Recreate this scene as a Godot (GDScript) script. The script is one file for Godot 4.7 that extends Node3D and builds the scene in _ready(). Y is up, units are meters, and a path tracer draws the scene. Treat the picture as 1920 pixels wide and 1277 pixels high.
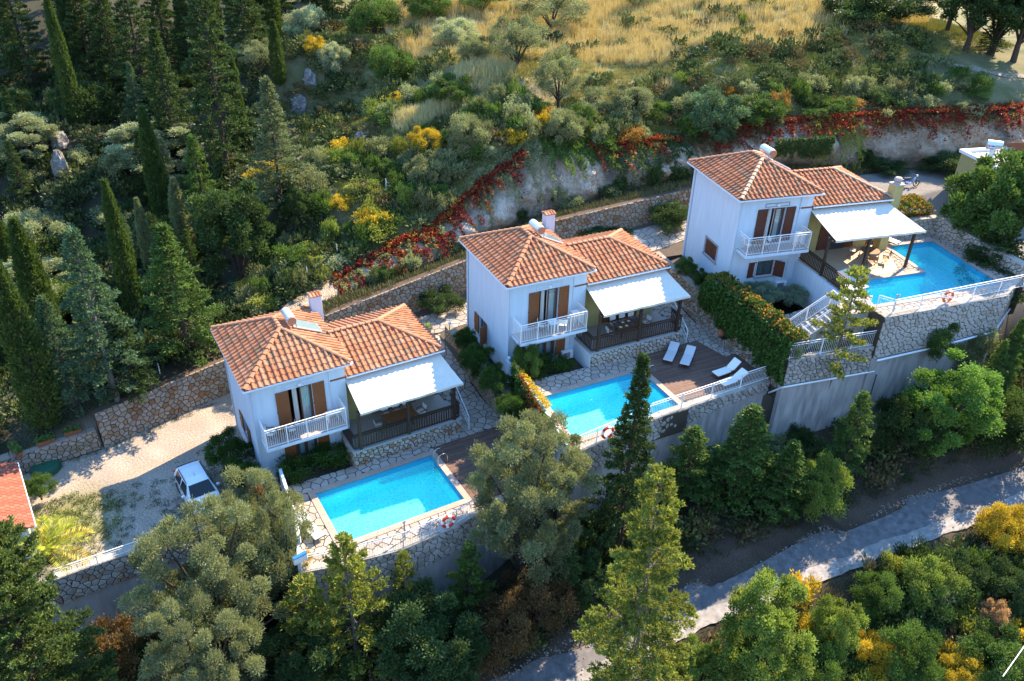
extends Node3D
# Three hillside villas with pools, seen from the air. Units are metres, y is up, -z leads away from the camera.

var rng := RandomNumberGenerator.new()
var M := {}
var n1 := FastNoiseLite.new()
var n2 := FastNoiseLite.new()
var used := {}

# ---------------------------------------------------------------- mesh builder
class MB:
	var v := PackedVector3Array()
	var n := PackedVector3Array()
	var c := PackedColorArray()
	var col := Color.WHITE
	var xf := Transform3D()
	func tri(a: Vector3, b: Vector3, d: Vector3) -> void:   # counter-clockwise from outside
		a = xf * a; b = xf * b; d = xf * d
		var nn := (b - a).cross(d - a).normalized()
		v.append(a); v.append(d); v.append(b)
		n.append(nn); n.append(nn); n.append(nn)
		c.append(col); c.append(col); c.append(col)
	func quad(a: Vector3, b: Vector3, d: Vector3, e: Vector3) -> void:
		tri(a, b, d); tri(a, d, e)
	func tri_n(a: Vector3, b: Vector3, d: Vector3, na: Vector3, nb: Vector3, nd: Vector3) -> void:
		var bs := xf.basis
		v.append(xf * a); v.append(xf * d); v.append(xf * b)
		n.append((bs * na).normalized()); n.append((bs * nd).normalized()); n.append((bs * nb).normalized())
		c.append(col); c.append(col); c.append(col)
	func box(at: Vector3, s: Vector3, turn := 0.0) -> void:    # by centre and size
		boxb(Basis(Vector3.UP, turn), at, s)
	func boxb(bs: Basis, at: Vector3, s: Vector3, bev := 0.0) -> void:
		var h := s * 0.5
		var p := []
		for i in 8:
			p.append(at + bs * Vector3(h.x * (1 if i & 1 else -1), h.y * (1 if i & 2 else -1), h.z * (1 if i & 4 else -1)))
		quad(p[4], p[5], p[7], p[6]); quad(p[1], p[0], p[2], p[3])
		quad(p[5], p[1], p[3], p[7]); quad(p[0], p[4], p[6], p[2])
		quad(p[6], p[7], p[3], p[2]); quad(p[0], p[1], p[5], p[4])
	func bx(x0: float, x1: float, y0: float, y1: float, z0: float, z1: float) -> void:
		box(Vector3(x0 + x1, y0 + y1, z0 + z1) * 0.5, Vector3(absf(x1 - x0), absf(y1 - y0), absf(z1 - z0)))
	func bbx(x0: float, x1: float, y0: float, y1: float, z0: float, z1: float, b: float) -> void:   # box with bevelled upright and top edges
		var lo := Vector3(minf(x0, x1), minf(y0, y1), minf(z0, z1))
		var hi := Vector3(maxf(x0, x1), maxf(y0, y1), maxf(z0, z1))
		var ring := func(y: float, i: float) -> Array:
			return [Vector3(lo.x + i + b, y, lo.z + i), Vector3(hi.x - i - b, y, lo.z + i), Vector3(hi.x - i, y, lo.z + i + b), Vector3(hi.x - i, y, hi.z - i - b), Vector3(hi.x - i - b, y, hi.z - i), Vector3(lo.x + i + b, y, hi.z - i), Vector3(lo.x + i, y, hi.z - i - b), Vector3(lo.x + i, y, lo.z + i + b)]
		var r := [ring.call(lo.y, 0.0), ring.call(hi.y - b, 0.0), ring.call(hi.y, b)]
		for k in 2:
			for i in 8:
				var j := (i + 1) % 8
				quad(r[k][j], r[k][i], r[k + 1][i], r[k + 1][j])
		for i in range(1, 7):
			tri(r[2][0], r[2][i + 1], r[2][i])
			tri(r[0][0], r[0][i], r[0][i + 1])
	func tube(a: Vector3, b: Vector3, ra: float, rb: float, sides := 6, caps := true) -> void:
		var d := (b - a)
		if d.length() < 1e-5: return
		d = d.normalized()
		var s := d.cross(Vector3.UP if absf(d.y) < 0.95 else Vector3.RIGHT).normalized()
		var t := s.cross(d)
		for i in sides:
			var a0 := TAU * i / sides
			var a1 := TAU * (i + 1) / sides
			var e0 := s * cos(a0) + t * sin(a0)
			var e1 := s * cos(a1) + t * sin(a1)
			tri_n(a + e0 * ra, b + e1 * rb, a + e1 * ra, e0, e1, e1)
			tri_n(a + e0 * ra, b + e0 * rb, b + e1 * rb, e0, e0, e1)
			if caps:
				tri(a, a + e0 * ra, a + e1 * ra)
				tri(b, b + e1 * rb, b + e0 * rb)
	func path(pts: Array, r0: float, r1: float, sides := 6) -> void:
		for i in pts.size() - 1:
			tube(pts[i], pts[i + 1], lerpf(r0, r1, float(i) / (pts.size() - 1)), lerpf(r0, r1, float(i + 1) / (pts.size() - 1)), sides, i == 0 or i == pts.size() - 2)
	func lathe(at: Vector3, prof: Array, sides := 12) -> void:   # prof: Vector2(radius, height) from the bottom up
		for k in prof.size() - 1:
			var p: Vector2 = prof[k]
			var q: Vector2 = prof[k + 1]
			var nn := Vector2(q.y - p.y, p.x - q.x).normalized()
			for i in sides:
				var a0 := TAU * i / sides
				var a1 := TAU * (i + 1) / sides
				var c0 := Vector3(cos(a0), 0, sin(a0))
				var c1 := Vector3(cos(a1), 0, sin(a1))
				var u := Vector3.UP
				var na := c0 * nn.x + u * nn.y
				var nb := c1 * nn.x + u * nn.y
				if p.x > 1e-4:
					tri_n(at + c0 * p.x + u * p.y, at + c1 * q.x + u * q.y, at + c1 * p.x + u * p.y, na, nb, nb)
				if q.x > 1e-4:
					tri_n(at + c0 * p.x + u * p.y, at + c0 * q.x + u * q.y, at + c1 * q.x + u * q.y, na, na, nb)
	func prism(poly: PackedVector2Array, y0: float, y1: float) -> void:   # poly in (x, z)
		var idx := Geometry2D.triangulate_polygon(poly)
		for i in range(0, idx.size(), 3):
			var a := poly[idx[i]]; var b := poly[idx[i + 1]]; var d := poly[idx[i + 2]]
			if (b - a).cross(d - a) > 0: var t := b; b = d; d = t
			tri(Vector3(a.x, y1, a.y), Vector3(b.x, y1, b.y), Vector3(d.x, y1, d.y))
			tri(Vector3(a.x, y0, a.y), Vector3(d.x, y0, d.y), Vector3(b.x, y0, b.y))
		var cw := Geometry2D.is_polygon_clockwise(poly)
		for i in poly.size():
			var a := poly[i]; var b := poly[(i + 1) % poly.size()]
			if not cw: var t := a; a = b; b = t
			quad(Vector3(a.x, y0, a.y), Vector3(b.x, y0, b.y), Vector3(b.x, y1, b.y), Vector3(a.x, y1, a.y))
	func mesh() -> ArrayMesh:
		var arr := []
		arr.resize(Mesh.ARRAY_MAX)
		arr[Mesh.ARRAY_VERTEX] = v
		arr[Mesh.ARRAY_NORMAL] = n
		arr[Mesh.ARRAY_COLOR] = c
		var m := ArrayMesh.new()
		if v.size(): m.add_surface_from_arrays(Mesh.PRIMITIVE_TRIANGLES, arr)
		return m

# ---------------------------------------------------------------- nodes
func numbered(called: String) -> String:
	var k: int = used.get(called, 0)
	used[called] = k + 1
	return called if k == 0 else "%s_%03d" % [called, k]

func tag(o: Node3D, label := "", category := "", group := "", kind := "") -> Node3D:
	if label: o.set_meta("label", label)
	if category: o.set_meta("category", category)
	if group: o.set_meta("group", group)
	if kind: o.set_meta("kind", kind)
	return o

func thing(called: String, label: String, category: String, xf: Transform3D, group := "") -> Node3D:
	var o := Node3D.new()
	o.name = numbered(called)
	add_child(o, true)
	o.transform = xf
	tag(o, label, category, group)
	return o

func put(called: String, mesh: Mesh, m: Material, parent: Node = null, xf := Transform3D()) -> MeshInstance3D:
	var o := MeshInstance3D.new()
	o.mesh = mesh
	o.material_override = m
	o.transform = xf
	if parent == null:
		o.name = numbered(called)
		add_child(o, true)
	else:
		var key := "%d/%s" % [parent.get_instance_id(), called]
		var k: int = used.get(key, 0)
		used[key] = k + 1
		o.name = called if k == 0 else "%s_%03d" % [called, k]
		parent.add_child(o)
	return o

func obj(called: String, b: MB, m: Material, parent: Node = null, xf := Transform3D()) -> MeshInstance3D:
	return put(called, b.mesh(), m, parent, xf)

func struct(called: String, b: MB, m: Material) -> MeshInstance3D:
	var o := obj(called, b, m)
	o.set_meta("kind", "structure")
	return o

func pos(x: float, y: float, d: float, turn := 0.0) -> Transform3D:   # d is the distance in front of the camera's foot
	return Transform3D(Basis(Vector3.UP, turn), Vector3(x, y, -d))

# ---------------------------------------------------------------- materials
func lin(r: float, g: float, b: float) -> Color:
	return Color(r, g, b).linear_to_srgb()

func noise_image(seed_: int, size: int, f: float, oct: int, lo: float, hi: float, stretch := 1.0, stretch_y := 1.0) -> ImageTexture:
	var n := FastNoiseLite.new()
	n.seed = seed_; n.noise_type = FastNoiseLite.TYPE_SIMPLEX_SMOOTH; n.frequency = f; n.fractal_octaves = oct
	var im := Image.create(size, size, false, Image.FORMAT_RGB8)
	for y in size:
		for x in size:
			# blend two copies so that the edges meet
			var fx := float(x) / size
			var a := n.get_noise_2d(x * stretch, y * stretch_y)
			var b := n.get_noise_2d((x - size) * stretch, y * stretch_y)
			var fy := float(y) / size
			var a2 := n.get_noise_2d(x * stretch, (y - size) * stretch_y)
			var b2 := n.get_noise_2d((x - size) * stretch, (y - size) * stretch_y)
			var wx := smoothstep(0.0, 1.0, fx)
			var wy := smoothstep(0.0, 1.0, fy)
			var t := lerpf(lerpf(a, b, wx), lerpf(a2, b2, wx), wy)
			t = clampf(0.5 + t * 0.75, 0.0, 1.0)
			var g := lerpf(lo, hi, t)
			im.set_pixel(x, y, Color(g, g, g))
	im.generate_mipmaps()
	return ImageTexture.create_from_image(im)

func mat(r: float, g: float, b: float, rough := 0.85, tex: Texture2D = null, scale := 1.0, bump: Texture2D = null, bump_cm := 0.0, spec := 0.4) -> StandardMaterial3D:
	var m := StandardMaterial3D.new()
	m.albedo_color = lin(r, g, b)
	m.roughness = rough
	m.metallic_specular = spec
	if tex or bump:
		m.uv1_triplanar = true
		m.uv1_world_triplanar = true
		m.uv1_scale = Vector3.ONE * scale
	if tex: m.albedo_texture = tex
	if bump:
		m.heightmap_enabled = true
		m.heightmap_texture = bump
		m.heightmap_scale = bump_cm
	return m

func vmat(rough := 0.9, tex: Texture2D = null, scale := 1.0, bump: Texture2D = null, bump_cm := 0.0) -> StandardMaterial3D:
	var m := mat(1, 1, 1, rough, tex, scale, bump, bump_cm)
	m.vertex_color_use_as_albedo = true
	return m

func leafmat(r: float, g: float, b: float, through := 0.8) -> StandardMaterial3D:
	var m := mat(minf(r * 2.6, 0.9), minf(g * 2.5, 0.9), minf(b * 2.3, 0.9), 0.5, null, 1.0, null, 0.0, 0.3)
	m.vertex_color_use_as_albedo = true
	m.backlight_enabled = true
	m.backlight = Color(through, through, through * 0.6).linear_to_srgb()
	return m

func make_materials() -> void:
	var fine := noise_image(3, 256, 0.06, 4, 0.62, 1.0)
	var soft := noise_image(5, 256, 0.02, 3, 0.93, 1.0)
	var blot := noise_image(8, 256, 0.022, 5, 0.45, 1.0)
	var stain := noise_image(18, 256, 0.022, 5, 0.62, 1.0)
	var streak2 := noise_image(20, 256, 0.045, 5, 0.62, 1.0, 1.0, 0.18)
	var streak := noise_image(19, 256, 0.05, 4, 0.92, 1.0, 1.0, 0.10)
	var grit := noise_image(9, 256, 0.16, 3, 0.0, 1.0)
	var lump := noise_image(10, 256, 0.05, 4, 0.0, 1.0)
	var grain := noise_image(11, 256, 0.10, 4, 0.6, 1.0, 0.08)
	var ripple := noise_image(12, 256, 0.045, 2, 0.0, 1.0, 0.6)
	var caust := noise_image(14, 256, 0.03, 1, 0.8, 1.0)
	M.wall = mat(0.56, 0.66, 0.75, 0.9, streak, 0.22, grit, 0.25)
	M.ochre = mat(0.40, 0.34, 0.14, 0.9, soft, 0.35, grit, 0.25)
	M.white = mat(0.80, 0.80, 0.80, 0.35)
	M.gutter = mat(0.72, 0.75, 0.78, 0.4)
	M.pipe = mat(0.42, 0.50, 0.58, 0.45)
	M.roofbody = mat(0.20, 0.075, 0.035, 0.95)
	M.tiles = []
	for k in [[0.56, 0.235, 0.115], [0.60, 0.275, 0.15], [0.50, 0.19, 0.09], [0.63, 0.32, 0.185], [0.40, 0.16, 0.085], [0.34, 0.20, 0.12]]:
		M.tiles.append(mat(k[0], k[1], k[2], 0.85, fine, 1.1, grit, 0.3))
	M.cap = [mat(0.58, 0.26, 0.14, 0.85, fine, 1.1), mat(0.62, 0.30, 0.17, 0.85, fine, 1.3)]
	M.capv3 = mat(0.66, 0.47, 0.33, 0.85, fine, 1.1)
	M.stone_w = []
	for k in [[0.58, 0.53, 0.46], [0.50, 0.44, 0.37], [0.62, 0.58, 0.52], [0.44, 0.40, 0.36], [0.50, 0.38, 0.27], [0.42, 0.27, 0.17]]:
		M.stone_w.append(mat(k[0], k[1], k[2], 0.9, fine, 1.4, grit, 1.0))
	M.stone_b = []
	for k in [[0.44, 0.36, 0.27], [0.48, 0.41, 0.33], [0.38, 0.31, 0.24], [0.50, 0.45, 0.39], [0.43, 0.29, 0.18], [0.36, 0.20, 0.11]]:
		M.stone_b.append(mat(k[0], k[1], k[2], 0.9, fine, 1.4, grit, 1.0))
	M.flag = []
	for k in [[0.56, 0.48, 0.42], [0.50, 0.43, 0.37], [0.60, 0.53, 0.47], [0.46, 0.38, 0.33], [0.54, 0.44, 0.36]]:
		M.flag.append(mat(k[0], k[1], k[2], 0.85, fine, 1.0, grit, 0.6))
	M.mortar = mat(0.10, 0.077, 0.06, 0.95, fine, 2.0)
	M.mortar_b = mat(0.14, 0.095, 0.065, 0.95, fine, 2.0)
	M.stone_v = vmat(0.9, fine, 1.4)
	M.coping = [mat(0.54, 0.40, 0.33, 0.8, fine, 0.9), mat(0.58, 0.44, 0.37, 0.8, fine, 0.9)]
	M.concrete = mat(0.52, 0.50, 0.48, 0.9, streak2, 0.16, lump, 0.8)
	M.asphalt = vmat(0.9, stain, 0.30, grit, 0.6)
	M.ground = vmat(0.95, fine, 0.45, lump, 0.9)
	M.limestone = mat(0.42, 0.39, 0.36, 0.95, blot, 0.6, lump, 6.0)
	M.rockbed = mat(0.10, 0.075, 0.05, 0.95, fine, 1.0, lump, 4.0)
	M.gravel = vmat(0.95, fine, 0.9, grit, 1.5)
	M.rock = vmat(0.95, stain, 0.5, lump, 16.0)
	M.floor_tile = mat(0.36, 0.31, 0.27, 0.6, soft, 0.8)
	M.floor_tan = mat(0.46, 0.36, 0.25, 0.6, soft, 0.8)
	M.slab_edge = mat(0.30, 0.31, 0.32, 0.7, soft, 0.8)
	M.balcony_floor = mat(0.42, 0.33, 0.30, 0.6, soft, 0.8)
	M.dark_wood = mat(0.060, 0.036, 0.026, 0.6, grain, 1.2)
	M.dark_wood_b = mat(0.082, 0.042, 0.026, 0.6, grain, 1.2)
	M.post_wood = mat(0.075, 0.045, 0.030, 0.6, grain, 1.2)
	M.shutter = mat(0.33, 0.115, 0.038, 0.55, grain, 1.0)
	M.shutter_v3 = mat(0.155, 0.050, 0.030, 0.55, grain, 1.0)
	M.frame = mat(0.17, 0.066, 0.03, 0.5, grain, 1.0)
	M.deck = []
	for k in [[0.215, 0.125, 0.092], [0.245, 0.148, 0.110], [0.185, 0.105, 0.078]]:
		M.deck.append(mat(k[0], k[1], k[2], 0.75, grain, 0.7))
	M.deck_v = vmat(0.75, grain, 0.7)
	M.canvas = mat(0.74, 0.69, 0.60, 0.9, soft, 0.5)
	M.canvas.backlight_enabled = true
	M.canvas.backlight = Color(0.55, 0.55, 0.5)
	M.cloth = mat(0.74, 0.72, 0.68, 0.9)
	M.cloth_grey = mat(0.50, 0.50, 0.52, 0.9)
	M.plastic = mat(0.80, 0.80, 0.78, 0.4)
	M.teak = mat(0.30, 0.13, 0.05, 0.6, grain, 1.0)
	M.black = mat(0.02, 0.02, 0.022, 0.4)
	M.dark = mat(0.035, 0.035, 0.04, 0.6)
	M.steel = mat(0.62, 0.63, 0.65, 0.22); M.steel.metallic = 1.0
	M.tank = mat(0.72, 0.74, 0.76, 0.28); M.tank.metallic = 0.6
	M.glass = StandardMaterial3D.new()
	M.glass.transparency = BaseMaterial3D.TRANSPARENCY_ALPHA
	M.glass.albedo_color = Color(0.35, 0.55, 0.6, 0.22)
	M.glass.roughness = 0.03
	M.panel = mat(0.17, 0.24, 0.26, 0.12)
	M.panel.clearcoat_enabled = true
	M.panel.clearcoat = 1.0
	M.panel.clearcoat_roughness = 0.05
	M.pool = mat(0.16, 0.80, 0.88, 0.5, caust, 1.2)
	M.pool_line = mat(0.02, 0.30, 0.52, 0.4, soft, 3.0)
	M.water = StandardMaterial3D.new()
	M.water.transparency = BaseMaterial3D.TRANSPARENCY_ALPHA
	M.water.albedo_color = Color(0.0, 0.80, 0.90, 0.20)
	M.water.roughness = 0.02
	M.water.uv1_triplanar = true
	M.water.uv1_world_triplanar = true
	M.water.uv1_scale = Vector3(0.5, 0.5, 0.5)
	M.water.heightmap_enabled = true
	M.water.heightmap_texture = ripple
	M.water.heightmap_scale = 9.0
	M.red = mat(0.62, 0.045, 0.03, 0.5)
	M.orange = mat(0.70, 0.13, 0.03, 0.5)
	M.blue = mat(0.02, 0.14, 0.42, 0.5)
	M.terracotta = mat(0.40, 0.15, 0.075, 0.8, fine, 2.0)
	M.bark = mat(0.13, 0.10, 0.075, 0.95, blot, 1.5, lump, 3.0)
	M.bark_pale = mat(0.27, 0.24, 0.21, 0.95, blot, 1.5)
	M.car = mat(0.72, 0.76, 0.80, 0.3); M.car.clearcoat_enabled = true; M.car.clearcoat = 0.8; M.car.clearcoat_roughness = 0.08
	M.carglass = mat(0.012, 0.018, 0.024, 0.06)
	M.green_lid = mat(0.02, 0.13, 0.075, 0.7, fine, 2.0)
	M.shingle = [mat(0.42, 0.13, 0.08, 0.9, fine, 2.0), mat(0.46, 0.16, 0.10, 0.9, fine, 2.0), mat(0.38, 0.11, 0.07, 0.9, fine, 2.0)]
	M.grit = vmat(0.9)
	M.grass = vmat(0.8)
	M.grass.backlight_enabled = true
	M.grass.backlight = Color(0.6, 0.6, 0.45)
	var tints := {"deep": [0.036, 0.060, 0.024], "dark": [0.044, 0.070, 0.024], "green": [0.058, 0.098, 0.028], "blue": [0.062, 0.104, 0.066], "grey": [0.100, 0.122, 0.075],
		"yellow": [0.150, 0.165, 0.040], "olive": [0.135, 0.148, 0.092], "sage": [0.165, 0.185, 0.125], "silver": [0.250, 0.270, 0.205], "lime": [0.125, 0.165, 0.045],
		"bright": [0.085, 0.150, 0.036], "gold": [0.330, 0.235, 0.030], "rust": [0.098, 0.062, 0.034], "pink": [0.330, 0.200, 0.135], "dense": [0.066, 0.096, 0.034],
		"red": [0.120, 0.018, 0.016], "ivy": [0.034, 0.066, 0.016], "autumn": [0.190, 0.100, 0.030], "lav": [0.150, 0.190, 0.160], "flower": [0.600, 0.030, 0.050], "palm": [0.200, 0.210, 0.030]}
	M.leaf = {}
	for k in tints:
		M.leaf[k] = leafmat(tints[k][0], tints[k][1], tints[k][2])

# ---------------------------------------------------------------- irregular stones
func clip_half(poly: PackedVector2Array, p: Vector2, nrm: Vector2) -> PackedVector2Array:
	var out := PackedVector2Array()
	var k := poly.size()
	for i in k:
		var a := poly[i]
		var b := poly[(i + 1) % k]
		var da := (a - p).dot(nrm)
		var db := (b - p).dot(nrm)
		if da <= 0: out.append(a)
		if (da < 0 and db > 0) or (da > 0 and db < 0):
			out.append(a.lerp(b, da / (da - db)))
	return out

func cells(region: PackedVector2Array, sx: float, sy: float, gap: float, seed_: int, jit := 0.42) -> Array:   # irregular stone outlines that fill a region
	var r := RandomNumberGenerator.new()
	r.seed = seed_
	var lo := region[0]
	var hi := region[0]
	for p in region:
		lo = lo.min(p); hi = hi.max(p)
	var nx := int(ceil((hi.x - lo.x) / sx)) + 2
	var ny := int(ceil((hi.y - lo.y) / sy)) + 2
	var site := []
	for j in ny:
		for i in nx:
			var off := 0.5 if j % 2 else 0.0
			site.append(lo + Vector2((i - 0.5 + off + r.randf_range(-jit, jit)) * sx, (j - 0.5 + r.randf_range(-jit, jit)) * sy))
	var out := []
	for j in ny:
		for i in nx:
			var s: Vector2 = site[j * nx + i]
			var poly := PackedVector2Array([s + Vector2(-2 * sx, -2 * sy), s + Vector2(2 * sx, -2 * sy), s + Vector2(2 * sx, 2 * sy), s + Vector2(-2 * sx, 2 * sy)])
			for dj in range(-2, 3):
				for di in range(-2, 3):
					if (di or dj) and i + di >= 0 and i + di < nx and j + dj >= 0 and j + dj < ny:
						var o: Vector2 = site[(j + dj) * nx + i + di]
						var d := o - s
						poly = clip_half(poly, (s + o) * 0.5 - d.normalized() * gap * 0.5, d)
						if poly.size() < 3: break
				if poly.size() < 3: break
			if poly.size() < 3: continue
			for q in Geometry2D.intersect_polygons(poly, region):
				if Geometry2D.is_polygon_clockwise(q): continue
				# drop corners that lie closer than 2 cm together
				var t := PackedVector2Array()
				for k in q.size():
					if t.is_empty() or t[t.size() - 1].distance_to(q[k]) > 0.02: t.append(q[k])
				if t.size() > 2 and area(t) > sx * sy * 0.06: out.append(t)
	return out

func area(q: PackedVector2Array) -> float:
	var s := 0.0
	for i in q.size(): s += q[i].cross(q[(i + 1) % q.size()])
	return absf(s) * 0.5

# one stone: outline q in the plane (o, ex, ey) raised along en
func stone(b: MB, q: PackedVector2Array, f: Callable, en: Vector3, h: float, soft := 0.18) -> void:
	var cen := Vector2.ZERO
	for p in q: cen += p
	cen /= q.size()
	var k := q.size()
	var low := []; var mid := []; var top := []
	for p in q:
		low.append(f.call(p) - en * 0.03)
		mid.append(f.call(p) + en * h * 0.55)
		top.append(f.call(p.lerp(cen, soft)) + en * h)
	var ct: Vector3 = f.call(cen) + en * h * 1.06
	for i in k:
		var j := (i + 1) % k
		b.quad(low[i], low[j], mid[j], mid[i])
		b.quad(mid[i], mid[j], top[j], top[i])
		b.tri(top[i], top[j], ct)

# lays stones: up to `most` as pieces of `parent`, the rest joined in one
func lay_stones(parent: Node, called: String, polys: Array, f: Callable, en: Vector3, h: float, mats: Array, most: int, weights: Array, soft := 0.18) -> void:
	polys.sort_custom(func(a, b): return area(a) > area(b))
	var rest := MB.new()
	for i in polys.size():
		var pick: int = weights[rng.randi() % weights.size()]
		var hh := h * rng.randf_range(0.65, 1.25)
		if i < most:
			var b := MB.new()
			stone(b, polys[i], f, en, hh, soft)
			obj(called, b, mats[pick], parent)
		else:
			var mm: StandardMaterial3D = mats[pick]
			rest.col = mm.albedo_color.srgb_to_linear()
			stone(rest, polys[i], f, en, hh, soft)
	if rest.v.size():
		var o := obj("small_" + called + "s", rest, M.stone_v, parent)
		o.set_meta("kind", "stuff")

# ---------------------------------------------------------------- scene
func _ready() -> void:
	rng.seed = 20240
	n1.seed = 5; n1.frequency = 0.05; n1.fractal_octaves = 3
	n2.seed = 6; n2.frequency = 0.05; n2.fractal_octaves = 4
	# camera
	var cam := Camera3D.new()
	cam.name = "camera"
	cam.fov = 44.67
	cam.near = 0.2
	cam.far = 2000.0
	var p := deg_to_rad(31.697)
	var ro := deg_to_rad(-1.6676)
	var fwd := Vector3(0, -sin(p), -cos(p))
	var down := Vector3(0, -cos(p), sin(p))
	var right := Vector3.RIGHT * cos(ro) + down * sin(ro)
	var up := -(down * cos(ro) - Vector3.RIGHT * sin(ro))
	cam.transform = Transform3D(Basis(right, up, -fwd), Vector3(0, 31.25, 0))
	add_child(cam)
	# sky, exposure
	var sky := ProceduralSkyMaterial.new()
	sky.sky_top_color = Color(0.40, 0.58, 0.80)
	sky.sky_horizon_color = Color(0.84, 0.88, 0.92)
	sky.sky_curve = 0.12
	sky.ground_bottom_color = Color(0.22, 0.22, 0.17)
	sky.ground_horizon_color = Color(0.55, 0.58, 0.58)
	sky.sun_angle_max = 4.0
	sky.energy_multiplier = 1.0
	var env := Environment.new()
	env.background_mode = Environment.BG_SKY
	env.sky = Sky.new()
	env.sky.sky_material = sky
	env.background_energy_multiplier = 1.08
	env.tonemap_mode = Environment.TONE_MAPPER_LINEAR
	env.tonemap_exposure = 3.3
	env.sdfgi_enabled = true
	env.ssao_enabled = true
	env.ssil_enabled = true
	var we := WorldEnvironment.new()
	we.name = "environment"
	we.environment = env
	add_child(we)
	# sun: behind the scene to the right
	var sun := DirectionalLight3D.new()
	sun.name = "sun"
	var az := deg_to_rad(47.0)
	var el := deg_to_rad(42.0)
	var to_sun := Vector3(cos(az) * cos(el), sin(el), -sin(az) * cos(el))
	sun.basis = Basis.looking_at(-to_sun, Vector3.UP)
	sun.light_energy = 1.6
	sun.light_color = Color(1.0, 0.91, 0.77)
	sun.light_angular_distance = 0.5
	sun.shadow_enabled = true
	add_child(sun)
	make_materials()
	build_land()
	tile_shape()
	var tb := MB.new()
	for t in tile_tris: tb.tri(t[0], t[1], t[2])
	tile_mesh = tb.mesh()
	build_site()
	villa(0, "first villa at left, pale blue with orange-brown shutters and stone terrace base")
	villa(1, "middle villa, pale blue with its balcony door open and orange-brown shutters")
	villa(2, "third villa at upper right, pale blue with dark brown shutters and closed side window")
	build_props()
	make_kinds()
	build_trees()
	build_shrubs()
	build_creepers()
	build_rocks()
	build_undergrowth()
	build_grass()

# ---------------------------------------------------------------- land
# the site runs along u (to the right and away); v is uphill
var T := [[-70.0, 36.6, -7.0, 45.0, -3.0, -1.0], [-25.0, 36.4, -6.5, 45.0, -2.4, -0.6], [-10.7, 36.1, -6.11, 45.43, -1.32, 0.02], [-6.5, 36.5, -6.0, 45.55, -1.0, 0.2], [-4.6, 36.6, -6.04, 45.73, -1.0, 0.73], [-1.8, 36.7, -6.1, 46.0, -1.0, 1.5], [0.7, 36.75, -6.19, 46.56, -1.0, 1.54], [5.2, 36.5, -6.4, 47.65, -0.92, 1.63], [5.25, 29.8, -6.4, 47.66, -0.92, 1.63], [6.6, 29.52, -6.4, 48.0, -0.85, 1.7], [8.1, 29.2, -6.31, 47.98, -0.62, 2.07], [10.6, 28.87, -6.16, 47.94, -0.23, 2.7], [13.7, 29.08, -5.94, 47.91, 0.26, 3.43], [15.6, 29.6, -5.55, 48.01, 0.62, 3.61], [19.72, 29.8, -3.54, 48.32, 1.52, 4.13], [19.8, 28.42, -3.52, 48.32, 1.53, 4.13], [23.4, 28.7, -2.51, 48.57, 1.86, 4.55], [26.75, 29.0, -1.98, 48.85, 2.6, 5.16], [28.0, 28.98, -1.8, 48.95, 2.9, 5.4], [31.45, 28.92, -1.53, 49.09, 3.72, 6.08], [31.8, 28.91, -1.5, 49.1, 3.8, 6.15], [34.6, 28.87, -1.3, 48.88, 4.22, 6.53], [34.68, 27.64, -1.3, 48.86, 4.24, 6.54], [35.5, 27.43, -1.19, 48.66, 4.38, 6.65], [40.35, 26.21, -0.52, 47.53, 5.18, 7.28], [40.5, 26.18, -0.5, 47.5, 5.2, 7.3], [43.0, 25.72, 0.2, 46.95, 5.6, 7.6], [44.85, 25.37, 0.6, 46.34, 5.88, 7.51], [49.5, 24.62, 1.6, 44.8, 6.6, 7.3], [49.6, 24.6, 1.61, 44.78, 6.61, 7.3], [53.3, 25.9, 1.95, 44.22, 6.95, 7.3], [56.0, 25.27, 2.2, 43.8, 7.2, 7.3], [61.5, 24.0, 2.6, 43.0, 7.3, 7.3], [80.0, 21.0, 3.5, 38.0, 7.3, 7.5], [140.0, 14.0, 5.0, 30.0, 7.5, 8.0]]
var RK := [[-70, 45.6, -1.0, 46.6, -1.0], [-6.5, 46.0, 0.2, 47.0, 0.3], [-1.8, 46.6, 1.5, 47.5, 1.6], [6.6, 48.6, 1.7, 49.8, 2.0], [12, 49.5, 2.8, 51.0, 3.1], [16, 50.8, 2.9, 53.1, 3.4], [20, 51.2, 3.1, 53.3, 4.7], [24, 51.3, 3.6, 53.7, 5.6], [28, 51.5, 4.5, 54.1, 8.2],
	[32.5, 51.3, 5.5, 54.0, 10.3], [37, 50.6, 6.2, 53.1, 9.9], [42, 49.4, 7.2, 52.1, 10.0], [46, 48.4, 7.9, 50.8, 10.1], [53, 46.4, 8.0, 48.3, 11.3], [62, 43.4, 7.3, 45.0, 11.7], [70, 39.6, 7.4, 41.2, 12.0], [140, 31.5, 8.0, 33.0, 13.0]]
var RD := [[-70, 30, 27, -16], [-20, 27.5, 24.3, -10], [0, 25, 21.8, -7.4], [14.2, 23.6, 20.9, -6.0], [24.6, 23.2, 20.4, -4.8], [36.2, 21.6, 18.5, -3.3], [49, 19.6, 16.2, -2.0], [80, 13, 9.3, 0.5], [140, 0, -4, 4]]
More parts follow.
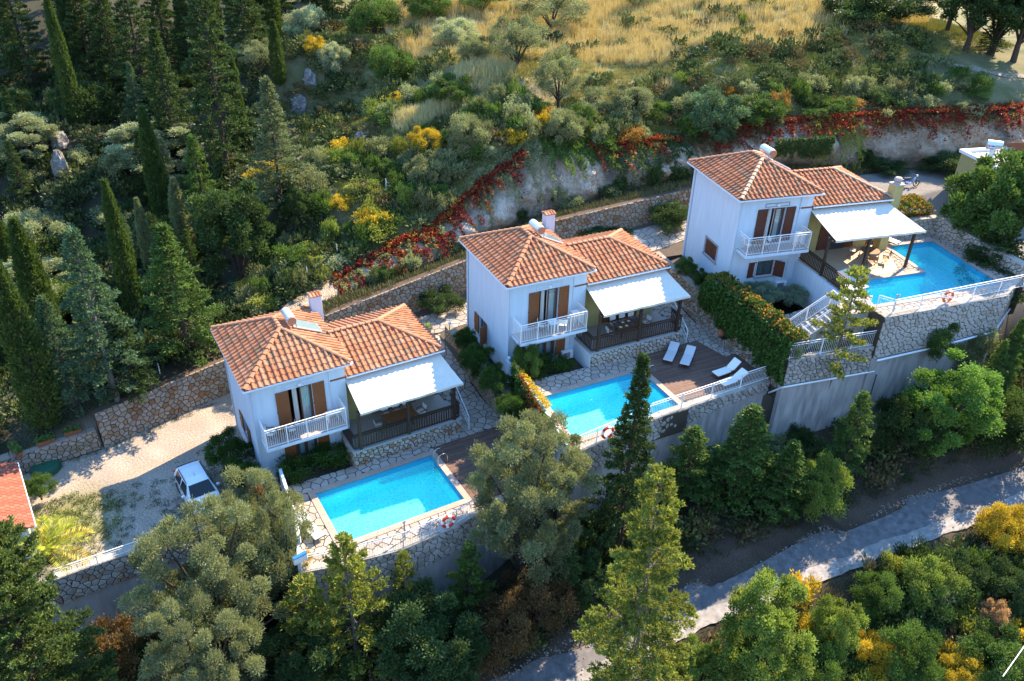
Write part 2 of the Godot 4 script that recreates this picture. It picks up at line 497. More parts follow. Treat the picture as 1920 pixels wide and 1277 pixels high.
var CT := [[-3.5, 75, 14.4], [20, 76, 14.9], [23.5, 93, 16.6], [41, 76, 15.4], [38, 82, 16], [9.8, 68, 12.6], [28, 71, 13.6], [2.9, 68, 11.9], [-0.2, 74, 13.8], [-17.7, 64, 7.3], [-13.5, 55, 4.4], [-19.4, 78, 6.7], [-21.8, 84, 11.9], [-15, 88, 13.3], [-39, 68, 4.7],
	[-41, 72, 7.4], [-52, 98, 13.7], [-34.4, 79, 7.7], [-34, 48, -1.6], [-20.7, 54, 1.5], [-39, 60, 0], [-29, 63, 1.6], [-25, 50, 0.4], [-25, 72, 4.6], [-11.4, 63, 7.3], [-9.6, 70, 10.1], [-7.4, 95, 15.4],
	[-60, 55, 0], [-70, 75, 5], [0, 130, 24], [-60, 130, 24], [60, 130, 24], [60, 85, 16], [80, 70, 14], [-100, 60, 4], [-100, 120, 22], [-29, 42, -0.5], [-45, 45, -2]]

func tab(t: Array, u: float, k: int) -> float:
	if u <= t[0][0]: return t[0][k]
	for i in t.size() - 1:
		if u < t[i + 1][0]:
			return lerpf(t[i][k], t[i + 1][k], (u - t[i][0]) / (t[i + 1][0] - t[i][0]))
	return t[t.size() - 1][k]

func uv(x: float, d: float) -> Vector2: return Vector2(0.866 * x + 0.5 * d, -0.5 * x + 0.866 * d)
func xd(u: float, v: float) -> Vector2: return Vector2(0.866 * u - 0.5 * v, 0.5 * u + 0.866 * v)

func natural(x: float, d: float) -> float:
	var s := 0.0
	var w := 0.0
	for c in CT:
		var dx: float = c[0] - x
		var dz: float = c[1] - d
		var q := 1.0 / pow(dx * dx + dz * dz + 4.0, 1.75)
		s += q * c[2]; w += q
	var y := s / w
	if d > 110: y += (d - 110) * 0.12
	return y + n1.get_noise_2d(x * 2.0, d * 2.0) * 0.5

func ground_uv(u: float, v: float) -> float:
	var vf := tab(T, u, 1)
	var vb := tab(T, u, 3)
	if v <= vf:
		var a := tab(RD, u, 1)
		var b := tab(RD, u, 2)
		var y := tab(RD, u, 3)
		if v > a: return lerpf(y, tab(T, u, 2), pow((v - a) / (vf - a), 0.8))
		if v > b: return y - 0.03
		return y - 0.03 - (b - v) * 0.30 + n1.get_noise_2d(u * 3.0, v * 3.0) * 0.25 * clampf((b - v) * 0.5, 0.0, 1.0)
	if v < vb:
		return site_low(u, v)
	var v0 := tab(RK, u, 1)
	var v1 := tab(RK, u, 3)
	if v < v0: return lerpf(tab(T, u, 5), tab(RK, u, 2), (v - vb) / (v0 - vb)) - 0.04
	if v < v1: return lerpf(tab(RK, u, 2), tab(RK, u, 4), (v - v0) / (v1 - v0)) - 0.04
	var p := xd(u, v)
	var p1 := xd(u, v1)
	return natural(p.x, p.y) + (tab(RK, u, 4) - natural(p1.x, p1.y)) * exp(-(v - v1) / 5.0) - 0.04

# yard level between the front walls and the back wall; low in front of the villas, where decks lie over it
func site_low(u: float, v: float) -> float:
	var y := tab(T, u, 4)
	if u < 9.0: y -= 0.10 * clampf(46.5 - v, 0.0, 11.0) * smoothstep(9.0, 5.0, u)
	if u > 5.22 and v < yard_edge(u): return minf(y, tab(T, u, 2) + 3.0)
	return y

func yard_edge(u: float) -> float:
	if u < 17.2: return 38.6
	if u < 20.3: return 44.6
	if u < 32.6: return 38.3
	if u < 36.4: return 42.5
	if u < 48: return 38.5
	return 38.0

func ground_at(x: float, d: float) -> float:
	var q := uv(x, d)
	return ground_uv(q.x, q.y)

func zone_color(x: float, d: float, u: float, v: float) -> Color:
	var a := n2.get_noise_2d(x * 1.2, d * 1.2)
	var b := n1.get_noise_2d(x * 7.0 + 300, d * 7.0)
	var e := n1.get_noise_2d(x * 21.0, d * 21.0 + 90)
	var c: Color
	var v1 := tab(RK, u, 3)
	if v <= tab(T, u, 1):
		c = Color(0.060, 0.048, 0.034).lerp(Color(0.11, 0.085, 0.055), clampf(0.5 + b + e * 0.5, 0, 1))
		var ver := v - tab(RD, u, 1)
		if ver > 0 and ver < 1.0: c = c.lerp(Color(0.16, 0.11, 0.085), 0.7)
	elif v < tab(T, u, 3):
		c = Color(0.56, 0.475, 0.40).lerp(Color(0.48, 0.39, 0.32), clampf(0.4 + b * 1.2, 0, 1))
		if u > 9: c = Color(0.16, 0.12, 0.09)
		if u > 50: c = Color(0.30, 0.27, 0.25)
		# worn clay wheel rut along the drive
		var rut := absf((v - 42.9) - 0.16 * (u - 2.0) + b * 0.5)
		if u < 9 and u > -5: c = c.lerp(Color(0.46, 0.27, 0.15), clampf(1.0 - rut * 1.6, 0, 1) * clampf(0.45 + e, 0, 0.8))
		var lawn := Vector2(u + 4.2, v - 40.0)
		if u < 0: c = c.lerp(Color(0.23, 0.24, 0.07), clampf(1.35 - lawn.length() * 0.42 + b * 0.7, 0, 1) * 0.9)
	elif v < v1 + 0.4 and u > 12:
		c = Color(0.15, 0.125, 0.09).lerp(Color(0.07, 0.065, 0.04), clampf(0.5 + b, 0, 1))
	else:
		var meadow := smoothstep(20.0, 34.0, u - (v - 54.0) * 0.15) * smoothstep(54.0, 58.0, v)
		var dry := Color(0.46, 0.37, 0.17).lerp(Color(0.19, 0.205, 0.07), clampf(0.52 + a * 1.5 + b * 0.5, 0, 1))
		var pale := Color(0.40, 0.34, 0.26)
		dry = dry.lerp(pale, clampf((e + b) * 1.2 - 0.2, 0, 0.8))
		var spur := Color(0.17, 0.175, 0.065).lerp(Color(0.30, 0.26, 0.14), clampf(0.4 + b + e, 0, 1))
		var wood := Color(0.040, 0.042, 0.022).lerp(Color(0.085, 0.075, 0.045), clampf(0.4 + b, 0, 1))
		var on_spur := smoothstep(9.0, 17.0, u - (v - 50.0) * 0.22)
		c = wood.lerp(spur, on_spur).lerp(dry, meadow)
	return c * (0.9 + 0.2 * e)

func build_land() -> void:
	# one sheet; rows double at the wall lines so that the steps stand inside the walls
	var us := []
	var u := -150.0
	while u < 200.0:
		us.append(u)
		u += 0.7 if u > -22 and u < 74 else (2.5 if u > -60 and u < 100 else 10.0)
	for k in [5.2, 5.25, 17.2, 17.25, 20.3, 20.35, 32.6, 32.65, 36.4, 36.45, 48.0, 48.05]: us.append(k)
	us.sort()
	var rows := []
	for uu in us:
		var vf := tab(T, uu, 1)
		var vb := tab(T, uu, 3)
		var vs := []
		for k in [-200.0, -60.0, -20.0, -5.0]: vs.append(k)
		for k in 24: vs.append(lerpf(2.0, vf, k / 23.0))
		var ye := clampf(yard_edge(uu), vf + 0.1, vb - 0.1)
		for k in 7: vs.append(lerpf(vf + 0.02, ye - 0.02, k / 6.0))
		for k in 10: vs.append(lerpf(ye, vb - 0.02, k / 9.0))
		for k in 8: vs.append(lerpf(vb + 0.01, tab(RK, uu, 3), k / 7.0))
		for k in range(1, 60): vs.append(tab(RK, uu, 3) + k * 0.8)
		for k in [4.0, 9.0, 16.0, 26.0, 45.0, 80.0, 150.0, 280.0]: vs.append(tab(RK, uu, 3) + 47.5 + k)
		var row := []
		for vv in vs:
			var p := xd(uu, vv)
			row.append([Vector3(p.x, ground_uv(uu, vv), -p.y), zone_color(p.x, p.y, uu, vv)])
		rows.append(row)
	var vv_ := PackedVector3Array()
	var cc := PackedColorArray()
	var ix := PackedInt32Array()
	var w: int = rows[0].size()
	for row in rows:
		for e in row:
			vv_.append(e[0]); cc.append(e[1])
	for i in rows.size() - 1:
		for j in w - 1:
			var a := i * w + j
			ix.append_array(PackedInt32Array([a, a + 1, a + w, a + w, a + 1, a + w + 1]))
	var arr := []
	arr.resize(Mesh.ARRAY_MAX)
	arr[Mesh.ARRAY_VERTEX] = vv_
	arr[Mesh.ARRAY_COLOR] = cc
	arr[Mesh.ARRAY_INDEX] = ix
	var m := ArrayMesh.new()
	m.add_surface_from_arrays(Mesh.PRIMITIVE_TRIANGLES, arr)
	var st := SurfaceTool.new()
	st.create_from(m, 0)
	st.generate_normals()
	put("ground", st.commit(), M.ground).set_meta("kind", "structure")
	build_road()
	build_rock()
	build_path()

func build_road() -> void:
	var b := MB.new()
	var e := MB.new()
	var u := -30.0
	var prev := []
	while u <= 110.0:
		var a := tab(RD, u, 1)
		var n := tab(RD, u, 2)
		var y := tab(RD, u, 3) + 0.01
		var wob := n1.get_noise_1d(u * 9.0) * 0.22
		a += n1.get_noise_1d(u * 14.0 + 70.0) * 0.15
		n += n1.get_noise_1d(u * 14.0 + 170.0) * 0.15
		var k := n + 1.0 + wob
		var vs := [a, lerpf(a, k, 0.3), lerpf(a, k, 0.62), k, k - 0.001, n]
		var row := []
		for i in 6:
			var p := xd(u, vs[i])
			row.append(Vector3(p.x, y + (0.0 if i < 4 else 0.02), -p.y))
		if prev:
			for i in 3:
				var g := 0.22
				b.col = Color(g, g * 0.95, g * 0.98)
				b.quad(prev[i], prev[i + 1], row[i + 1], row[i])
			var g2 := 0.40
			e.col = Color(g2, g2 * 0.94, g2 * 0.90)
			e.quad(prev[3], prev[4], row[4], row[3])
			e.quad(prev[4], prev[5], row[5], row[4])
		prev = row
		u += 0.3
	struct("road", b, M.asphalt)
	var o := struct("road_concrete_edge", e, M.asphalt)
	o.name = "road_edge"

func build_path() -> void:
	var b := MB.new()
	var pts := [Vector2(34.6, 79.5), Vector2(36.0, 78.7), Vector2(36.7, 76.9), Vector2(38.3, 75.6), Vector2(41.8, 75.4), Vector2(45.5, 76.1), Vector2(52, 77)]
	var prev := []
	for i in pts.size() - 1:
		for k in 6:
			var t := k / 6.0
			var p: Vector2 = pts[i].lerp(pts[i + 1], t)
			var d: Vector2 = (pts[i + 1] - pts[i]).normalized().orthogonal()
			var row := []
			var hw := 0.34 + n1.get_noise_1d(i * 60.0 + k * 10.0) * 0.3
			for s in [-1.0, 0.0, 1.0]:
				var q: Vector2 = p + d * s * hw
				row.append(Vector3(q.x, ground_at(q.x, q.y) + 0.06, -q.y))
			if prev:
				b.col = Color(0.36, 0.30, 0.24) * (0.95 + 0.15 * n1.get_noise_1d(i * 90.0 + k * 20.0))
				for s in 2: b.quad(prev[s], prev[s + 1], row[s + 1], row[s])
			prev = row
	struct("footpath", b, M.gravel)

func build_rock() -> void:
	# the cut in the hillside behind the back wall: a rough face of pale earth and limestone
	var nr := FastNoiseLite.new()
	nr.seed = 41; nr.frequency = 0.22; nr.fractal_octaves = 4
	var us := []
	var u := 11.0
	while u < 96.0:
		us.append(u); u += 0.28
	var H := 22
	var P := []
	for uu in us:
		var col := []
		var v0 := tab(RK, uu, 1); var y0 := tab(RK, uu, 2)
		var v1 := tab(RK, uu, 3); var y1 := tab(RK, uu, 4)
		var fade := smoothstep(11.0, 18.0, uu)
		for k in H + 1:
			var t := float(k) / H
			# steeper in the middle, rounded at the lip
			var v := lerpf(v0, v1, pow(t, 1.5)) 
			var y := lerpf(y0, y1, sin(t * PI * 0.5) * 0.35 + t * 0.65)
			var p := xd(uu, v)
			var q := Vector3(p.x, y, -p.y)
			var dsp := (nr.get_noise_3d(q.x, q.y * 0.8, q.z) * 1.5 + absf(nr.get_noise_3d(q.x * 3.0, q.y * 1.6, q.z * 3.0)) * 0.9 + absf(nr.get_noise_3d(q.x * 8.0, q.y * 6.0, q.z * 8.0)) * 0.35) * fade
			q += Vector3(0.5, 0.1, 0.866) * (dsp + 0.22) * sin(clampf(t * 1.1, 0.0, 1.0) * PI) 
			q.y += 0.05
			col.append(q)
		P.append(col)
	var vv := PackedVector3Array(); var cc := PackedColorArray(); var ix := PackedInt32Array()
	for i in us.size():
		for k in H + 1:
			var q: Vector3 = P[i][k]
			vv.append(q)
			var a := nr.get_noise_3d(q.x * 0.9 + 40, q.y * 0.9, q.z * 0.9)
			var e := nr.get_noise_3d(q.x * 4.0, q.y * 4.0, q.z * 4.0 + 80)
			var c := Color(0.58, 0.45, 0.33).lerp(Color(0.72, 0.61, 0.48), clampf(0.5 + a * 1.6, 0, 1))
			c = c.lerp(Color(0.38, 0.24, 0.13), clampf(e * 1.6, 0, 0.7))
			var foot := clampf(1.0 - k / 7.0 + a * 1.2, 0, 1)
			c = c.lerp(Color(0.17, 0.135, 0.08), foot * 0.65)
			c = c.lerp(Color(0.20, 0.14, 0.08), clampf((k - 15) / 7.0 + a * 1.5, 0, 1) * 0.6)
			c = c.lerp(Color(0.15, 0.13, 0.10), clampf(nr.get_noise_2d(q.x * 1.7 + 500, q.y * 0.5) * 2.0 - 0.35, 0, 0.75))
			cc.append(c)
	var w := H + 1
	for i in us.size() - 1:
		for k in H:
			var a := i * w + k
			ix.append_array(PackedInt32Array([a, a + 1, a + w, a + w, a + 1, a + w + 1]))
	var arr := []
	arr.resize(Mesh.ARRAY_MAX)
	arr[Mesh.ARRAY_VERTEX] = vv; arr[Mesh.ARRAY_COLOR] = cc; arr[Mesh.ARRAY_INDEX] = ix
	var m := ArrayMesh.new()
	m.add_surface_from_arrays(Mesh.PRIMITIVE_TRIANGLES, arr)
	var st := SurfaceTool.new()
	st.create_from(m, 0)
	st.generate_normals()
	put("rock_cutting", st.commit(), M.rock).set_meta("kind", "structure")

func boulder(seed_: int, r: Vector3) -> MB:
	var nb := FastNoiseLite.new()
	nb.seed = seed_; nb.frequency = 0.9; nb.fractal_octaves = 3
	var b := MB.new()
	var g := func(i: int, j: int) -> Vector3:
		var th := PI * j / 9.0
		var ph := TAU * (i % 14) / 14.0
		var d := Vector3(sin(th) * cos(ph), cos(th), sin(th) * sin(ph))
		return d * r * (0.8 + 0.55 * nb.get_noise_3dv(d) + 0.3 * absf(nb.get_noise_3dv(d * 2.5)))
	for j in 9:
		for i in 14:
			b.quad(g.call(i, j), g.call(i + 1, j), g.call(i + 1, j + 1), g.call(i, j + 1))
	return b

# ---------------------------------------------------------------- villas
var VX := [Transform3D(Basis(Vector3.UP, 0.53771), Vector3(-13.92, 0.0, -35.287)), Transform3D(Basis(Vector3.UP, 0.46392), Vector3(-0.342, 2.778, -42.431)), Transform3D(Basis(Vector3.UP, 0.29703), Vector3(13.959, 6.099, -48.537))]

# a wall in the plane (o, ex right, ey up), outward normal ex x ey, with rectangular holes [x0, x1, y0, y1] and reveals of depth t
func holed(b: MB, o: Vector3, ex: Vector3, ey: Vector3, w: float, h: float, holes: Array, t := 0.22) -> void:
	var xs := [0.0, w]; var ys := [0.0, h]
	for q in holes:
		for k in [q[0], q[1]]:
			if not k in xs: xs.append(k)
		for k in [q[2], q[3]]:
			if not k in ys: ys.append(k)
	xs.sort(); ys.sort()
	var en := ex.cross(ey)
	for i in xs.size() - 1:
		for j in ys.size() - 1:
			var cx: float = (xs[i] + xs[i + 1]) * 0.5
			var cy: float = (ys[j] + ys[j + 1]) * 0.5
			var inside := false
			for q in holes:
				if cx > q[0] and cx < q[1] and cy > q[2] and cy < q[3]: inside = true
			if inside: continue
			var p := func(x: float, y: float, z: float) -> Vector3: return o + ex * x + ey * y - en * z
			b.quad(p.call(xs[i], ys[j], 0), p.call(xs[i + 1], ys[j], 0), p.call(xs[i + 1], ys[j + 1], 0), p.call(xs[i], ys[j + 1], 0))
			b.quad(p.call(xs[i + 1], ys[j], t), p.call(xs[i], ys[j], t), p.call(xs[i], ys[j + 1], t), p.call(xs[i + 1], ys[j + 1], t))
	for q in holes:
		var p := func(x: float, y: float, z: float) -> Vector3: return o + ex * x + ey * y - en * z
		b.quad(p.call(q[0], q[3], 0), p.call(q[0], q[3], t), p.call(q[0], q[2], t), p.call(q[0], q[2], 0))
		b.quad(p.call(q[1], q[2], 0), p.call(q[1], q[2], t), p.call(q[1], q[3], t), p.call(q[1], q[3], 0))
		b.quad(p.call(q[0], q[2], 0), p.call(q[0], q[2], t), p.call(q[1], q[2], t), p.call(q[1], q[2], 0))
		b.quad(p.call(q[0], q[3], t), p.call(q[0], q[3], 0), p.call(q[1], q[3], 0), p.call(q[1], q[3], t))

var tile_tris := []
func tile_shape() -> void:   # a clay tile: trough, barrel, open lower lip; runs along +z (down the slope), x across; 0.334 wide, 0.45 long
	var prof := [Vector2(-0.167, 0.012), Vector2(-0.118, 0.0)]
	for k in 7:
		var a := PI * k / 6.0
		prof.append(Vector2(-0.098 * cos(a), 0.012 + 0.085 * sin(a)))
	prof.append(Vector2(0.118, 0.0)); prof.append(Vector2(0.167, 0.012))
	for i in prof.size() - 1:
		var p: Vector2 = prof[i]; var q: Vector2 = prof[i + 1]
		var s0 := 0.84; var s1 := 1.0
		var bar0 := s0 if i > 1 and i < 8 else 1.0
		var up := Vector3(p.x * bar0, p.y * bar0, -0.225); var uq := Vector3(q.x * bar0, q.y * bar0, -0.225)
		var dp := Vector3(p.x, p.y + 0.028, 0.225); var dq := Vector3(q.x, q.y + 0.028, 0.225)
		tile_tris.append([dp, dq, uq]); tile_tris.append([dp, uq, up])
		# lower lip
		if i > 1 and i < 8:
			var lp := Vector3(p.x * 0.86, (p.y + 0.028) * 0.80, 0.222); var lq := Vector3(q.x * 0.86, (q.y + 0.028) * 0.80, 0.222)
			tile_tris.append([lp, lq, dq]); tile_tris.append([lp, dq, dp])

func clip_tris(tris: Array, p: Vector3, nrm: Vector3) -> Array:
	var out := []
	for t in tris:
		var poly := []
		for i in 3:
			var a: Vector3 = t[i]; var b: Vector3 = t[(i + 1) % 3]
			var da := (a - p).dot(nrm); var db := (b - p).dot(nrm)
			if da <= 0: poly.append(a)
			if (da < 0 and db > 0) or (da > 0 and db < 0): poly.append(a.lerp(b, da / (da - db)))
		for i in range(1, poly.size() - 1): out.append([poly[0], poly[i], poly[i + 1]])
	return out

var tile_mesh: ArrayMesh
# covers one roof face with tiles. eave from a to b (left to right seen from outside), up the slope by `run` metres of slope; left and right ends cut by planes through points with outward normals
func tile_face(parent: Node, a: Vector3, b: Vector3, top: Vector3, cuts: Array, budget: Array, tone: Array) -> void:
	var ex := (b - a).normalized()
	var w := (b - a).length()
	var up := (top - a) - ex * (top - a).dot(ex)
	var run := up.length()
	up = up.normalized()
	var en := ex.cross(up)
	var bs := Basis(ex, en, -up)
	var nx := int(round(w / 0.334))
	var step := w / nx
	var ny := int(ceil(run / 0.40))
	var rest: MB = budget[1]
	for j in ny:
		for i in nx:
			var c := a + ex * (i + 0.5) * step + up * (j * 0.40 + 0.14) + en * (0.035 + rng.randf_range(-0.004, 0.006))
			var near := 0
			for q in cuts:
				var dd := (c - (q[0] as Vector3)).dot(q[1])
				if dd > 0.30: near = 2; break
				if dd > -0.34: near = 1
			if near == 2: continue
			var pick: int = tone[rng.randi() % tone.size()]
			var x := Transform3D(bs, c).rotated_local(Vector3.UP, rng.randf_range(-0.02, 0.02))
			if near == 0:
				if budget[0] > 0:
					budget[0] -= 1
					put("roof_tile", tile_mesh, M.tiles[pick], parent, x)
				else:
					for t in tile_tris: budget[2].append([x * (t[0] as Vector3), x * (t[1] as Vector3), x * (t[2] as Vector3)])
				continue
			var ts := tile_tris
			for q in cuts:
				ts = clip_tris(ts, x.affine_inverse() * (q[0] as Vector3), x.basis.transposed() * (q[1] as Vector3))
			if ts.is_empty(): continue
			if budget[0] > 0:
				budget[0] -= 1
				var mb := MB.new()
				for t in ts: mb.tri(t[0], t[1], t[2])
				obj("roof_tile", mb, M.tiles[pick], parent, x)
			else:
				for t in ts: budget[2].append([x * (t[0] as Vector3), x * (t[1] as Vector3), x * (t[2] as Vector3)])
	rest.col = Color(1, 1, 1)

func cap_row(parent: Node, p: Vector3, q: Vector3, m: Material) -> void:   # half-round caps lapping up from p to q
	var d := (q - p)
	var n := int(ceil(d.length() / 0.40))
	var st := d / n
	var f := d.normalized()
	var s := f.cross(Vector3.UP).normalized()
	var u := s.cross(f)
	for i in n:
		var b := MB.new()
		var o := st * 1.12
		for k in 6:
			var a0 := PI * k / 6.0; var a1 := PI * (k + 1) / 6.0
			var e0 := -s * cos(a0) * 0.14 + u * sin(a0) * 0.10
			var e1 := -s * cos(a1) * 0.14 + u * sin(a1) * 0.10
			var lift := u * 0.03
			b.quad(e1 + lift, e0 + lift, o + e0 * 0.8, o + e1 * 0.8)
			b.quad(e0 + lift, e1 + lift, e1 * 0.8 + lift * 0.5, e0 * 0.8 + lift * 0.5)
		obj("ridge_tile", b, m, parent, Transform3D(Basis(), p + st * i + Vector3.UP * 0.03))

# hipped roof over x0..x1, z0 (front) .. z1 (back), eave y, ridge height r; ridge along the longer side
func hip_roof(parent: Node, called: String, x0: float, x1: float, z0: float, z1: float, y: float, r: float, left_open: bool, capm: Array, tone: Array, ax0: float, ax1: float, cut_x := -100.0) -> MeshInstance3D:
	# ridge end points in plan
	var A: Vector3; var B: Vector3    # A front or left, B back or right
	var w := x1 - x0; var dpt := z0 - z1
	var b := MB.new()
	var FL := Vector3(x0, y, z0); var FR := Vector3(x1, y, z0); var BL := Vector3(x0, y, z1); var BR := Vector3(x1, y, z1)
	var body: MeshInstance3D
	var thick := Vector3(0, 0.10, 0)
	if not left_open:
		A = Vector3((x0 + x1) * 0.5, y + r, z0 - w * 0.5); B = Vector3((x0 + x1) * 0.5, y + r, z1 + w * 0.5)
		b.tri(FL, FR, A); b.quad(BL, FL, A, B); b.tri(BR, BL, B); b.quad(FR, BR, B, A)
	else:
		A = Vector3(x0, y + r, (z0 + z1) * 0.5); B = Vector3(x1 - dpt * 0.5, y + r, (z0 + z1) * 0.5)
		b.quad(FL, FR, B, A); b.tri(FR, BR, B); b.quad(BR, BL, A, B); b.tri(BL, FL, A)
	for k in [[FL, FR], [FR, BR], [BR, BL], [BL, FL]]:
		b.quad(k[0] - thick, k[1] - thick, k[1], k[0])
	b.quad(BL - thick, BR - thick, FR - thick, FL - thick)
	body = obj(called, b, M.roofbody, parent)
	var extra := []
	var budget := [300, MB.new(), extra]
	var hipn := func(p: Vector3, q: Vector3, away: Vector3) -> Array:   # vertical plane through a hip, normal pointing to `away`
		var d := q - p
		var nn := Vector3(d.z, 0, -d.x).normalized()
		if nn.dot(away - p) < 0: nn = -nn
		return [p, nn]
	if not left_open:
		tile_face(body, FL, FR, A, [hipn.call(FL, A, BL), hipn.call(FR, A, BR)], budget, tone)
		tile_face(body, BL, FL, A, [hipn.call(FL, A, FR), hipn.call(BL, B, BR), [A, Vector3.RIGHT]], budget, tone)
		tile_face(body, FR, BR, A, [hipn.call(FR, A, FL), hipn.call(BR, B, BL), [A, Vector3.LEFT]], budget, tone)
		tile_face(body, BR, BL, B, [hipn.call(BR, B, FR), hipn.call(BL, B, FL)], budget, tone)
	else:
		var c := [Vector3(ax0, y, 0), Vector3.LEFT]
		tile_face(body, FL, FR, A, [hipn.call(FR, B, BR), [A, Vector3.FORWARD], c], budget, tone)
		tile_face(body, FR, BR, B, [hipn.call(FR, B, FL), hipn.call(BR, B, BL)], budget, tone)
		tile_face(body, BR, BL, A, [hipn.call(BR, B, FR), [A, Vector3.BACK], c], budget, tone)
	if extra.size():
		var e := MB.new()
		for t in extra: e.tri(t[0], t[1], t[2])
		obj("more_roof_tiles", e, M.tiles[1], body).set_meta("kind", "stuff")
	var lift := Vector3(0, 0.05, 0)
	if not left_open:
		for k in [[FL, A, capm[0]], [FR, A, capm[1]], [BL, B, capm[1]], [BR, B, capm[0]], [A, B, capm[1]]]: cap_row(body, k[0] + lift, k[1] + lift, k[2])
	else:
		for k in [[FR, B, capm[0]], [BR, B, capm[1]], [Vector3(ax0 + 0.1, y + r, A.z), B, capm[1]]]: cap_row(body, k[0] + lift, k[1] + lift, k[2])
	return body

var LX := Transform3D()
func shutter(parent: Node, at: Vector3, w: float, h: float, m: Material, turn := 0.0) -> void:   # a panelled leaf, back on its wall, hung by its lower left corner
	var b := MB.new()
	b.bx(0, w, 0, h, 0, 0.03)
	var f := 0.085
	b.bx(0, f, 0, h, 0.03, 0.052); b.bx(w - f, w, 0, h, 0.03, 0.052)
	for y in ([0.0, h * 0.42, h - f] if h > 1.4 else [0.0, h - f]):
		b.bx(f, w - f, y, y + f, 0.03, 0.050)
	# slightly raised boards between the rails
	var nb := 4
	for i in nb:
		var x0 := f + (w - 2 * f) * i / nb
		b.bx(x0 + 0.006, x0 + (w - 2 * f) / nb - 0.006, f, h - f, 0.03, 0.038)
	var o := obj("shutter", b, m, parent, LX * Transform3D(Basis(Vector3.UP, turn), at))
	var k := MB.new()
	k.bx(-0.03, 0.02, h * 0.45, h * 0.45 + 0.07, 0.02, 0.07)
	obj("shutter_catch", k, M.black, o)

func window_set(parent: Node, x0: float, x1: float, y0: float, y1: float, z: float, m: Material, open_left: bool, curtain: bool, door: bool) -> void:   # frames and panes set back in the opening, facing +z
	var f := 0.07
	var xm := (x0 + x1) * 0.5
	var b := MB.new()
	b.bx(x0, x0 + f, y0, y1, z - 0.06, z); b.bx(x1 - f, x1, y0, y1, z - 0.06, z); b.bx(x0 + f, x1 - f, y1 - f, y1, z - 0.06, z)
	b.bx(x0 + f, x1 - f, y0, y0 + f * 0.6, z - 0.06, z)
	obj("door_frame" if door else "window_frame", b, m, parent, LX)
	for s in 2:
		var a := x0 + f if s == 0 else xm
		var e := xm if s == 0 else x1 - f
		var lw := e - a
		var l := MB.new()
		var g := 0.075
		l.bx(0, g, 0, y1 - y0 - f * 1.6, -0.045, 0); l.bx(lw - g, lw, 0, y1 - y0 - f * 1.6, -0.045, 0)
		l.bx(g, lw - g, 0, g * (2.0 if door else 1.0), -0.045, 0); l.bx(g, lw - g, y1 - y0 - f * 1.6 - g, y1 - y0 - f * 1.6, -0.045, 0)
		var sw := 0.0
		if s == 0 and open_left: sw = 1.35
		var leaf := obj("door_leaf" if door else "sash", l, m, parent, LX * Transform3D(Basis(Vector3.UP, sw), Vector3(a, y0 + f * 0.6, z - 0.01)))
		var p := MB.new()
		p.bx(g, lw - g, g, y1 - y0 - f * 1.6 - g, -0.026, -0.020)
		obj("pane", p, M.glass, leaf)
	if curtain:
		for s in 2:
			var c := MB.new()
			var a := x0 + 0.30 if s == 0 else xm + 0.04
			var e := x0 + 0.58 if s == 0 else x1 - 0.1
			var k := 16
			for i in k:
				var u0 := lerpf(a, e, float(i) / k); var u1 := lerpf(a, e, float(i + 1) / k)
				var z0 := z - 0.22 + sin(i * 1.9) * 0.035; var z1 := z - 0.22 + sin((i + 1) * 1.9) * 0.035
				c.quad(Vector3(u0, y0 + 0.05, z0), Vector3(u1, y0 + 0.05, z1), Vector3(u1, y1 - 0.05, z1), Vector3(u0, y1 - 0.05, z0))
			obj("curtain", c, M.cloth, parent, LX)

var bal_mesh: ArrayMesh
# metal railing from p to q: posts, double top rail, bottom rail, round bars
func railing(parent: Node, p: Vector3, q: Vector3, h: float, posts: int, ends := 3, gap := 0.115, m: Material = null) -> void:
	if m == null: m = M.white
	var d := q - p
	var len_ := Vector2(d.x, d.z).length()
	var f := d / d.length()
	var up := Vector3.UP * h
	var b := MB.new()
	b.tube(p + up, q + up, 0.030, 0.030, 6)
	var lo := Vector3.UP * (h - 0.14)
	b.tube(p + lo, q + lo, 0.016, 0.016, 5)
	b.tube(p + Vector3.UP * 0.09, q + Vector3.UP * 0.09, 0.016, 0.016, 5)
	obj("handrail", b, m, parent)
	for i in posts + 1:
		if i == 0 and not (ends & 1): continue
		if i == posts and not (ends & 2): continue
		var k := MB.new()
		var o := p.lerp(q, float(i) / posts)
		k.bx(o.x - 0.022, o.x + 0.022, o.y, o.y + h, o.z - 0.022, o.z + 0.022)
		obj("rail_post", k, m, parent)
	var n := int(len_ / gap)
	if bal_mesh == null:
		var k := MB.new()
		k.tube(Vector3.ZERO, Vector3(0, 1, 0), 0.0095, 0.0095, 5, false)
		bal_mesh = k.mesh()
	for i in range(1, n):
		var o := p.lerp(q, float(i) / n)
		put("baluster", bal_mesh, m, parent, Transform3D(Basis.from_scale(Vector3(1, h - 0.23, 1)), o + Vector3.UP * 0.09))

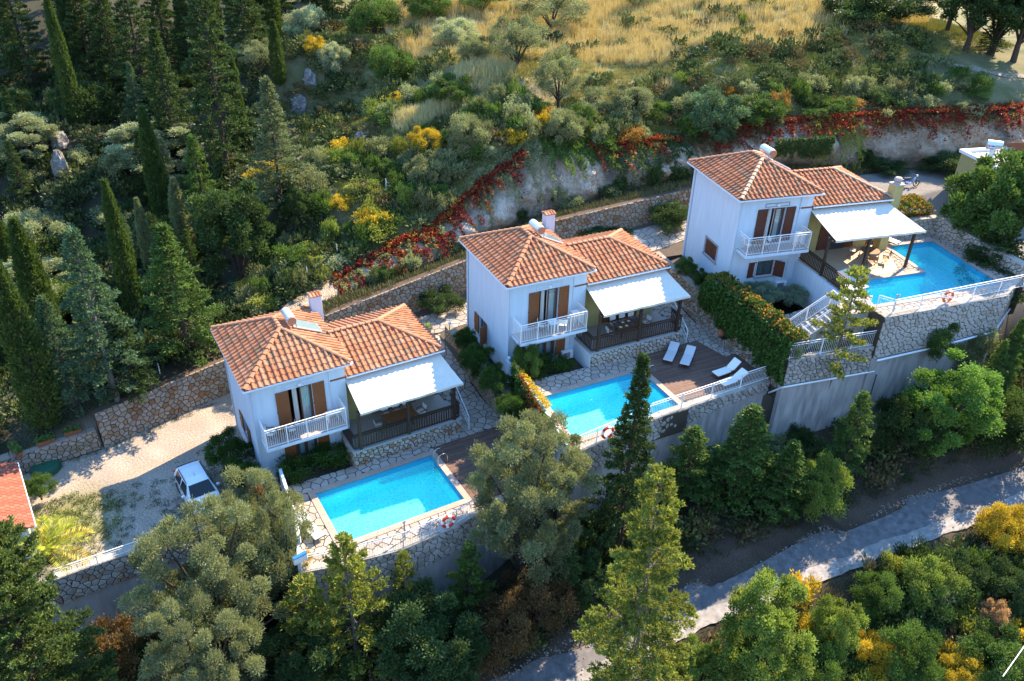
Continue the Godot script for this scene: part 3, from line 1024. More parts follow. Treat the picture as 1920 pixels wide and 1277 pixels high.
func wood_railing(parent: Node, p: Vector3, q: Vector3, h: float, mats: Array) -> void:
	var d := q - p
	var f := d.normalized()
	var turn := atan2(-f.z, f.x)
	var b := MB.new()
	var bs := Basis(Vector3.UP, turn)
	var mid := (p + q) * 0.5
	b.boxb(bs, mid + Vector3.UP * (h - 0.03), Vector3(d.length() + 0.06, 0.06, 0.11))
	b.boxb(bs, mid + Vector3.UP * (h - 0.17), Vector3(d.length(), 0.07, 0.045))
	b.boxb(bs, mid + Vector3.UP * 0.12, Vector3(d.length(), 0.07, 0.045))
	obj("wooden_rail", b, mats[0], parent)
	var n := int(d.length() / 0.155)
	var k := MB.new()
	k.box(Vector3(0, 0.5, 0), Vector3(0.085, 1.0, 0.022))
	var mesh := k.mesh()
	for i in n:
		var o := p.lerp(q, (i + 0.5) / n)
		put("slat", mesh, mats[1 + (i * 7) % 2], parent, Transform3D(bs * Basis.from_scale(Vector3(1, h - 0.22, 1)), o + Vector3.UP * 0.08 + bs * Vector3(0, 0, 0.034)))

func air_unit(label: String, x: Transform3D) -> void:
	var t := thing("air_conditioner", label, "air conditioner", x)
	var b := MB.new()
	b.bbx(0, 0.80, 0.08, 0.63, 0, 0.29, 0.02)
	obj("casing", b, M.plastic, t)
	var g := MB.new()
	g.bx(0.05, 0.55, 0.13, 0.58, 0.29, 0.30)
	obj("fan_grille", g, M.slab_edge, t)
	var f := MB.new()
	for k in 5:
		f.lathe(Vector3.ZERO, [Vector2(0.04 + k * 0.04, 0), Vector2(0.045 + k * 0.04, 0.008), Vector2(0.05 + k * 0.04, 0)], 14)
	obj("grille_ring", f, M.dark, t, Transform3D(Basis(Vector3.RIGHT, PI / 2), Vector3(0.30, 0.355, 0.30)))
	var s := MB.new()
	s.bx(0.08, 0.14, 0, 0.08, 0, 0.29); s.bx(0.66, 0.72, 0, 0.08, 0, 0.29)
	obj("bracket", s, M.dark, t)

func solar_heater(label: String, x: Transform3D) -> void:   # tank across the top of a tilted collector, all lying on a roof slope; x: origin at the lower left, +z down the slope
	var t := thing("solar_water_heater", label, "solar heater", x)
	var k := MB.new()
	k.bbx(0, 1.05, 0.10, 0.18, -1.75, 0.0, 0.02)
	obj("collector_frame", k, M.tank, t)
	var g := MB.new()
	g.bx(0.05, 1.0, 0.18, 0.186, -1.70, -0.05)
	obj("collector_glass", g, M.panel, t)
	var w := MB.new()
	for s in [0.12, 0.93]:
		w.tube(Vector3(s, 0.0, -0.25), Vector3(s, 0.13, -0.25), 0.02, 0.02, 5); w.tube(Vector3(s, 0.0, -1.55), Vector3(s, 0.13, -1.55), 0.02, 0.02, 5)
		w.tube(Vector3(s, 0.0, -1.9), Vector3(s, 0.42, -2.05), 0.02, 0.02, 5)
	obj("support_frame", w, M.tank, t)
	var c := MB.new()
	c.lathe(Vector3.ZERO, [Vector2(0.0, 0), Vector2(0.16, 0.02), Vector2(0.265, 0.05), Vector2(0.275, 0.09), Vector2(0.275, 1.21), Vector2(0.265, 1.25), Vector2(0.16, 1.28), Vector2(0.0, 1.30)], 18)
	var tank := obj("tank", c, M.tank, t, Transform3D(Basis(Vector3.FORWARD, PI / 2), Vector3(-0.13, 0.52, -2.05)))
	var e := MB.new()
	e.lathe(Vector3.ZERO, [Vector2(0.0, 0), Vector2(0.24, 0.0), Vector2(0.25, 0.03), Vector2(0.2, 0.05), Vector2(0, 0.055)], 16)
	obj("tank_end_cover", e, M.cap[1], tank, Transform3D(Basis(), Vector3(0, -0.06, 0)))
	var p := MB.new()
	p.path([Vector3(0.0, 0.5, -1.80), Vector3(-0.08, 0.3, -1.7), Vector3(0.0, 0.15, -1.6)], 0.018, 0.018, 5)
	p.path([Vector3(1.0, 0.5, -1.80), Vector3(1.10, 0.3, -1.7), Vector3(1.05, 0.15, -1.6)], 0.018, 0.018, 5)
	obj("pipe", p, M.dark, t)

func chimney_white(parent: Node, at: Vector3, h: float) -> void:
	var b := MB.new()
	b.bbx(-0.34, 0.34, 0, h, -0.26, 0.26, 0.012)
	var c := obj("chimney", b, M.wall, parent, Transform3D(Basis(), at))
	var n := 0
	for s in [-1, 1]:
		for i in 4:
			var k := MB.new()
			for j in 5:
				var a0 := PI * j / 5.0; var a1 := PI * (j + 1) / 5.0
				var p0 := Vector3(-cos(a0) * 0.10, sin(a0) * 0.07, 0); var p1 := Vector3(-cos(a1) * 0.10, sin(a1) * 0.07, 0)
				k.quad(p0, p0 + Vector3(0, 0, 0.36), p1 + Vector3(0, 0, 0.36), p1)
			var bs := Basis(Vector3.UP, 0.0 if s > 0 else PI) * Basis(Vector3.RIGHT, 0.30)
			obj("chimney_tile", k, M.tiles[(n * 3 + 1) % 5], c, Transform3D(bs, Vector3(-0.30 + i * 0.2, h + 0.13, 0.0)))
			n += 1
	var r := MB.new()
	r.bx(-0.38, 0.38, h, h + 0.07, -0.30, 0.30)
	obj("chimney_cap", r, M.cap[0], c)

func villa(i: int, label: String) -> Node3D:
	var t := thing("villa", label, "villa", VX[i])
	var tone := [[0, 1, 0, 2, 1, 3, 0, 1, 2, 5], [0, 2, 1, 0, 2, 1, 4, 0, 2, 5], [0, 2, 4, 2, 0, 1, 2, 5]]
	var sm: Material = M.shutter_v3 if i == 2 else M.shutter
	# main block
	var b := MB.new()
	var X0 := 0.32; var X1 := 5.55; var Z0 := -0.32; var Z1 := -6.84; var B0 := -1.6; var EY := 5.78
	var front := [[2.27 - X0, 3.62 - X0, 2.47 - B0, 4.98 - B0], [2.31 - X0, 3.58 - X0, 0.12 - B0, 1.25 - B0]]
	holed(b, Vector3(X0, B0, Z0), Vector3.RIGHT, Vector3.UP, X1 - X0, EY - B0, front)
	var lw := []     # holes of the left wall, measured from the back corner towards the front
	if i == 0: lw = [[2.85, 3.85, 0.35 - B0, 1.55 - B0]]
	elif i == 1: lw = [[2.10, 3.35, 0.05 - B0, 1.40 - B0]]
	else: lw = [[3.0, 4.55, 0.50 - B0, 1.62 - B0]]
	holed(b, Vector3(X0, B0, Z1), Vector3.BACK, Vector3.UP, Z0 - Z1, EY - B0, lw)
	b.quad(Vector3(X1, B0, Z0), Vector3(X1, B0, Z1), Vector3(X1, EY, Z1), Vector3(X1, EY, Z0))
	b.quad(Vector3(X1, B0, Z1), Vector3(X0, B0, Z1), Vector3(X0, EY, Z1), Vector3(X1, EY, Z1))
	var wall := obj("wall", b, M.wall, t)
	# rooms
	b = MB.new()
	b.bx(X0 + 0.23, X1 - 0.02, 2.25, 2.44, Z1 + 0.02, Z0 - 0.23)
	b.bx(X0 + 0.23, X1 - 0.02, -0.3, -0.2, Z1 + 0.02, Z0 - 0.23)
	obj("room_floor", b, M.frame, t)
	b = MB.new()
	b.bx(X0 + 0.23, X1 - 0.02, -0.2, 5.5, -4.2, -4.05)
	b.bx(X0 + 0.05, X1 - 0.05, 5.45, 5.5, Z1 + 0.05, Z0 - 0.05)
	obj("room_wall", b, M.wall, t)
	# openings
	window_set(t, 2.27, 3.62, 2.47, 4.98, Z0 - 0.13, M.frame, true, true, true)
	window_set(t, 2.31, 3.58, 0.12, 1.25, Z0 - 0.13, M.frame, false, i != 2, false)
	shutter(t, Vector3(1.58, 2.62, Z0 + 0.02), 0.68, 2.36, sm)
	shutter(t, Vector3(3.63, 2.62, Z0 + 0.02), 0.68, 2.36, sm)
	shutter(t, Vector3(1.66, 0.10, Z0 + 0.02), 0.64, 1.12, sm, 0.0 if i < 2 else 0.12)
	if i < 2: shutter(t, Vector3(3.60, 0.10, Z0 + 0.02), 0.66, 1.12, sm)
	else: shutter(t, Vector3(3.62, 0.10, Z0 + 0.02), 0.66, 1.12, sm, -0.75)
	b = MB.new()
	b.bx(2.20, 3.70, 0.02, 0.10, Z0, Z0 + 0.10)
	b.bx(2.05, 3.82, 5.06, 5.12, Z0, Z0 + 0.03); b.bx(2.05, 3.82, 5.28, 5.34, Z0, Z0 + 0.03); b.bx(2.05, 2.11, 5.12, 5.28, Z0, Z0 + 0.03); b.bx(3.76, 3.82, 5.12, 5.28, Z0, Z0 + 0.03)
	obj("moulding", b, M.slab_edge if i == 2 else M.wall, t)
	b = MB.new()
	b.lathe(Vector3(2.95, 5.17, Z0 + 0.08), [Vector2(0.0, -0.06), Vector2(0.11, -0.02), Vector2(0.13, 0.04), Vector2(0.06, 0.10), Vector2(0.0, 0.11)], 10)
	obj("wall_lamp", b, M.plastic, t)
	# left wall window
	var left := Transform3D(Basis(Vector3.UP, -PI / 2), Vector3(X0, 0, Z1))   # local x runs towards the front, +z outwards
	LX = left
	var side := t
	if i == 2:
		shutter(side, Vector3(3.02, 0.52, -0.06), 0.755, 1.08, sm); shutter(side, Vector3(3.78, 0.52, -0.06), 0.755, 1.08, sm)
		b = MB.new()
		b.bx(2.86, 3.0, 0.40, 1.76, 0, 0.03); b.bx(4.55, 4.69, 0.40, 1.76, 0, 0.03); b.bx(3.0, 4.55, 1.62, 1.76, 0, 0.03); b.bx(2.80, 4.75, 0.36, 0.48, 0.0, 0.07)
		obj("window_surround", b, M.slab_edge, side, LX)
	else:
		var q: Array = lw[0]
		window_set(side, q[0], q[1], q[2] + B0, q[3] + B0, -0.13, M.frame, false, true, false)
		shutter(side, Vector3(q[0] - 0.66, q[2] + B0, 0.02), 0.64, q[3] - q[2], sm, 0.0)
		shutter(side, Vector3(q[1] + 0.02, q[2] + B0, 0.02), 0.62, q[3] - q[2], sm, -1.15 if i == 1 else 0.0)
		b = MB.new()
		b.bx(q[0] - 0.06, q[1] + 0.06, q[2] + B0 - 0.10, q[2] + B0 - 0.02, 0, 0.09)
		obj("window_sill", b, M.slab_edge, side, LX)
	LX = Transform3D()
	# gutter and pipes
	b = MB.new()
	for k in [[Vector3(-0.06, 5.80, 0.06), Vector3(5.93, 5.80, 0.06)], [Vector3(-0.06, 5.80, 0.06), Vector3(-0.06, 5.80, -7.22)], [Vector3(5.93, 5.80, 0.06), Vector3(5.93, 5.80, -7.22)]]:
		b.tube(k[0], k[1], 0.062, 0.062, 7)
	obj("gutter", b, M.gutter, t)
	b = MB.new()
	b.bx(0.05, 5.82, 5.66, 5.76, -7.1, -0.05)
	obj("eave_soffit", b, M.wall, t)
	b = MB.new()
	b.tube(Vector3(0.27, -1.4, -0.27), Vector3(0.27, 5.6, -0.27), 0.035, 0.035, 6)
	obj("downpipe", b, M.pipe, t)
	b = MB.new()
	b.tube(Vector3(4.62, -1.0, -0.27), Vector3(4.62, 5.7, -0.27), 0.03, 0.03, 6)
	obj("downpipe", b, M.wall, t)
	b = MB.new()
	b.tube(Vector3(0.27, -1.4, -6.5), Vector3(0.27, 5.6, -6.5), 0.035, 0.035, 6)
	obj("downpipe", b, M.pipe, t)
	# roofs
	var cp: Array = [M.capv3, M.cap[1]] if i == 2 else M.cap
	hip_roof(t, "roof", 0.0, 5.873, 0.0, -7.155, 5.87, 1.43, false, cp, tone[i], 0, 0)
	hip_roof(t, "wing_roof", 4.6, 11.69, -0.30, -6.16, 4.85, 1.20, true, cp, tone[i], 5.58, 0)
	# lower wing
	b = MB.new()
	var WZ := -1.10
	b.bx(X1 + 0.003, 11.38, -0.6, 4.78, -5.86, WZ)
	obj("wing_wall", b, M.ochre, t)
	b = MB.new()
	b.tube(Vector3(5.60, 4.78, -0.24), Vector3(11.72, 4.78, -0.24), 0.062, 0.062, 7)
	obj("gutter", b, M.gutter, t)
	# doors and shutters on the porch wall
	b = MB.new()
	b.bx(7.9, 9.35, 1.12, 3.35, WZ, WZ + 0.03)
	obj("porch_door", b, M.dark, t)
	shutter(t, Vector3(7.2, 1.18, WZ + 0.02), 0.68, 2.15, sm)
	shutter(t, Vector3(9.38, 1.18, WZ + 0.02), 0.68, 2.15, sm)
	b = MB.new()
	b.bx(10.45, 10.9, 1.9, 3.0, WZ, WZ + 0.03)
	obj("porch_window", b, M.dark, t)
	# balcony
	b = MB.new()
	b.bbx(0.47, 5.08, 2.22, 2.40, -0.315, 0.95, 0.02)
	obj("balcony_slab", b, M.wall, t)
	b = MB.new()
	b.bx(0.52, 5.03, 2.405, 2.42, -0.30, 0.90)
	obj("balcony_floor", b, M.balcony_floor, t)
	var rail := Node3D.new()
	rail.name = "balcony_railing"
	t.add_child(rail)
	railing(rail, Vector3(0.53, 2.42, 0.88), Vector3(5.02, 2.42, 0.88), 1.20, 4)
	railing(rail, Vector3(0.53, 2.42, -0.30), Vector3(0.53, 2.42, 0.88), 1.20, 1, 0)
	railing(rail, Vector3(5.02, 2.42, -0.30), Vector3(5.02, 2.42, 0.88), 1.20, 1, 0)
	# terrace
	var TX0 := 4.95; var TX1 := 11.83; var TZ := 1.80
	if i == 2: TX0 = 5.25
	b = MB.new()
	if i < 2:
		b.bx(TX0 + 0.06, TX1 - 0.06, -1.2, 1.0, Z0 + 0.002, TZ - 0.06)
		b.bx(X1 + 0.004, TX1 - 0.06, -0.5, 1.0, WZ, Z0)
		var base := obj("terrace_base", b, M.mortar, t)
		var f := func(p: Vector2) -> Vector3: return Vector3(p.x, p.y, TZ - 0.055)
		lay_stones(base, "stone", cells(PackedVector2Array([Vector2(TX0 + 0.05, -0.1), Vector2(TX1 - 0.05, -0.1), Vector2(TX1 - 0.05, 0.99), Vector2(TX0 + 0.05, 0.99)]), 0.31, 0.225, 0.055, 50 + i), f, Vector3(0, 0, 1), 0.055, M.stone_w, 300, [0, 0, 1, 2, 2, 3, 4, 5] if i == 0 else [0, 0, 1, 2, 2, 4])
		var g := func(p: Vector2) -> Vector3: return Vector3(TX0 + 0.055, p.y, p.x)
		if i == 0: lay_stones(base, "stone", cells(PackedVector2Array([Vector2(-0.25, -0.4), Vector2(TZ - 0.05, -0.4), Vector2(TZ - 0.05, 0.99), Vector2(-0.25, 0.99)]), 0.31, 0.225, 0.055, 60 + i), g, Vector3(-1, 0, 0), 0.05, M.stone_w, 300, [1, 4, 3, 0, 5])
		else:
			b = MB.new()
			b.bx(TX0 + 0.0, TX0 + 0.06, -1.2, 0.99, Z0 + 0.01, TZ - 0.10)
			obj("terrace_side_wall", b, M.wall, t)
		b = MB.new()
		b.bbx(TX0, TX1, 1.0, 1.10, Z0 + 0.006, TZ, 0.015)
		obj("terrace_edge", b, M.slab_edge, t)
		b = MB.new()
		b.bx(X1 + 0.006, TX1 - 0.18, 1.004, 1.115, WZ + 0.002, TZ - 0.18)
		obj("terrace_floor", b, M.floor_tile, t)
		var wr := Node3D.new()
		wr.name = "wooden_railing"
		t.add_child(wr)
		var dm: Array = [M.dark_wood, M.dark_wood, M.post_wood] if i == 0 else [M.dark_wood_b, M.dark_wood_b, M.post_wood]
		wood_railing(wr, Vector3(TX0 + 0.12, 1.12, TZ - 0.12), Vector3(TX1 - 0.15, 1.12, TZ - 0.12), 1.08, dm)
		wood_railing(wr, Vector3(TX0 + 0.12, 1.12, Z0 + 0.05), Vector3(TX0 + 0.12, 1.12, TZ - 0.16), 1.08, dm)
		wood_railing(wr, Vector3(TX1 - 0.15, 1.12, TZ - 0.16), Vector3(TX1 - 0.15, 1.12, 0.5), 1.08, dm)
	# canopy
	var posts := [[5.45, TZ - 0.12], [8.42, TZ - 0.12], [11.35, TZ - 0.12]]
	if i == 2: posts = [[5.42, 2.2], [8.24, 2.5], [11.67, 2.44]]
	for k in posts:
		b = MB.new()
		b.bx(k[0] - 0.08, k[0] + 0.08, 1.105, 3.72, k[1] - 0.08, k[1] + 0.08)
		if i == 2: b = MB.new(); b.bx(k[0] - 0.075, k[0] + 0.075, 1.1, 3.80, k[1] - 0.075, k[1] + 0.075)
		obj("canopy_post", b, M.post_wood, t)
	var FZ := 2.02; var CX1 := 11.80
	if i == 2: FZ = 2.75; CX1 = 12.2
	b = MB.new()
	b.bx(5.35, CX1, 3.62, 3.74, FZ - 0.22, FZ - 0.10)
	for k in [5.62, 7.1, 8.6, 10.1, CX1 - 0.1]:
		b.tube(Vector3(minf(k, 11.45), 4.50, -0.5), Vector3(k, 3.76, FZ - 0.1), 0.03, 0.03, 5)
	obj("canopy_beam", b, M.post_wood, t)
	b = MB.new()
	var nu := 24; var nv := 10
	var cp_ := func(a: float, c: float, dy: float) -> Vector3:
		var x := lerpf(lerpf(5.56, 11.48, a), lerpf(5.48, CX1, a), c)
		var z := lerpf(-0.46, FZ, c)
		var bay := sin(a * PI * 4.0)
		return Vector3(x, lerpf(4.56, 3.80, c) - 0.05 * bay * bay * sin(c * PI) - 0.03 * sin(c * PI) + dy, z + (0.02 * sin(a * 26.0) if c > 0.99 else 0.0))
	for p in nu:
		for q in nv:
			var a0 := float(p) / nu; var a1 := float(p + 1) / nu; var c0 := float(q) / nv; var c1 := float(q + 1) / nv
			b.quad(cp_.call(a0, c1, 0), cp_.call(a1, c1, 0), cp_.call(a1, c0, 0), cp_.call(a0, c0, 0))
			b.quad(cp_.call(a0, c0, -0.012), cp_.call(a1, c0, -0.012), cp_.call(a1, c1, -0.012), cp_.call(a0, c1, -0.012))
	for p in nu:
		b.quad(cp_.call(float(p) / nu, 1.0, -0.14), cp_.call(float(p + 1) / nu, 1.0, -0.14), cp_.call(float(p + 1) / nu, 1.0, 0), cp_.call(float(p) / nu, 1.0, 0))
	var can := obj("canopy", b, M.canvas, t)
	for p in range(0, 5):
		var sm2 := MB.new()
		for q in nv:
			var a0 := clampf(p / 4.0, 0.004, 0.996)
			sm2.tube(cp_.call(a0, float(q) / nv, 0.006), cp_.call(a0, float(q + 1) / nv, 0.006), 0.012, 0.012, 5, false)
		obj("seam", sm2, M.cloth, can)
	# white handrail of the side steps
	if i < 2:
		chimney_white(t, Vector3(6.05, 4.9, -6.45), 2.05)
		var hr := Node3D.new()
		hr.name = "step_handrail"
		t.add_child(hr)
		b = MB.new()
		var pts := [Vector3(12.35, 0.0, 1.65), Vector3(12.35, 0.95, 1.65), Vector3(12.35, 2.35, -0.4), Vector3(12.35, 2.35, -1.0), Vector3(12.35, 1.3, -1.0)]
		b.path(pts, 0.032, 0.032, 6)
		b.tube(Vector3(12.35, 0.50, 1.65), Vector3(12.35, 1.85, -0.4), 0.02, 0.02, 5)
		b.tube(Vector3(12.35, 0.20, 1.60), Vector3(12.35, 1.55, -0.4), 0.02, 0.02, 5)
		b.tube(Vector3(12.35, 0.70, 0.6), Vector3(12.35, 1.65, 0.6), 0.022, 0.022, 5)
		obj("handrail", b, M.gutter, hr)
	return t

# ---------------------------------------------------------------- walls, decks and pools
# a stone-faced wall along pts [Vector3 base, top height]; the stones face f x UP; the core reaches `deep` lower and may be bare concrete below the stones
func stone_wall(called: String, label: String, category: String, pts: Array, thick: float, sx: float, sy: float, mats: Array, weights: Array, mort: Material, most: int, seed_: int, cap := 0.0, deep := 0.4, concrete := false, group := "") -> Node3D:
	var t := thing(called, label, category, Transform3D(), group)
	var n := pts.size() - 1
	var core := MB.new()
	var low := MB.new()
	var capm := MB.new()
	for i in n:
		var p: Vector3 = pts[i][0]; var q: Vector3 = pts[i + 1][0]
		var pt: float = pts[i][1]; var qt: float = pts[i + 1][1]
		var f := Vector3(q.x - p.x, 0, q.z - p.z)
		var L := f.length()
		f = f.normalized()
		var en := f.cross(Vector3.UP)
		var back := -en * thick
		var P := Vector3(p.x, 0, p.z); var Q := Vector3(q.x, 0, q.z)
		var face := func(b: MB, y0: float, y1: float, y2: float, y3: float, off: float) -> void:   # base p, base q, top p, top q
			var o := en * off
			b.quad(P + o + Vector3.UP * y0, Q + o + Vector3.UP * y1, Q + o + Vector3.UP * y3, P + o + Vector3.UP * y2)
			b.quad(Q + back + Vector3.UP * y1, P + back + Vector3.UP * y0, P + back + Vector3.UP * y2, Q + back + Vector3.UP * y3)
			b.quad(P + o + Vector3.UP * y2, Q + o + Vector3.UP * y3, Q + back + Vector3.UP * y3, P + back + Vector3.UP * y2)
			if i == 0: b.quad(P + back + Vector3.UP * y0, P + o + Vector3.UP * y0, P + o + Vector3.UP * y2, P + back + Vector3.UP * y2)
			if i == n - 1: b.quad(Q + o + Vector3.UP * y1, Q + back + Vector3.UP * y1, Q + back + Vector3.UP * y3, Q + o + Vector3.UP * y3)
		if concrete:
			face.call(core, p.y, q.y, pt - 0.01, qt - 0.01, 0.0)
			face.call(low, p.y - deep, q.y - deep, p.y + 0.0, q.y + 0.0, -0.04)
		else:
			face.call(core, p.y - deep, q.y - deep, pt - 0.01, qt - 0.01, 0.0)
		if cap > 0:
			var o := f * (0.0 if i else 0.03)
			for k in int(ceilf(L / 0.55)):
				var a0 := float(k) / ceilf(L / 0.55); var a1 := float(k + 1) / ceilf(L / 0.55) - 0.015 / L
				var u0 := P.lerp(Q, a0) + Vector3.UP * lerpf(pt, qt, a0); var u1 := P.lerp(Q, a1) + Vector3.UP * lerpf(pt, qt, a1)
				var b := MB.new()
				var e := en * 0.04; var bk := -en * (thick + 0.03); var h := Vector3.UP * (cap * rng.randf_range(0.85, 1.15))
				b.quad(u0 + e, u1 + e, u1 + e + h, u0 + e + h); b.quad(u1 + bk, u0 + bk, u0 + bk + h, u1 + bk + h)
				b.quad(u0 + e + h, u1 + e + h, u1 + bk + h, u0 + bk + h)
				b.quad(u0 + bk, u0 + e, u0 + e + h, u0 + bk + h); b.quad(u1 + e, u1 + bk, u1 + bk + h, u1 + e + h)
				obj("cap_stone", b, mats[rng.randi() % 3], t)
		var reg := PackedVector2Array([Vector2(0, p.y - (0.0 if concrete else 0.1)), Vector2(L, q.y - (0.0 if concrete else 0.1)), Vector2(L, qt - 0.005), Vector2(0, pt - 0.005)])
		var g := func(s: Vector2) -> Vector3: return P + f * s.x + Vector3.UP * s.y + en * 0.002
		if sx > 0: lay_stones(t, "stone", cells(reg, sx, sy, 0.046, seed_ + i), g, en, 0.055, mats, most / n, weights)
	obj("mortar_core", core, mort, t)
	if low.v.size(): obj("concrete_base", low, M.concrete, t)
	return t

func at3(x: float, y: float, d: float) -> Vector3: return Vector3(x, y, -d)
func loc(i: int, x: float, y: float, z: float) -> Vector3: return VX[i] * Vector3(x, y, z)

# crazy paving over polygon (local x, z of villa i) at height y: a mortar bed with stones let into it
func paving(called: String, label: String, i: int, poly: Array, y: float, thick: float, sx: float, most: int, seed_: int) -> Node3D:
	var o := Node3D.new()
	o.name = numbered(called)
	add_child(o, true)
	o.transform = VX[i]
	o.set_meta("kind", "structure")
	o.set_meta("label", label)
	var q := PackedVector2Array()
	for p in poly: q.append(p)
	var b := MB.new()
	b.prism(q, y - thick, y)
	obj("mortar_bed", b, M.mortar, o)
	var fl := PackedVector2Array()
	for p in q: fl.append(Vector2(p.x, -p.y))
	if Geometry2D.is_polygon_clockwise(fl): fl.reverse()
	var f := func(s: Vector2) -> Vector3: return Vector3(s.x, y, -s.y)
	lay_stones(o, "flagstone", cells(fl, sx, sx * 0.85, 0.05, seed_), f, Vector3.UP, 0.014, M.flag, most, [0, 0, 1, 2, 2, 3, 4], 0.06)
	return o

func V(x: float, y: float) -> Vector2: return Vector2(x, y)

func pool(i: int, label: String, poly: Array, y: float, cop: float) -> void:
	var t := thing("swimming_pool", label, "swimming pool", VX[i])
	var q := PackedVector2Array()
	for p in poly: q.append(p)
	if Geometry2D.is_polygon_clockwise(q): q.reverse()     # counter-clockwise in (x, z): seen from above it runs clockwise
	var out := Geometry2D.offset_polygon(q, cop, Geometry2D.JOIN_MITER)[0]
	var b := MB.new()
	var idx := Geometry2D.triangulate_polygon(q)
	var flo := y - 1.45
	for k in range(0, idx.size(), 3):
		var a := q[idx[k]]; var c := q[idx[k + 1]]; var d := q[idx[k + 2]]
		if (c - a).cross(d - a) > 0: var s := c; c = d; d = s
		b.tri(Vector3(a.x, flo, a.y), Vector3(c.x, flo, c.y), Vector3(d.x, flo, d.y))
	var band := MB.new()
	for k in q.size():
		var a := q[k]; var c := q[(k + 1) % q.size()]
		b.quad(Vector3(a.x, flo, a.y), Vector3(c.x, flo, c.y), Vector3(c.x, y - 0.40, c.y), Vector3(a.x, y - 0.40, a.y))
		band.quad(Vector3(a.x, y - 0.40, a.y), Vector3(c.x, y - 0.40, c.y), Vector3(c.x, y + 0.0, c.y), Vector3(a.x, y + 0.0, a.y))
	obj("basin", b, M.pool, t)
	obj("waterline_band", band, M.pool_line, t)
	var w := MB.new()
	for k in range(0, idx.size(), 3):
		var a := q[idx[k]]; var c := q[idx[k + 1]]; var d := q[idx[k + 2]]
		if (c - a).cross(d - a) > 0: var s := c; c = d; d = s
		w.tri(Vector3(a.x, y - 0.14, a.y), Vector3(c.x, y - 0.14, c.y), Vector3(d.x, y - 0.14, d.y))
	obj("water", w, M.water, t)
	# coping slabs
	for k in q.size():
		var a := q[k]; var c := q[(k + 1) % q.size()]
		# matching outer corners: the nearest ones
		var oa := a; var oc := c
		for p in out:
			if p.distance_to(a) < oa.distance_to(a) or oa == a: oa = p
			if p.distance_to(c) < oc.distance_to(c) or oc == c: oc = p
		var n := int(maxf(1, round(a.distance_to(c) / 0.62)))
		for s in n:
			var u0 := float(s) / n; var u1 := float(s + 1) / n - 0.008 / a.distance_to(c)
			var P := [a.lerp(c, u0), a.lerp(c, u1), oa.lerp(oc, u1), oa.lerp(oc, u0)]
			var m := MB.new()
			m.prism(PackedVector2Array(P), y - 0.06, y + 0.028)
			obj("coping_stone", m, M.coping[rng.randi() % 2], t)

func ladder(label: String, x: Transform3D) -> void:
	var t := thing("pool_ladder", label, "pool ladder", x)
	for s in [-0.28, 0.28]:
		var b := MB.new()
		var pts := []
		for k in 9:
			var a := PI * k / 8.0
			pts.append(Vector3(s, 0.45 + sin(a) * 0.28, 0.30 * cos(a) + 0.05))
		pts.push_front(Vector3(s, 0.0, 0.35)); pts.append(Vector3(s, -1.0, -0.25))
		b.path(pts, 0.024, 0.024, 6)
		obj("rail", b, M.steel, t)
	for k in 3:
		var b := MB.new()
		b.bx(-0.28, 0.28, -0.30 - k * 0.25, -0.27 - k * 0.25, -0.30, -0.22)
		obj("step", b, M.steel, t)

func wood_deck(called: String, label: String, i: int, x0: float, x1: float, z0: float, z1: float, y: float) -> void:
	var o := Node3D.new()
	o.name = numbered(called)
	add_child(o, true)
	o.transform = VX[i]
	tag(o, label, "", "", "structure")
	var base := MB.new()
	base.bx(x0, x1, y - 1.2, y - 0.03, z0, z1)
	obj("deck_frame", base, M.dark, o)
	var w := 0.125
	var n := int((z1 - z0) / w)
	var rest := MB.new()
	for k in n:
		# boards run along x, joined at a staggered place
		var z := z0 + (k + 0.5) * w
		var cut := lerpf(x0, x1, 0.35 + 0.3 * float((k * 5) % 3) / 2.0)
		for s in 2:
			var b := MB.new()
			b.bx(x0 if s == 0 else cut + 0.004, cut - 0.004 if s == 0 else x1, y - 0.028, y + rng.randf_range(-0.002, 0.003), z - w * 0.5 + 0.006, z + w * 0.5 - 0.006)
			obj("plank", b, M.deck[rng.randi() % 3], o)

func life_ring(label: String, x: Transform3D, m: Material, r := 0.34) -> void:
	var t := thing("life_ring", label, "life ring", x)
	var seg := 24
	for part in 8:
		var b := MB.new()
		for k in ([0, 1, 2, 3] if part % 2 == 0 else [4, 5]):
			for j in 8:
				var g := func(a: int, c: int) -> Vector3:
					var th := TAU * a / seg; var ph := TAU * c / 8.0
					var rr := r + cos(ph) * r * 0.24
					return Vector3(cos(th) * rr, sin(th) * rr, sin(ph) * r * 0.24)
				var q: int = k + (part / 2) * 6
				b.quad(g.call(q, j), g.call(q + 1, j), g.call(q + 1, j + 1), g.call(q, j + 1))
		obj("red_section" if part % 2 == 0 else "white_section", b, m if part % 2 == 0 else M.plastic, t)

func slab_poly(pts: Array, y0: float, y1: float, m: Material, called: String, kind := "structure") -> MeshInstance3D:
	var q := PackedVector2Array()
	for p in pts: q.append(Vector2(p.x, p.z))
	var b := MB.new()
	b.prism(q, y0, y1)
	var o := obj(called, b, m)
	o.set_meta("kind", kind)
	return o

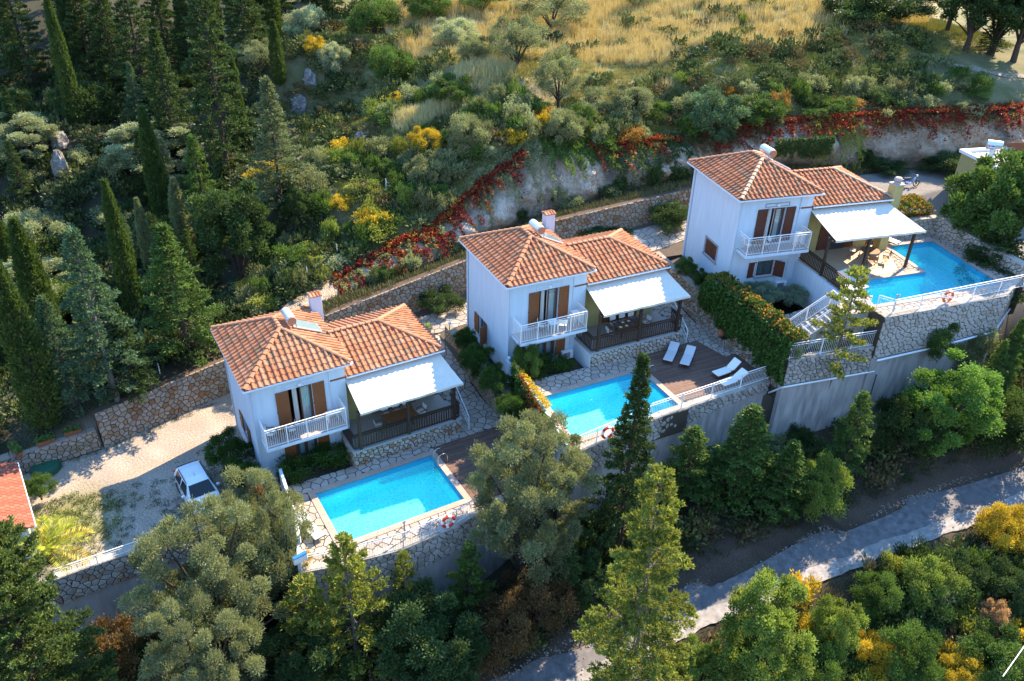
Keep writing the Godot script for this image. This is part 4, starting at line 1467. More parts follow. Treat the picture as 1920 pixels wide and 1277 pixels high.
func build_site() -> void:
	var sb: Array = M.stone_b
	var sw: Array = M.stone_w
	# back wall, low run with planters, then the tall run behind the villas
	stone_wall("stone_wall", "low rough stone wall at left carrying the terracotta flower troughs", "wall", [[at3(-31.5, -1.0, 33.4), 0.15], [at3(-28.2, -1.0, 36.0), 0.2], [at3(-24.45, -0.9, 38.55), 0.35]], 0.55, 0.36, 0.28, sb, [0, 1, 2, 3, 2], M.mortar_b, 120, 100, 0.06)
	stone_wall("stone_wall", "long tan stone retaining wall behind the three villas at the slope foot", "wall", [[at3(-24.3, -1.0, 38.65), 1.5], [at3(-18.3, -1.0, 44.65), 1.70], [at3(-12.2, 0.2, 47.95), 3.35], [at3(-3.65, 1.7, 53.95), 4.58], [at3(3.0, 3.5, 58.15), 6.12], [at3(13.9, 5.2, 61.95), 7.55], [at3(19.0, 6.0, 63.0), 7.7]], 0.50, 0.36, 0.29, sb, [0, 0, 1, 1, 2, 3, 4, 5], M.mortar_b, 420, 110)
	# driveway parapet
	stone_wall("retaining_wall", "stone topped concrete retaining wall under the gravel drive", "wall", [[at3(-26.5, -3.4, 26.2), -1.58], [at3(-22.2, -3.3, 29.2), -1.57], [at3(-18.0, -3.1, 31.8), -1.55], [at3(-12.6, -3.0, 34.6), -1.5]], 0.45, 0.40, 0.28, sw, [3, 1, 0, 4, 5, 2], M.mortar, 150, 130, 0.07, 5.5, true)
	# first villa: pool terrace walls
	stone_wall("retaining_wall", "stone topped concrete wall holding up the first pool terrace", "wall", [[loc(0, -0.25, -1.5, 7.95), 0.0], [loc(0, 2.4, -1.7, 8.55), 0.0], [loc(0, 4.9, -1.9, 8.92), 0.0], [loc(0, 8.0, -1.8, 8.75), 0.0], [loc(0, 9.9, -1.6, 8.25), 0.0], [loc(0, 14.6, -1.3, 8.1), 0.0]], 0.42, 0.38, 0.27, sw, [0, 2, 2, 1, 3], M.mortar, 300, 140, 0.05, 5.6, true)
	var b := MB.new()
	var wp := [loc(0, 1.0, 0, 0.9), loc(0, 0.72, 0, 4.0), loc(0, 0.4, 0, 6.0), loc(0, -0.2, 0, 8.0)]
	for k in 3:
		var d: Vector3 = wp[k + 1] - wp[k]
		b.boxb(Basis(Vector3.UP, atan2(-d.z, d.x)), (wp[k] + wp[k + 1]) * 0.5 + Vector3(0, -2.0, 0), Vector3(d.length() + 0.05, 5.7, 0.16))
	var o := obj("garden_wall", b, M.wall)
	tag(o, "thin white plastered wall along the left side of the first pool terrace", "wall")
	# second villa
	stone_wall("retaining_wall", "stone topped concrete wall holding up the second pool and wooden deck", "wall", [[loc(1, -0.6, -1.9, 8.75), 2.778], [loc(1, 3.0, -1.8, 8.25), 2.778], [loc(1, 6.3, -1.5, 7.75), 2.778], [loc(1, 11, -0.85, 7.55), 2.778], [loc(1, 14.5, -0.7, 7.40), 2.778]], 0.42, 0.38, 0.28, sw, [0, 2, 2, 3, 1], M.mortar, 300, 160, 0.05, 5.2, true)
	b = MB.new()
	wp = [loc(1, 0.15, 0, -0.1), loc(1, 0.12, 0, 2.4), loc(1, -0.05, 0, 4.6), loc(1, -0.5, 0, 8.7)]
	for k in 3:
		var d: Vector3 = wp[k + 1] - wp[k]
		b.boxb(Basis(Vector3.UP, atan2(-d.z, d.x)), (wp[k] + wp[k + 1]) * 0.5 + Vector3(0, -1.6, 0), Vector3(d.length() + 0.05, 4.8, 0.16))
	for k in 2:
		b.lathe(wp[0].lerp(wp[1], 0.1 + k * 0.45) + Vector3(0, 0.8, 0), [Vector2(0.05, 0), Vector2(0.05, 0.12), Vector2(0.11, 0.18), Vector2(0.12, 0.27), Vector2(0.07, 0.35), Vector2(0, 0.37)], 10)
	o = obj("garden_wall", b, M.wall)
	tag(o, "thin white plastered wall overgrown with red vine left of the second pool", "wall")
	# dividing walls between the plots
	stone_wall("dividing_wall", "tan stone wall between the first and second plots beside the paved passage", "wall", [[loc(0, 14.6, 1.3, -6.2), 2.6], [loc(0, 14.6, 0.6, -3.0), 2.25], [loc(0, 14.6, 0.0, 0.5), 2.1], [loc(0, 14.6, 0.0, 4.5), 1.9], [loc(0, 14.6, 0.0, 8.1), 1.6]], 0.45, 0.34, 0.24, sb, [0, 2, 4, 0, 1], M.mortar_b, 260, 180, 0.05, 2.5)
	stone_wall("dividing_wall", "tan stone wall under the ivy hedge between second and third plots", "wall", [[loc(1, 14.6, 1.4, -6.0), 5.478], [loc(1, 14.6, 0.6, -3.0), 5.178], [loc(1, 14.6, 0.0, 0.2), 5.028], [loc(1, 14.6, 0.0, 4.5), 4.978], [loc(1, 14.6, -0.2, 8.6), 4.978]], 0.45, 0.36, 0.25, [sb[0], sb[1], sb[4], sw[0], sw[2], sb[3]], [0, 1, 2, 3, 4, 5], M.mortar_b, 300, 190, 0.05, 2.5)
	# third villa
	stone_wall("retaining_wall", "stone topped concrete wall under the third villa's front garden railing", "wall", [[at3(16.3, 3.3, 41.1), 5.0], [at3(22.45, 3.3, 43.0), 5.05]], 0.42, 0.34, 0.25, sw, [0, 2, 1, 3], M.mortar, 150, 200, 0.05, 5.5, true)
	stone_wall("retaining_wall", "high white stone wall on concrete below the third villa's pool", "wall", [[loc(2, 5.95, -1.75, 7.95), 7.199], [loc(2, 10.5, -1.6, 7.72), 7.199], [loc(2, 15.3, -1.3, 7.42), 7.199], [loc(2, 18.6, -0.8, 5.3), 7.199]], 0.45, 0.36, 0.27, sw, [0, 2, 2, 2, 2, 1], M.mortar, 300, 210, 0.05, 6.0, true)
	stone_wall("pool_wall", "white stone wall along the back and right side of the third pool", "wall", [[loc(2, 10.9, 1.05, -1.80), 8.349], [loc(2, 17.5, 1.05, -1.72), 8.399], [loc(2, 17.9, 1.05, 5.9), 8.149]], 0.45, 0.36, 0.28, sw, [0, 2, 2, 2, 1], M.mortar, 300, 220, 0.06, 2.5)
	b = MB.new()
	var pp := [loc(2, 6.2, -1.86, 8.06), loc(2, 10.5, -1.72, 7.83), loc(2, 15.3, -1.42, 7.52), loc(2, 18.6, -0.9, 5.4)]
	b.path(pp, 0.07, 0.07, 7)
	o = obj("drain_pipe", b, M.gutter)
	tag(o, "pale pipe running along the foot of the third pool's stone wall", "pipe")
	b = MB.new()
	b.path([loc(1, 14.5, -0.85, 7.50), at3(16.3, 3.2, 41.0), at3(19.4, 3.25, 41.95), at3(22.4, 3.3, 42.9)], 0.06, 0.06, 7)
	o = obj("drain_pipe", b, M.gutter)
	tag(o, "pale pipe along the wall foot under the third villa's garden railing", "pipe")
	b = MB.new()
	b.path([at3(22.6, 3.1, 42.85), at3(22.65, 0.6, 42.9), at3(22.5, -0.6, 42.5), at3(23.4, -0.6, 42.0)], 0.03, 0.03, 5)
	o = obj("hose", b, M.dark)
	tag(o, "dark hose hanging down the concrete wall below the third villa", "hose")
	# pools
	pool(0, "rectangular turquoise pool in front of the first villa, half in its shade", [V(2.3, 2.83), V(9.25, 2.83), V(9.25, 7.05), V(2.3, 7.05)], 0.0, 0.36)
	pool(1, "rectangular turquoise pool before the second villa behind the spire-topped conifer", [V(0.85, 3.3), V(7.75, 3.3), V(7.8, 7.38), V(0.6, 7.55)], 0.0, 0.36)
	pool(2, "angled blue pool wrapping round the third villa's terrace", [V(12.7, -0.6), V(16.4, -0.6), V(16.25, 6.05), V(6.3, 6.42), V(7.3, 3.5), V(12.6, 3.38)], 1.10, 0.32)
	ladder("steel pool ladder on the deck side of the first pool", VX[0] * Transform3D(Basis(Vector3.UP, PI / 2), Vector3(9.45, 0.03, 3.6)))
	ladder("steel pool ladder on the wooden deck side of the second pool", VX[1] * Transform3D(Basis(Vector3.UP, PI / 2), Vector3(7.95, 0.03, 3.7)))
	# paving and decks
	paving("pavement", "crazy paving between the first terrace and its pool", 0, [V(0.95, 1.5), V(9.62, 1.7), V(9.62, 2.47), V(0.85, 2.47)], -0.02, 0.6, 0.52, 120, 301)
	paving("pavement", "sunlit crazy paving left of the first pool under the lounger", 0, [V(0.85, 2.47), V(1.94, 2.47), V(1.94, 7.41), V(2.4, 8.5), V(-0.2, 7.95), V(0.4, 6.0), V(0.75, 4.0)], -0.02, 1.6, 0.55, 120, 302)
	paving("pavement", "crazy paving along the front rail of the first pool", 0, [V(1.94, 7.41), V(9.61, 7.41), V(9.85, 8.2), V(8.0, 8.7), V(4.9, 8.87), V(2.4, 8.5)], -0.02, 1.6, 0.5, 150, 303)
	paving("pavement", "shaded crazy paving in the passage right of the first terrace", 0, [V(11.9, -1.0), V(14.55, -1.0), V(14.55, 2.2), V(9.65, 2.2), V(9.65, 1.75), V(11.9, 1.75)], -0.02, 0.8, 0.55, 120, 304)
	wood_deck("wooden_deck", "dark wooden deck right of the first pool half hidden by the olive", 0, 9.65, 14.55, 2.22, 8.1, 0.0)
	paving("pavement", "crazy paving between the second terrace and its pool", 1, [V(0.3, 1.45), V(8.9, 1.7), V(8.12, 2.92), V(0.3, 2.92)], -0.02, 0.6, 0.50, 150, 305)
	paving("pavement", "narrow crazy paving along the front rail of the second pool", 1, [V(0.2, 7.92), V(8.15, 7.76), V(8.15, 7.1), V(14.5, 6.95), V(14.5, 7.36), V(11, 7.5), V(6.3, 7.7), V(3.0, 8.2), V(-0.5, 8.7)], -0.02, 1.6, 0.42, 150, 306)
	wood_deck("wooden_deck", "brown wooden sun deck with four loungers beside the second pool", 1, 8.15, 14.55, 1.72, 7.05, 0.0)
	paving("pavement", "crazy paving patch under the barbecue on the wooden deck corner", 1, [V(13.1, 1.6), V(14.56, 1.6), V(14.56, 4.1), V(13.7, 4.1)], 0.012, 0.05, 0.45, 60, 307)
	paving("pavement", "crazy paving in the passage right of the second terrace", 1, [V(11.9, -1.0), V(14.55, -1.0), V(14.55, 1.70), V(11.9, 1.70)], -0.02, 0.8, 0.5, 120, 308)
	for q in [[V(16.72, -1.7), V(17.48, -1.7), V(17.85, 5.85), V(17.5, 6.1), V(16.6, 6.3)], [V(11.9, -1.78), V(16.75, -1.72), V(16.72, -0.94), V(11.9, -0.94)], [V(5.9, 6.72), V(16.6, 6.34), V(17.6, 6.0), V(15.3, 7.40), V(10.5, 7.70), V(5.97, 7.92)]]:
		paving("pavement", "crazy paving round the outer edge of the third pool", 2, q, 1.08, 2.2, 0.46, 130, 310 + int(q[0].x))
	paving("pavement", "crazy paving between the third terrace tiles and the pool", 2, [V(5.35, 2.9), V(10.2, 3.0), V(11.2, 2.3), V(11.9, 0.5), V(11.9, -0.94), V(12.38, -0.94), V(12.3, 3.06), V(7.05, 3.18), V(6.1, 6.1), V(5.4, 6.3)], 1.08, 2.2, 0.42, 130, 320)
	# third terrace floor
	b = MB.new()
	b.prism(PackedVector2Array([V(5.35, -1.09), V(11.9, -1.09), V(11.9, 0.5), V(11.2, 2.3), V(10.2, 3.0), V(5.35, 2.9)]), 0.2, 1.10)
	o = obj("terrace_floor", b, M.floor_tan, null, VX[2])
	o.set_meta("kind", "structure")
	b = MB.new()
	b.bx(5.18, 5.34, -1.6, 1.07, -0.31, 6.1)
	o = obj("terrace_side_wall", b, M.wall, null, VX[2])
	tag(o, "pale blue side wall under the third terrace facing the lower garden", "wall")
	var wr := thing("wooden_railing", "dark wooden slat railing on the left edge of the third terrace", "railing", VX[2])
	wood_railing(wr, Vector3(5.40, 1.10, 4.95), Vector3(5.40, 1.10, -0.28), 1.05, [M.dark_wood_b, M.dark_wood_b, M.post_wood])
	b = MB.new()
	b.bbx(11.0, 11.95, 1.1, 5.45, -1.35, -0.70, 0.015)
	# chimney of the third villa rises at the canopy's back corner
	var ch := thing("chimney", "ochre square chimney with pale round cowl beside the third villa's awning", "chimney", VX[2])
	b = MB.new()
	b.bbx(11.56, 12.26, 1.1, 5.75, -0.85, -0.20, 0.015)
	obj("stack", b, M.ochre, ch)
	b = MB.new()
	b.bx(11.52, 12.30, 5.75, 5.82, -0.89, -0.16)
	b.lathe(Vector3(11.91, 5.82, -0.52), [Vector2(0.24, 0), Vector2(0.22, 0.10), Vector2(0.16, 0.14), Vector2(0.26, 0.20), Vector2(0.27, 0.28), Vector2(0.2, 0.40), Vector2(0.0, 0.45)], 12)
	obj("cowl", b, M.flag[2], ch)
	# third garden slab, landing and stairs
	slab_poly([at3(16.5, 0, 41.3), at3(22.3, 0, 43.15), loc(2, 5.2, 0, 7.8), loc(2, 5.2, 0, -0.35), loc(2, 0.3, 0, -0.35), loc(2, 0.3, 0, -6.9), loc(1, 14.95, 0, -6.0), loc(1, 14.95, 0, 8.0)], 4.2, 4.98, M.rockbed, "garden_soil")
	paving("pavement", "shaded crazy paving in the third villa's lower front garden", 2, [V(0.9, 3.4), V(5.1, 2.4), V(5.1, 5.6), V(2.0, 6.9), V(0.4, 7.6)], -1.05, 0.05, 0.5, 100, 330)
	var st := thing("garden_stairs", "pale stairs with landing and white railing below the third pool", "stairs", VX[2])
	b = MB.new()
	b.bx(3.95, 5.9, -1.1, 0.78, 5.35, 6.65)
	obj("landing_wall", b, M.concrete, st)
	b = MB.new()
	b.bx(3.92, 5.92, 0.78, 0.84, 5.32, 6.68)
	obj("landing_tiles", b, M.floor_tan, st)
	for k in 10:
		b = MB.new()
		b.bx(3.95 - 0.30 * (k + 1), 3.95 - 0.30 * k, -1.12, 0.66 - 0.18 * k, 5.45, 6.55)
		obj("step", b, M.concrete, st)
	var rl := Node3D.new()
	rl.name = "white_railing"
	st.add_child(rl)
	railing(rl, Vector3(1.0, -1.05, 6.62), Vector3(3.95, 0.84, 6.62), 1.05, 2, 3)
	railing(rl, Vector3(3.95, 0.84, 6.62), Vector3(3.95, 0.84, 5.38), 1.05, 1, 2)
	railing(rl, Vector3(3.95, 0.84, 6.62), Vector3(5.85, 0.84, 6.62), 1.05, 2, 2)
	railing(rl, Vector3(1.0, -1.05, 5.42), Vector3(3.95, 0.84, 5.42), 1.05, 2, 1)
	# white railings
	var r := thing("metal_railing", "thin metal railing along the front of the first pool", "railing", VX[0])
	railing(r, Vector3(-0.15, 0.06, 7.85), Vector3(2.4, 0.06, 8.45), 0.98, 1, 3, 0.13, M.gutter)
	railing(r, Vector3(2.4, 0.06, 8.45), Vector3(4.9, 0.06, 8.80), 0.98, 1, 2, 0.13, M.pipe)
	railing(r, Vector3(4.9, 0.06, 8.80), Vector3(8.0, 0.06, 8.62), 0.98, 2, 2, 0.13, M.pipe)
	railing(r, Vector3(8.0, 0.06, 8.62), Vector3(9.9, 0.06, 8.12), 0.98, 1, 2, 0.13, M.gutter)
	r = thing("metal_railing", "white metal railing along the second pool and wooden deck", "railing", VX[1])
	railing(r, Vector3(-0.4, 0.06, 8.62), Vector3(5.4, 0.06, 7.78), 0.98, 3, 3, 0.13, M.gutter)
	railing(r, Vector3(5.45, 0.06, 7.72), Vector3(14.4, 0.06, 7.26), 1.05, 4, 3, 0.12)
	r = thing("metal_railing", "white metal railing along the front of the third pool", "railing", VX[2])
	railing(r, Vector3(6.6, 1.14, 7.68), Vector3(17.2, 1.14, 6.75), 0.95, 5, 3, 0.12)
	railing(r, Vector3(6.05, 1.14, 6.95), Vector3(6.6, 1.14, 7.68), 0.95, 1, 1, 0.12)
	railing(r, Vector3(17.2, 1.14, 6.75), Vector3(18.4, 1.14, 5.6), 0.95, 1, 2, 0.12)
	r = thing("metal_railing", "white metal railing on the wall of the third villa's lower garden", "railing", Transform3D())
	railing(r, at3(16.35, 5.04, 41.25), at3(22.4, 5.09, 43.13), 1.08, 3, 3, 0.125)
	r = thing("metal_railing", "low white railing on the wall at the driveway edge", "railing", Transform3D())
	railing(r, at3(-22.7, -1.48, 28.95), at3(-17.6, -1.46, 32.1), 0.55, 3, 3, 0.2)
	# gate posts of the third pool
	for k in 2:
		b = MB.new()
		b.bx(-0.03, 0.03, 0, 1.25, -0.03, 0.03)
		b.bx(-0.12, 0.12, 1.20, 1.25, -0.03, 0.03)
		o = obj("shower_post", b, M.slab_edge, null, VX[2] * Transform3D(Basis(), Vector3(6.85 if k == 0 else 0, 1.1, 7.5))) if k == 0 else obj("shower_post", b, M.slab_edge, null, VX[0] * Transform3D(Basis(), Vector3(5.2, 0.0, 8.3)))
		tag(o, "short metal tap post at the corner of the third pool" if k == 0 else "short metal tap post by the front rail of the first pool", "tap post")
	life_ring("red and white life ring on the front railing of the first pool", VX[0] * Transform3D(Basis(), Vector3(7.45, 0.62, 8.78)), M.red)
	life_ring("red and white life ring on the railing of the second pool behind the conifer", VX[1] * Transform3D(Basis(), Vector3(2.2, 0.55, 8.36)), M.red)
	life_ring("orange life ring on the front railing of the third pool", VX[2] * Transform3D(Basis(Vector3.UP, 0.08), Vector3(10.7, 1.65, 7.42)), M.orange)
	# passages that climb beside the terraces
	for i in 2:
		var t := Node3D.new()
		t.name = numbered("passage_ramp")
		add_child(t, true)
		t.transform = VX[i]
		tag(t, "stone paved passage climbing beside the first villa's terrace" if i == 0 else "stone paved passage climbing beside the second villa's terrace", "", "", "structure")
		b = MB.new()
		var y1 := 1.55 if i == 0 else 1.45
		b.quad(Vector3(11.84, -0.03, -0.95), Vector3(14.58, -0.03, -0.95), Vector3(14.58, y1, -6.9), Vector3(11.38, y1, -6.9))
		obj("mortar_bed", b, M.mortar, t)
		var f := func(s: Vector2) -> Vector3: return Vector3(s.x, -0.03 + (y1 + 0.03) * clampf((s.y - 0.95) / 5.95, 0, 1), -s.y)
		lay_stones(t, "flagstone", cells(PackedVector2Array([V(12.3, 0.95), V(14.55, 0.95), V(14.55, 6.9), V(11.5, 6.9)]), 0.52, 0.45, 0.05, 340 + i), f, Vector3.UP, 0.02, M.flag, 110, [0, 1, 3, 4], 0.06)
		var sp := thing("stone_steps", "stone steps from the first deck up to its terrace" if i == 0 else "stone steps from the second deck up to its terrace", "steps", VX[i])
		for k in 6:
			b = MB.new()
			b.bx(11.86, 12.32, -0.1, 0.18 * (k + 1), 1.6 - 0.38 * (k + 1), 1.6 - 0.38 * k)
			obj("step", b, M.flag[k % 4], sp)
	# back yards of crazy paving follow the slope of the ground
	for k in 2:
		var t := Node3D.new()
		t.name = numbered("back_yard")
		add_child(t, true)
		tag(t, "sunlit crazy paving behind the first villa's wing" if k == 0 else "crazy paving behind the second villa up to the stone wall", "", "", "structure")
		var q := PackedVector2Array()
		for p in ([V(13.5, 44.9), V(21.4, 44.6), V(21.3, 40.0), V(20.4, 38.6), V(20.2, 44.9), V(21.6, 44.9), V(24.0, 46.8), V(22.0, 47.6), V(13.5, 47.2)] if k == 0 else [V(30.8, 43.6), V(36.4, 42.6), V(36.6, 43.6), V(43.4, 43.2), V(42.0, 46.2), V(33, 48.0), V(27.0, 47.9), V(27.0, 45.2)]): q.append(xd(p.x, p.y))
		if k == 0:
			q = PackedVector2Array()
			for p in [V(13.2, 44.9), V(24.0, 44.7), V(24.0, 47.2), V(20.0, 47.3), V(13.2, 46.8)]: q.append(xd(p.x, p.y))
		var f := func(s: Vector2) -> Vector3: return Vector3(s.x, ground_at(s.x, s.y) + 0.03, -s.y)
		lay_stones(t, "flagstone", cells(q, 0.62, 0.55, 0.055, 350 + k), f, Vector3.UP, 0.02, M.flag, 260, [0, 0, 1, 2, 2, 3], 0.06)
	# raised bed between the first and second plots, planting soil beside the second villa
	slab_poly([loc(0, 14.95, 0, -5.2), loc(0, 14.95, 0, 8.3), loc(1, -0.5, 0, 8.6), loc(1, 0.15, 0, 0.0), loc(1, 0.3, 0, -6.8)], 0.3, 2.15, M.rockbed, "planting_bed")
	slab_poly([loc(0, 1.0, 0, -0.35), loc(0, 4.94, 0, -0.35), loc(0, 4.94, 0, 1.5), loc(0, 0.95, 0, 1.5)], -1.2, -0.30, M.rockbed, "flower_bed")
	slab_poly([loc(1, 0.3, 0, -0.35), loc(1, 4.94, 0, -0.35), loc(1, 4.94, 0, 1.45), loc(1, 0.3, 0, 1.45)], 1.4, 2.44, M.rockbed, "flower_bed")

# ---------------------------------------------------------------- furniture, vehicles, small things
func dup(o: Node3D, x: Transform3D, label := "", group := "") -> Node3D:
	var r: Node3D = o.duplicate()
	var stem: String = o.name
	var k := RegEx.create_from_string("_\\d{3}$").sub(stem, "")
	r.name = numbered(k)
	add_child(r, true)
	r.transform = x
	if label: r.set_meta("label", label)
	if group: r.set_meta("group", group)
	return r

func lounger(label: String, x: Transform3D, frame: Material, pad: Material, back: float, legs_wood: bool) -> void:   # head towards -z, 2 m long
	var t := thing("sun_lounger", label, "sun lounger", x)
	var b := MB.new()
	for s in [-0.30, 0.30]:
		b.bx(s - 0.02, s + 0.02, 0.27, 0.32, -0.95, 0.95)
	b.bx(-0.30, 0.30, 0.27, 0.31, 0.91, 0.95); b.bx(-0.30, 0.30, 0.27, 0.31, -0.95, -0.91)
	obj("frame", b, frame, t)
	for s in [[-0.29, 0.80], [0.29, 0.80], [-0.29, -0.45], [0.29, -0.45]]:
		b = MB.new()
		b.tube(Vector3(s[0], 0, s[1] + 0.06), Vector3(s[0], 0.29, s[1]), 0.018, 0.02, 5)
		obj("leg", b, frame, t)
	b = MB.new()
	b.bbx(-0.30, 0.30, 0.32, 0.37, -0.25, 0.95, 0.02)
	obj("seat_pad", b, pad, t)
	b = MB.new()
	b.bbx(-0.30, 0.30, 0.0, 0.05, -0.78, 0.0, 0.02)
	obj("back_pad", b, pad, t, Transform3D(Basis(Vector3.RIGHT, back), Vector3(0, 0.325, -0.26)))
	b = MB.new()
	b.tube(Vector3(-0.26, 0.28, -0.70), Vector3(-0.26, 0.33 + 0.45 * sin(back), -0.26 - 0.45 * cos(back)), 0.012, 0.012, 5)
	b.tube(Vector3(0.26, 0.28, -0.70), Vector3(0.26, 0.33 + 0.45 * sin(back), -0.26 - 0.45 * cos(back)), 0.012, 0.012, 5)
	if legs_wood:
		b.bx(-0.36, -0.30, 0.40, 0.43, -0.55, -0.05); b.bx(0.30, 0.36, 0.40, 0.43, -0.55, -0.05)
		b.bx(-0.36, -0.32, 0.30, 0.40, -0.10, -0.06); b.bx(0.32, 0.36, 0.30, 0.40, -0.10, -0.06)
	obj("back_support", b, frame, t)

func chair(label: String, x: Transform3D, frame: Material, cloth: Material, group := "") -> Node3D:   # folding director's chair, facing +z
	var t := thing("chair", label, "chair", x, group)
	for s in [-0.24, 0.24]:
		var b := MB.new()
		b.tube(Vector3(s, 0, 0.22), Vector3(s, 0.45, -0.20), 0.016, 0.016, 5); b.tube(Vector3(s, 0, -0.22), Vector3(s, 0.45, 0.20), 0.016, 0.016, 5)
		b.tube(Vector3(s, 0.45, -0.20), Vector3(s, 0.88, -0.26), 0.015, 0.015, 5)
		b.bx(s - 0.03, s + 0.03, 0.62, 0.645, -0.24, 0.22); b.tube(Vector3(s, 0.45, 0.18), Vector3(s, 0.63, 0.18), 0.013, 0.013, 5)
		obj("side_frame", b, frame, t)
	var b := MB.new()
	b.bx(-0.24, 0.24, 0.43, 0.455, -0.20, 0.20)
	obj("seat", b, cloth, t)
	b = MB.new()
	b.quad(Vector3(-0.24, 0.60, -0.235), Vector3(0.24, 0.60, -0.235), Vector3(0.24, 0.88, -0.262), Vector3(-0.24, 0.88, -0.262))
	b.quad(Vector3(0.24, 0.60, -0.245), Vector3(-0.24, 0.60, -0.245), Vector3(-0.24, 0.88, -0.272), Vector3(0.24, 0.88, -0.272))
	obj("backrest", b, cloth, t)
	return t

func table(label: String, x: Transform3D, w: float, l: float, h: float, top: Material, leg: Material, round_ := false) -> void:
	var t := thing("table", label, "table", x)
	var b := MB.new()
	if round_: b.lathe(Vector3(0, h - 0.035, 0), [Vector2(0, 0), Vector2(w * 0.5, 0), Vector2(w * 0.5, 0.035), Vector2(0, 0.035)], 20)
	else:
		for k in 5:
			b.bx(-w * 0.5, w * 0.5, h - 0.03, h, -l * 0.5 + l * k / 5.0 + 0.005, -l * 0.5 + l * (k + 1) / 5.0 - 0.005)
	obj("tabletop", b, top, t)
	for s in [[-1, -1], [1, -1], [1, 1], [-1, 1]]:
		b = MB.new()
		b.tube(Vector3(s[0] * w * 0.36, 0, s[1] * l * 0.36), Vector3(s[0] * w * 0.33, h - 0.03, s[1] * l * 0.33), 0.028, 0.03, 6)
		obj("leg", b, leg, t)

func planter(label: String, x: Transform3D, w: float, m: Material, leaf: String, legs := false) -> void:
	var t := thing("flower_trough", label, "planter", x)
	var b := MB.new()
	var y := 0.18 if legs else 0.0
	b.quad(Vector3(-w * 0.46, y, 0.13), Vector3(w * 0.46, y, 0.13), Vector3(w * 0.5, y + 0.30, 0.18), Vector3(-w * 0.5, y + 0.30, 0.18))
	b.quad(Vector3(w * 0.46, y, -0.13), Vector3(-w * 0.46, y, -0.13), Vector3(-w * 0.5, y + 0.30, -0.18), Vector3(w * 0.5, y + 0.30, -0.18))
	b.quad(Vector3(w * 0.46, y, 0.13), Vector3(w * 0.46, y, -0.13), Vector3(w * 0.5, y + 0.30, -0.18), Vector3(w * 0.5, y + 0.30, 0.18))
	b.quad(Vector3(-w * 0.46, y, -0.13), Vector3(-w * 0.46, y, 0.13), Vector3(-w * 0.5, y + 0.30, 0.18), Vector3(-w * 0.5, y + 0.30, -0.18))
	b.bx(-w * 0.48, w * 0.48, y + 0.20, y + 0.25, -0.15, 0.15)
	b.bx(-w * 0.52, w * 0.52, y + 0.28, y + 0.32, 0.16, 0.20); b.bx(-w * 0.52, w * 0.52, y + 0.28, y + 0.32, -0.20, -0.16)
	obj("trough", b, m, t)
	if legs:
		for s in [-1, 1]:
			b = MB.new()
			b.bx(s * w * 0.4 - 0.03, s * w * 0.4 + 0.03, 0, 0.18, -0.14, 0.14)
			obj("foot", b, m, t)
	var L := Leaves.new(int(w * 1000))
	for k in int(w * 220):
		var p := Vector3(rng.randf_range(-0.5, 0.5) * w, y + 0.25 + absf(rng.randfn(0, 0.16)), rng.randf_range(-0.2, 0.2))
		L.blade(p, L.dir(0.6), 0.13, 0.05, rng.randf_range(0.55, 1.0))
	put("plant", L.mesh(), M.leaf[leaf], t)

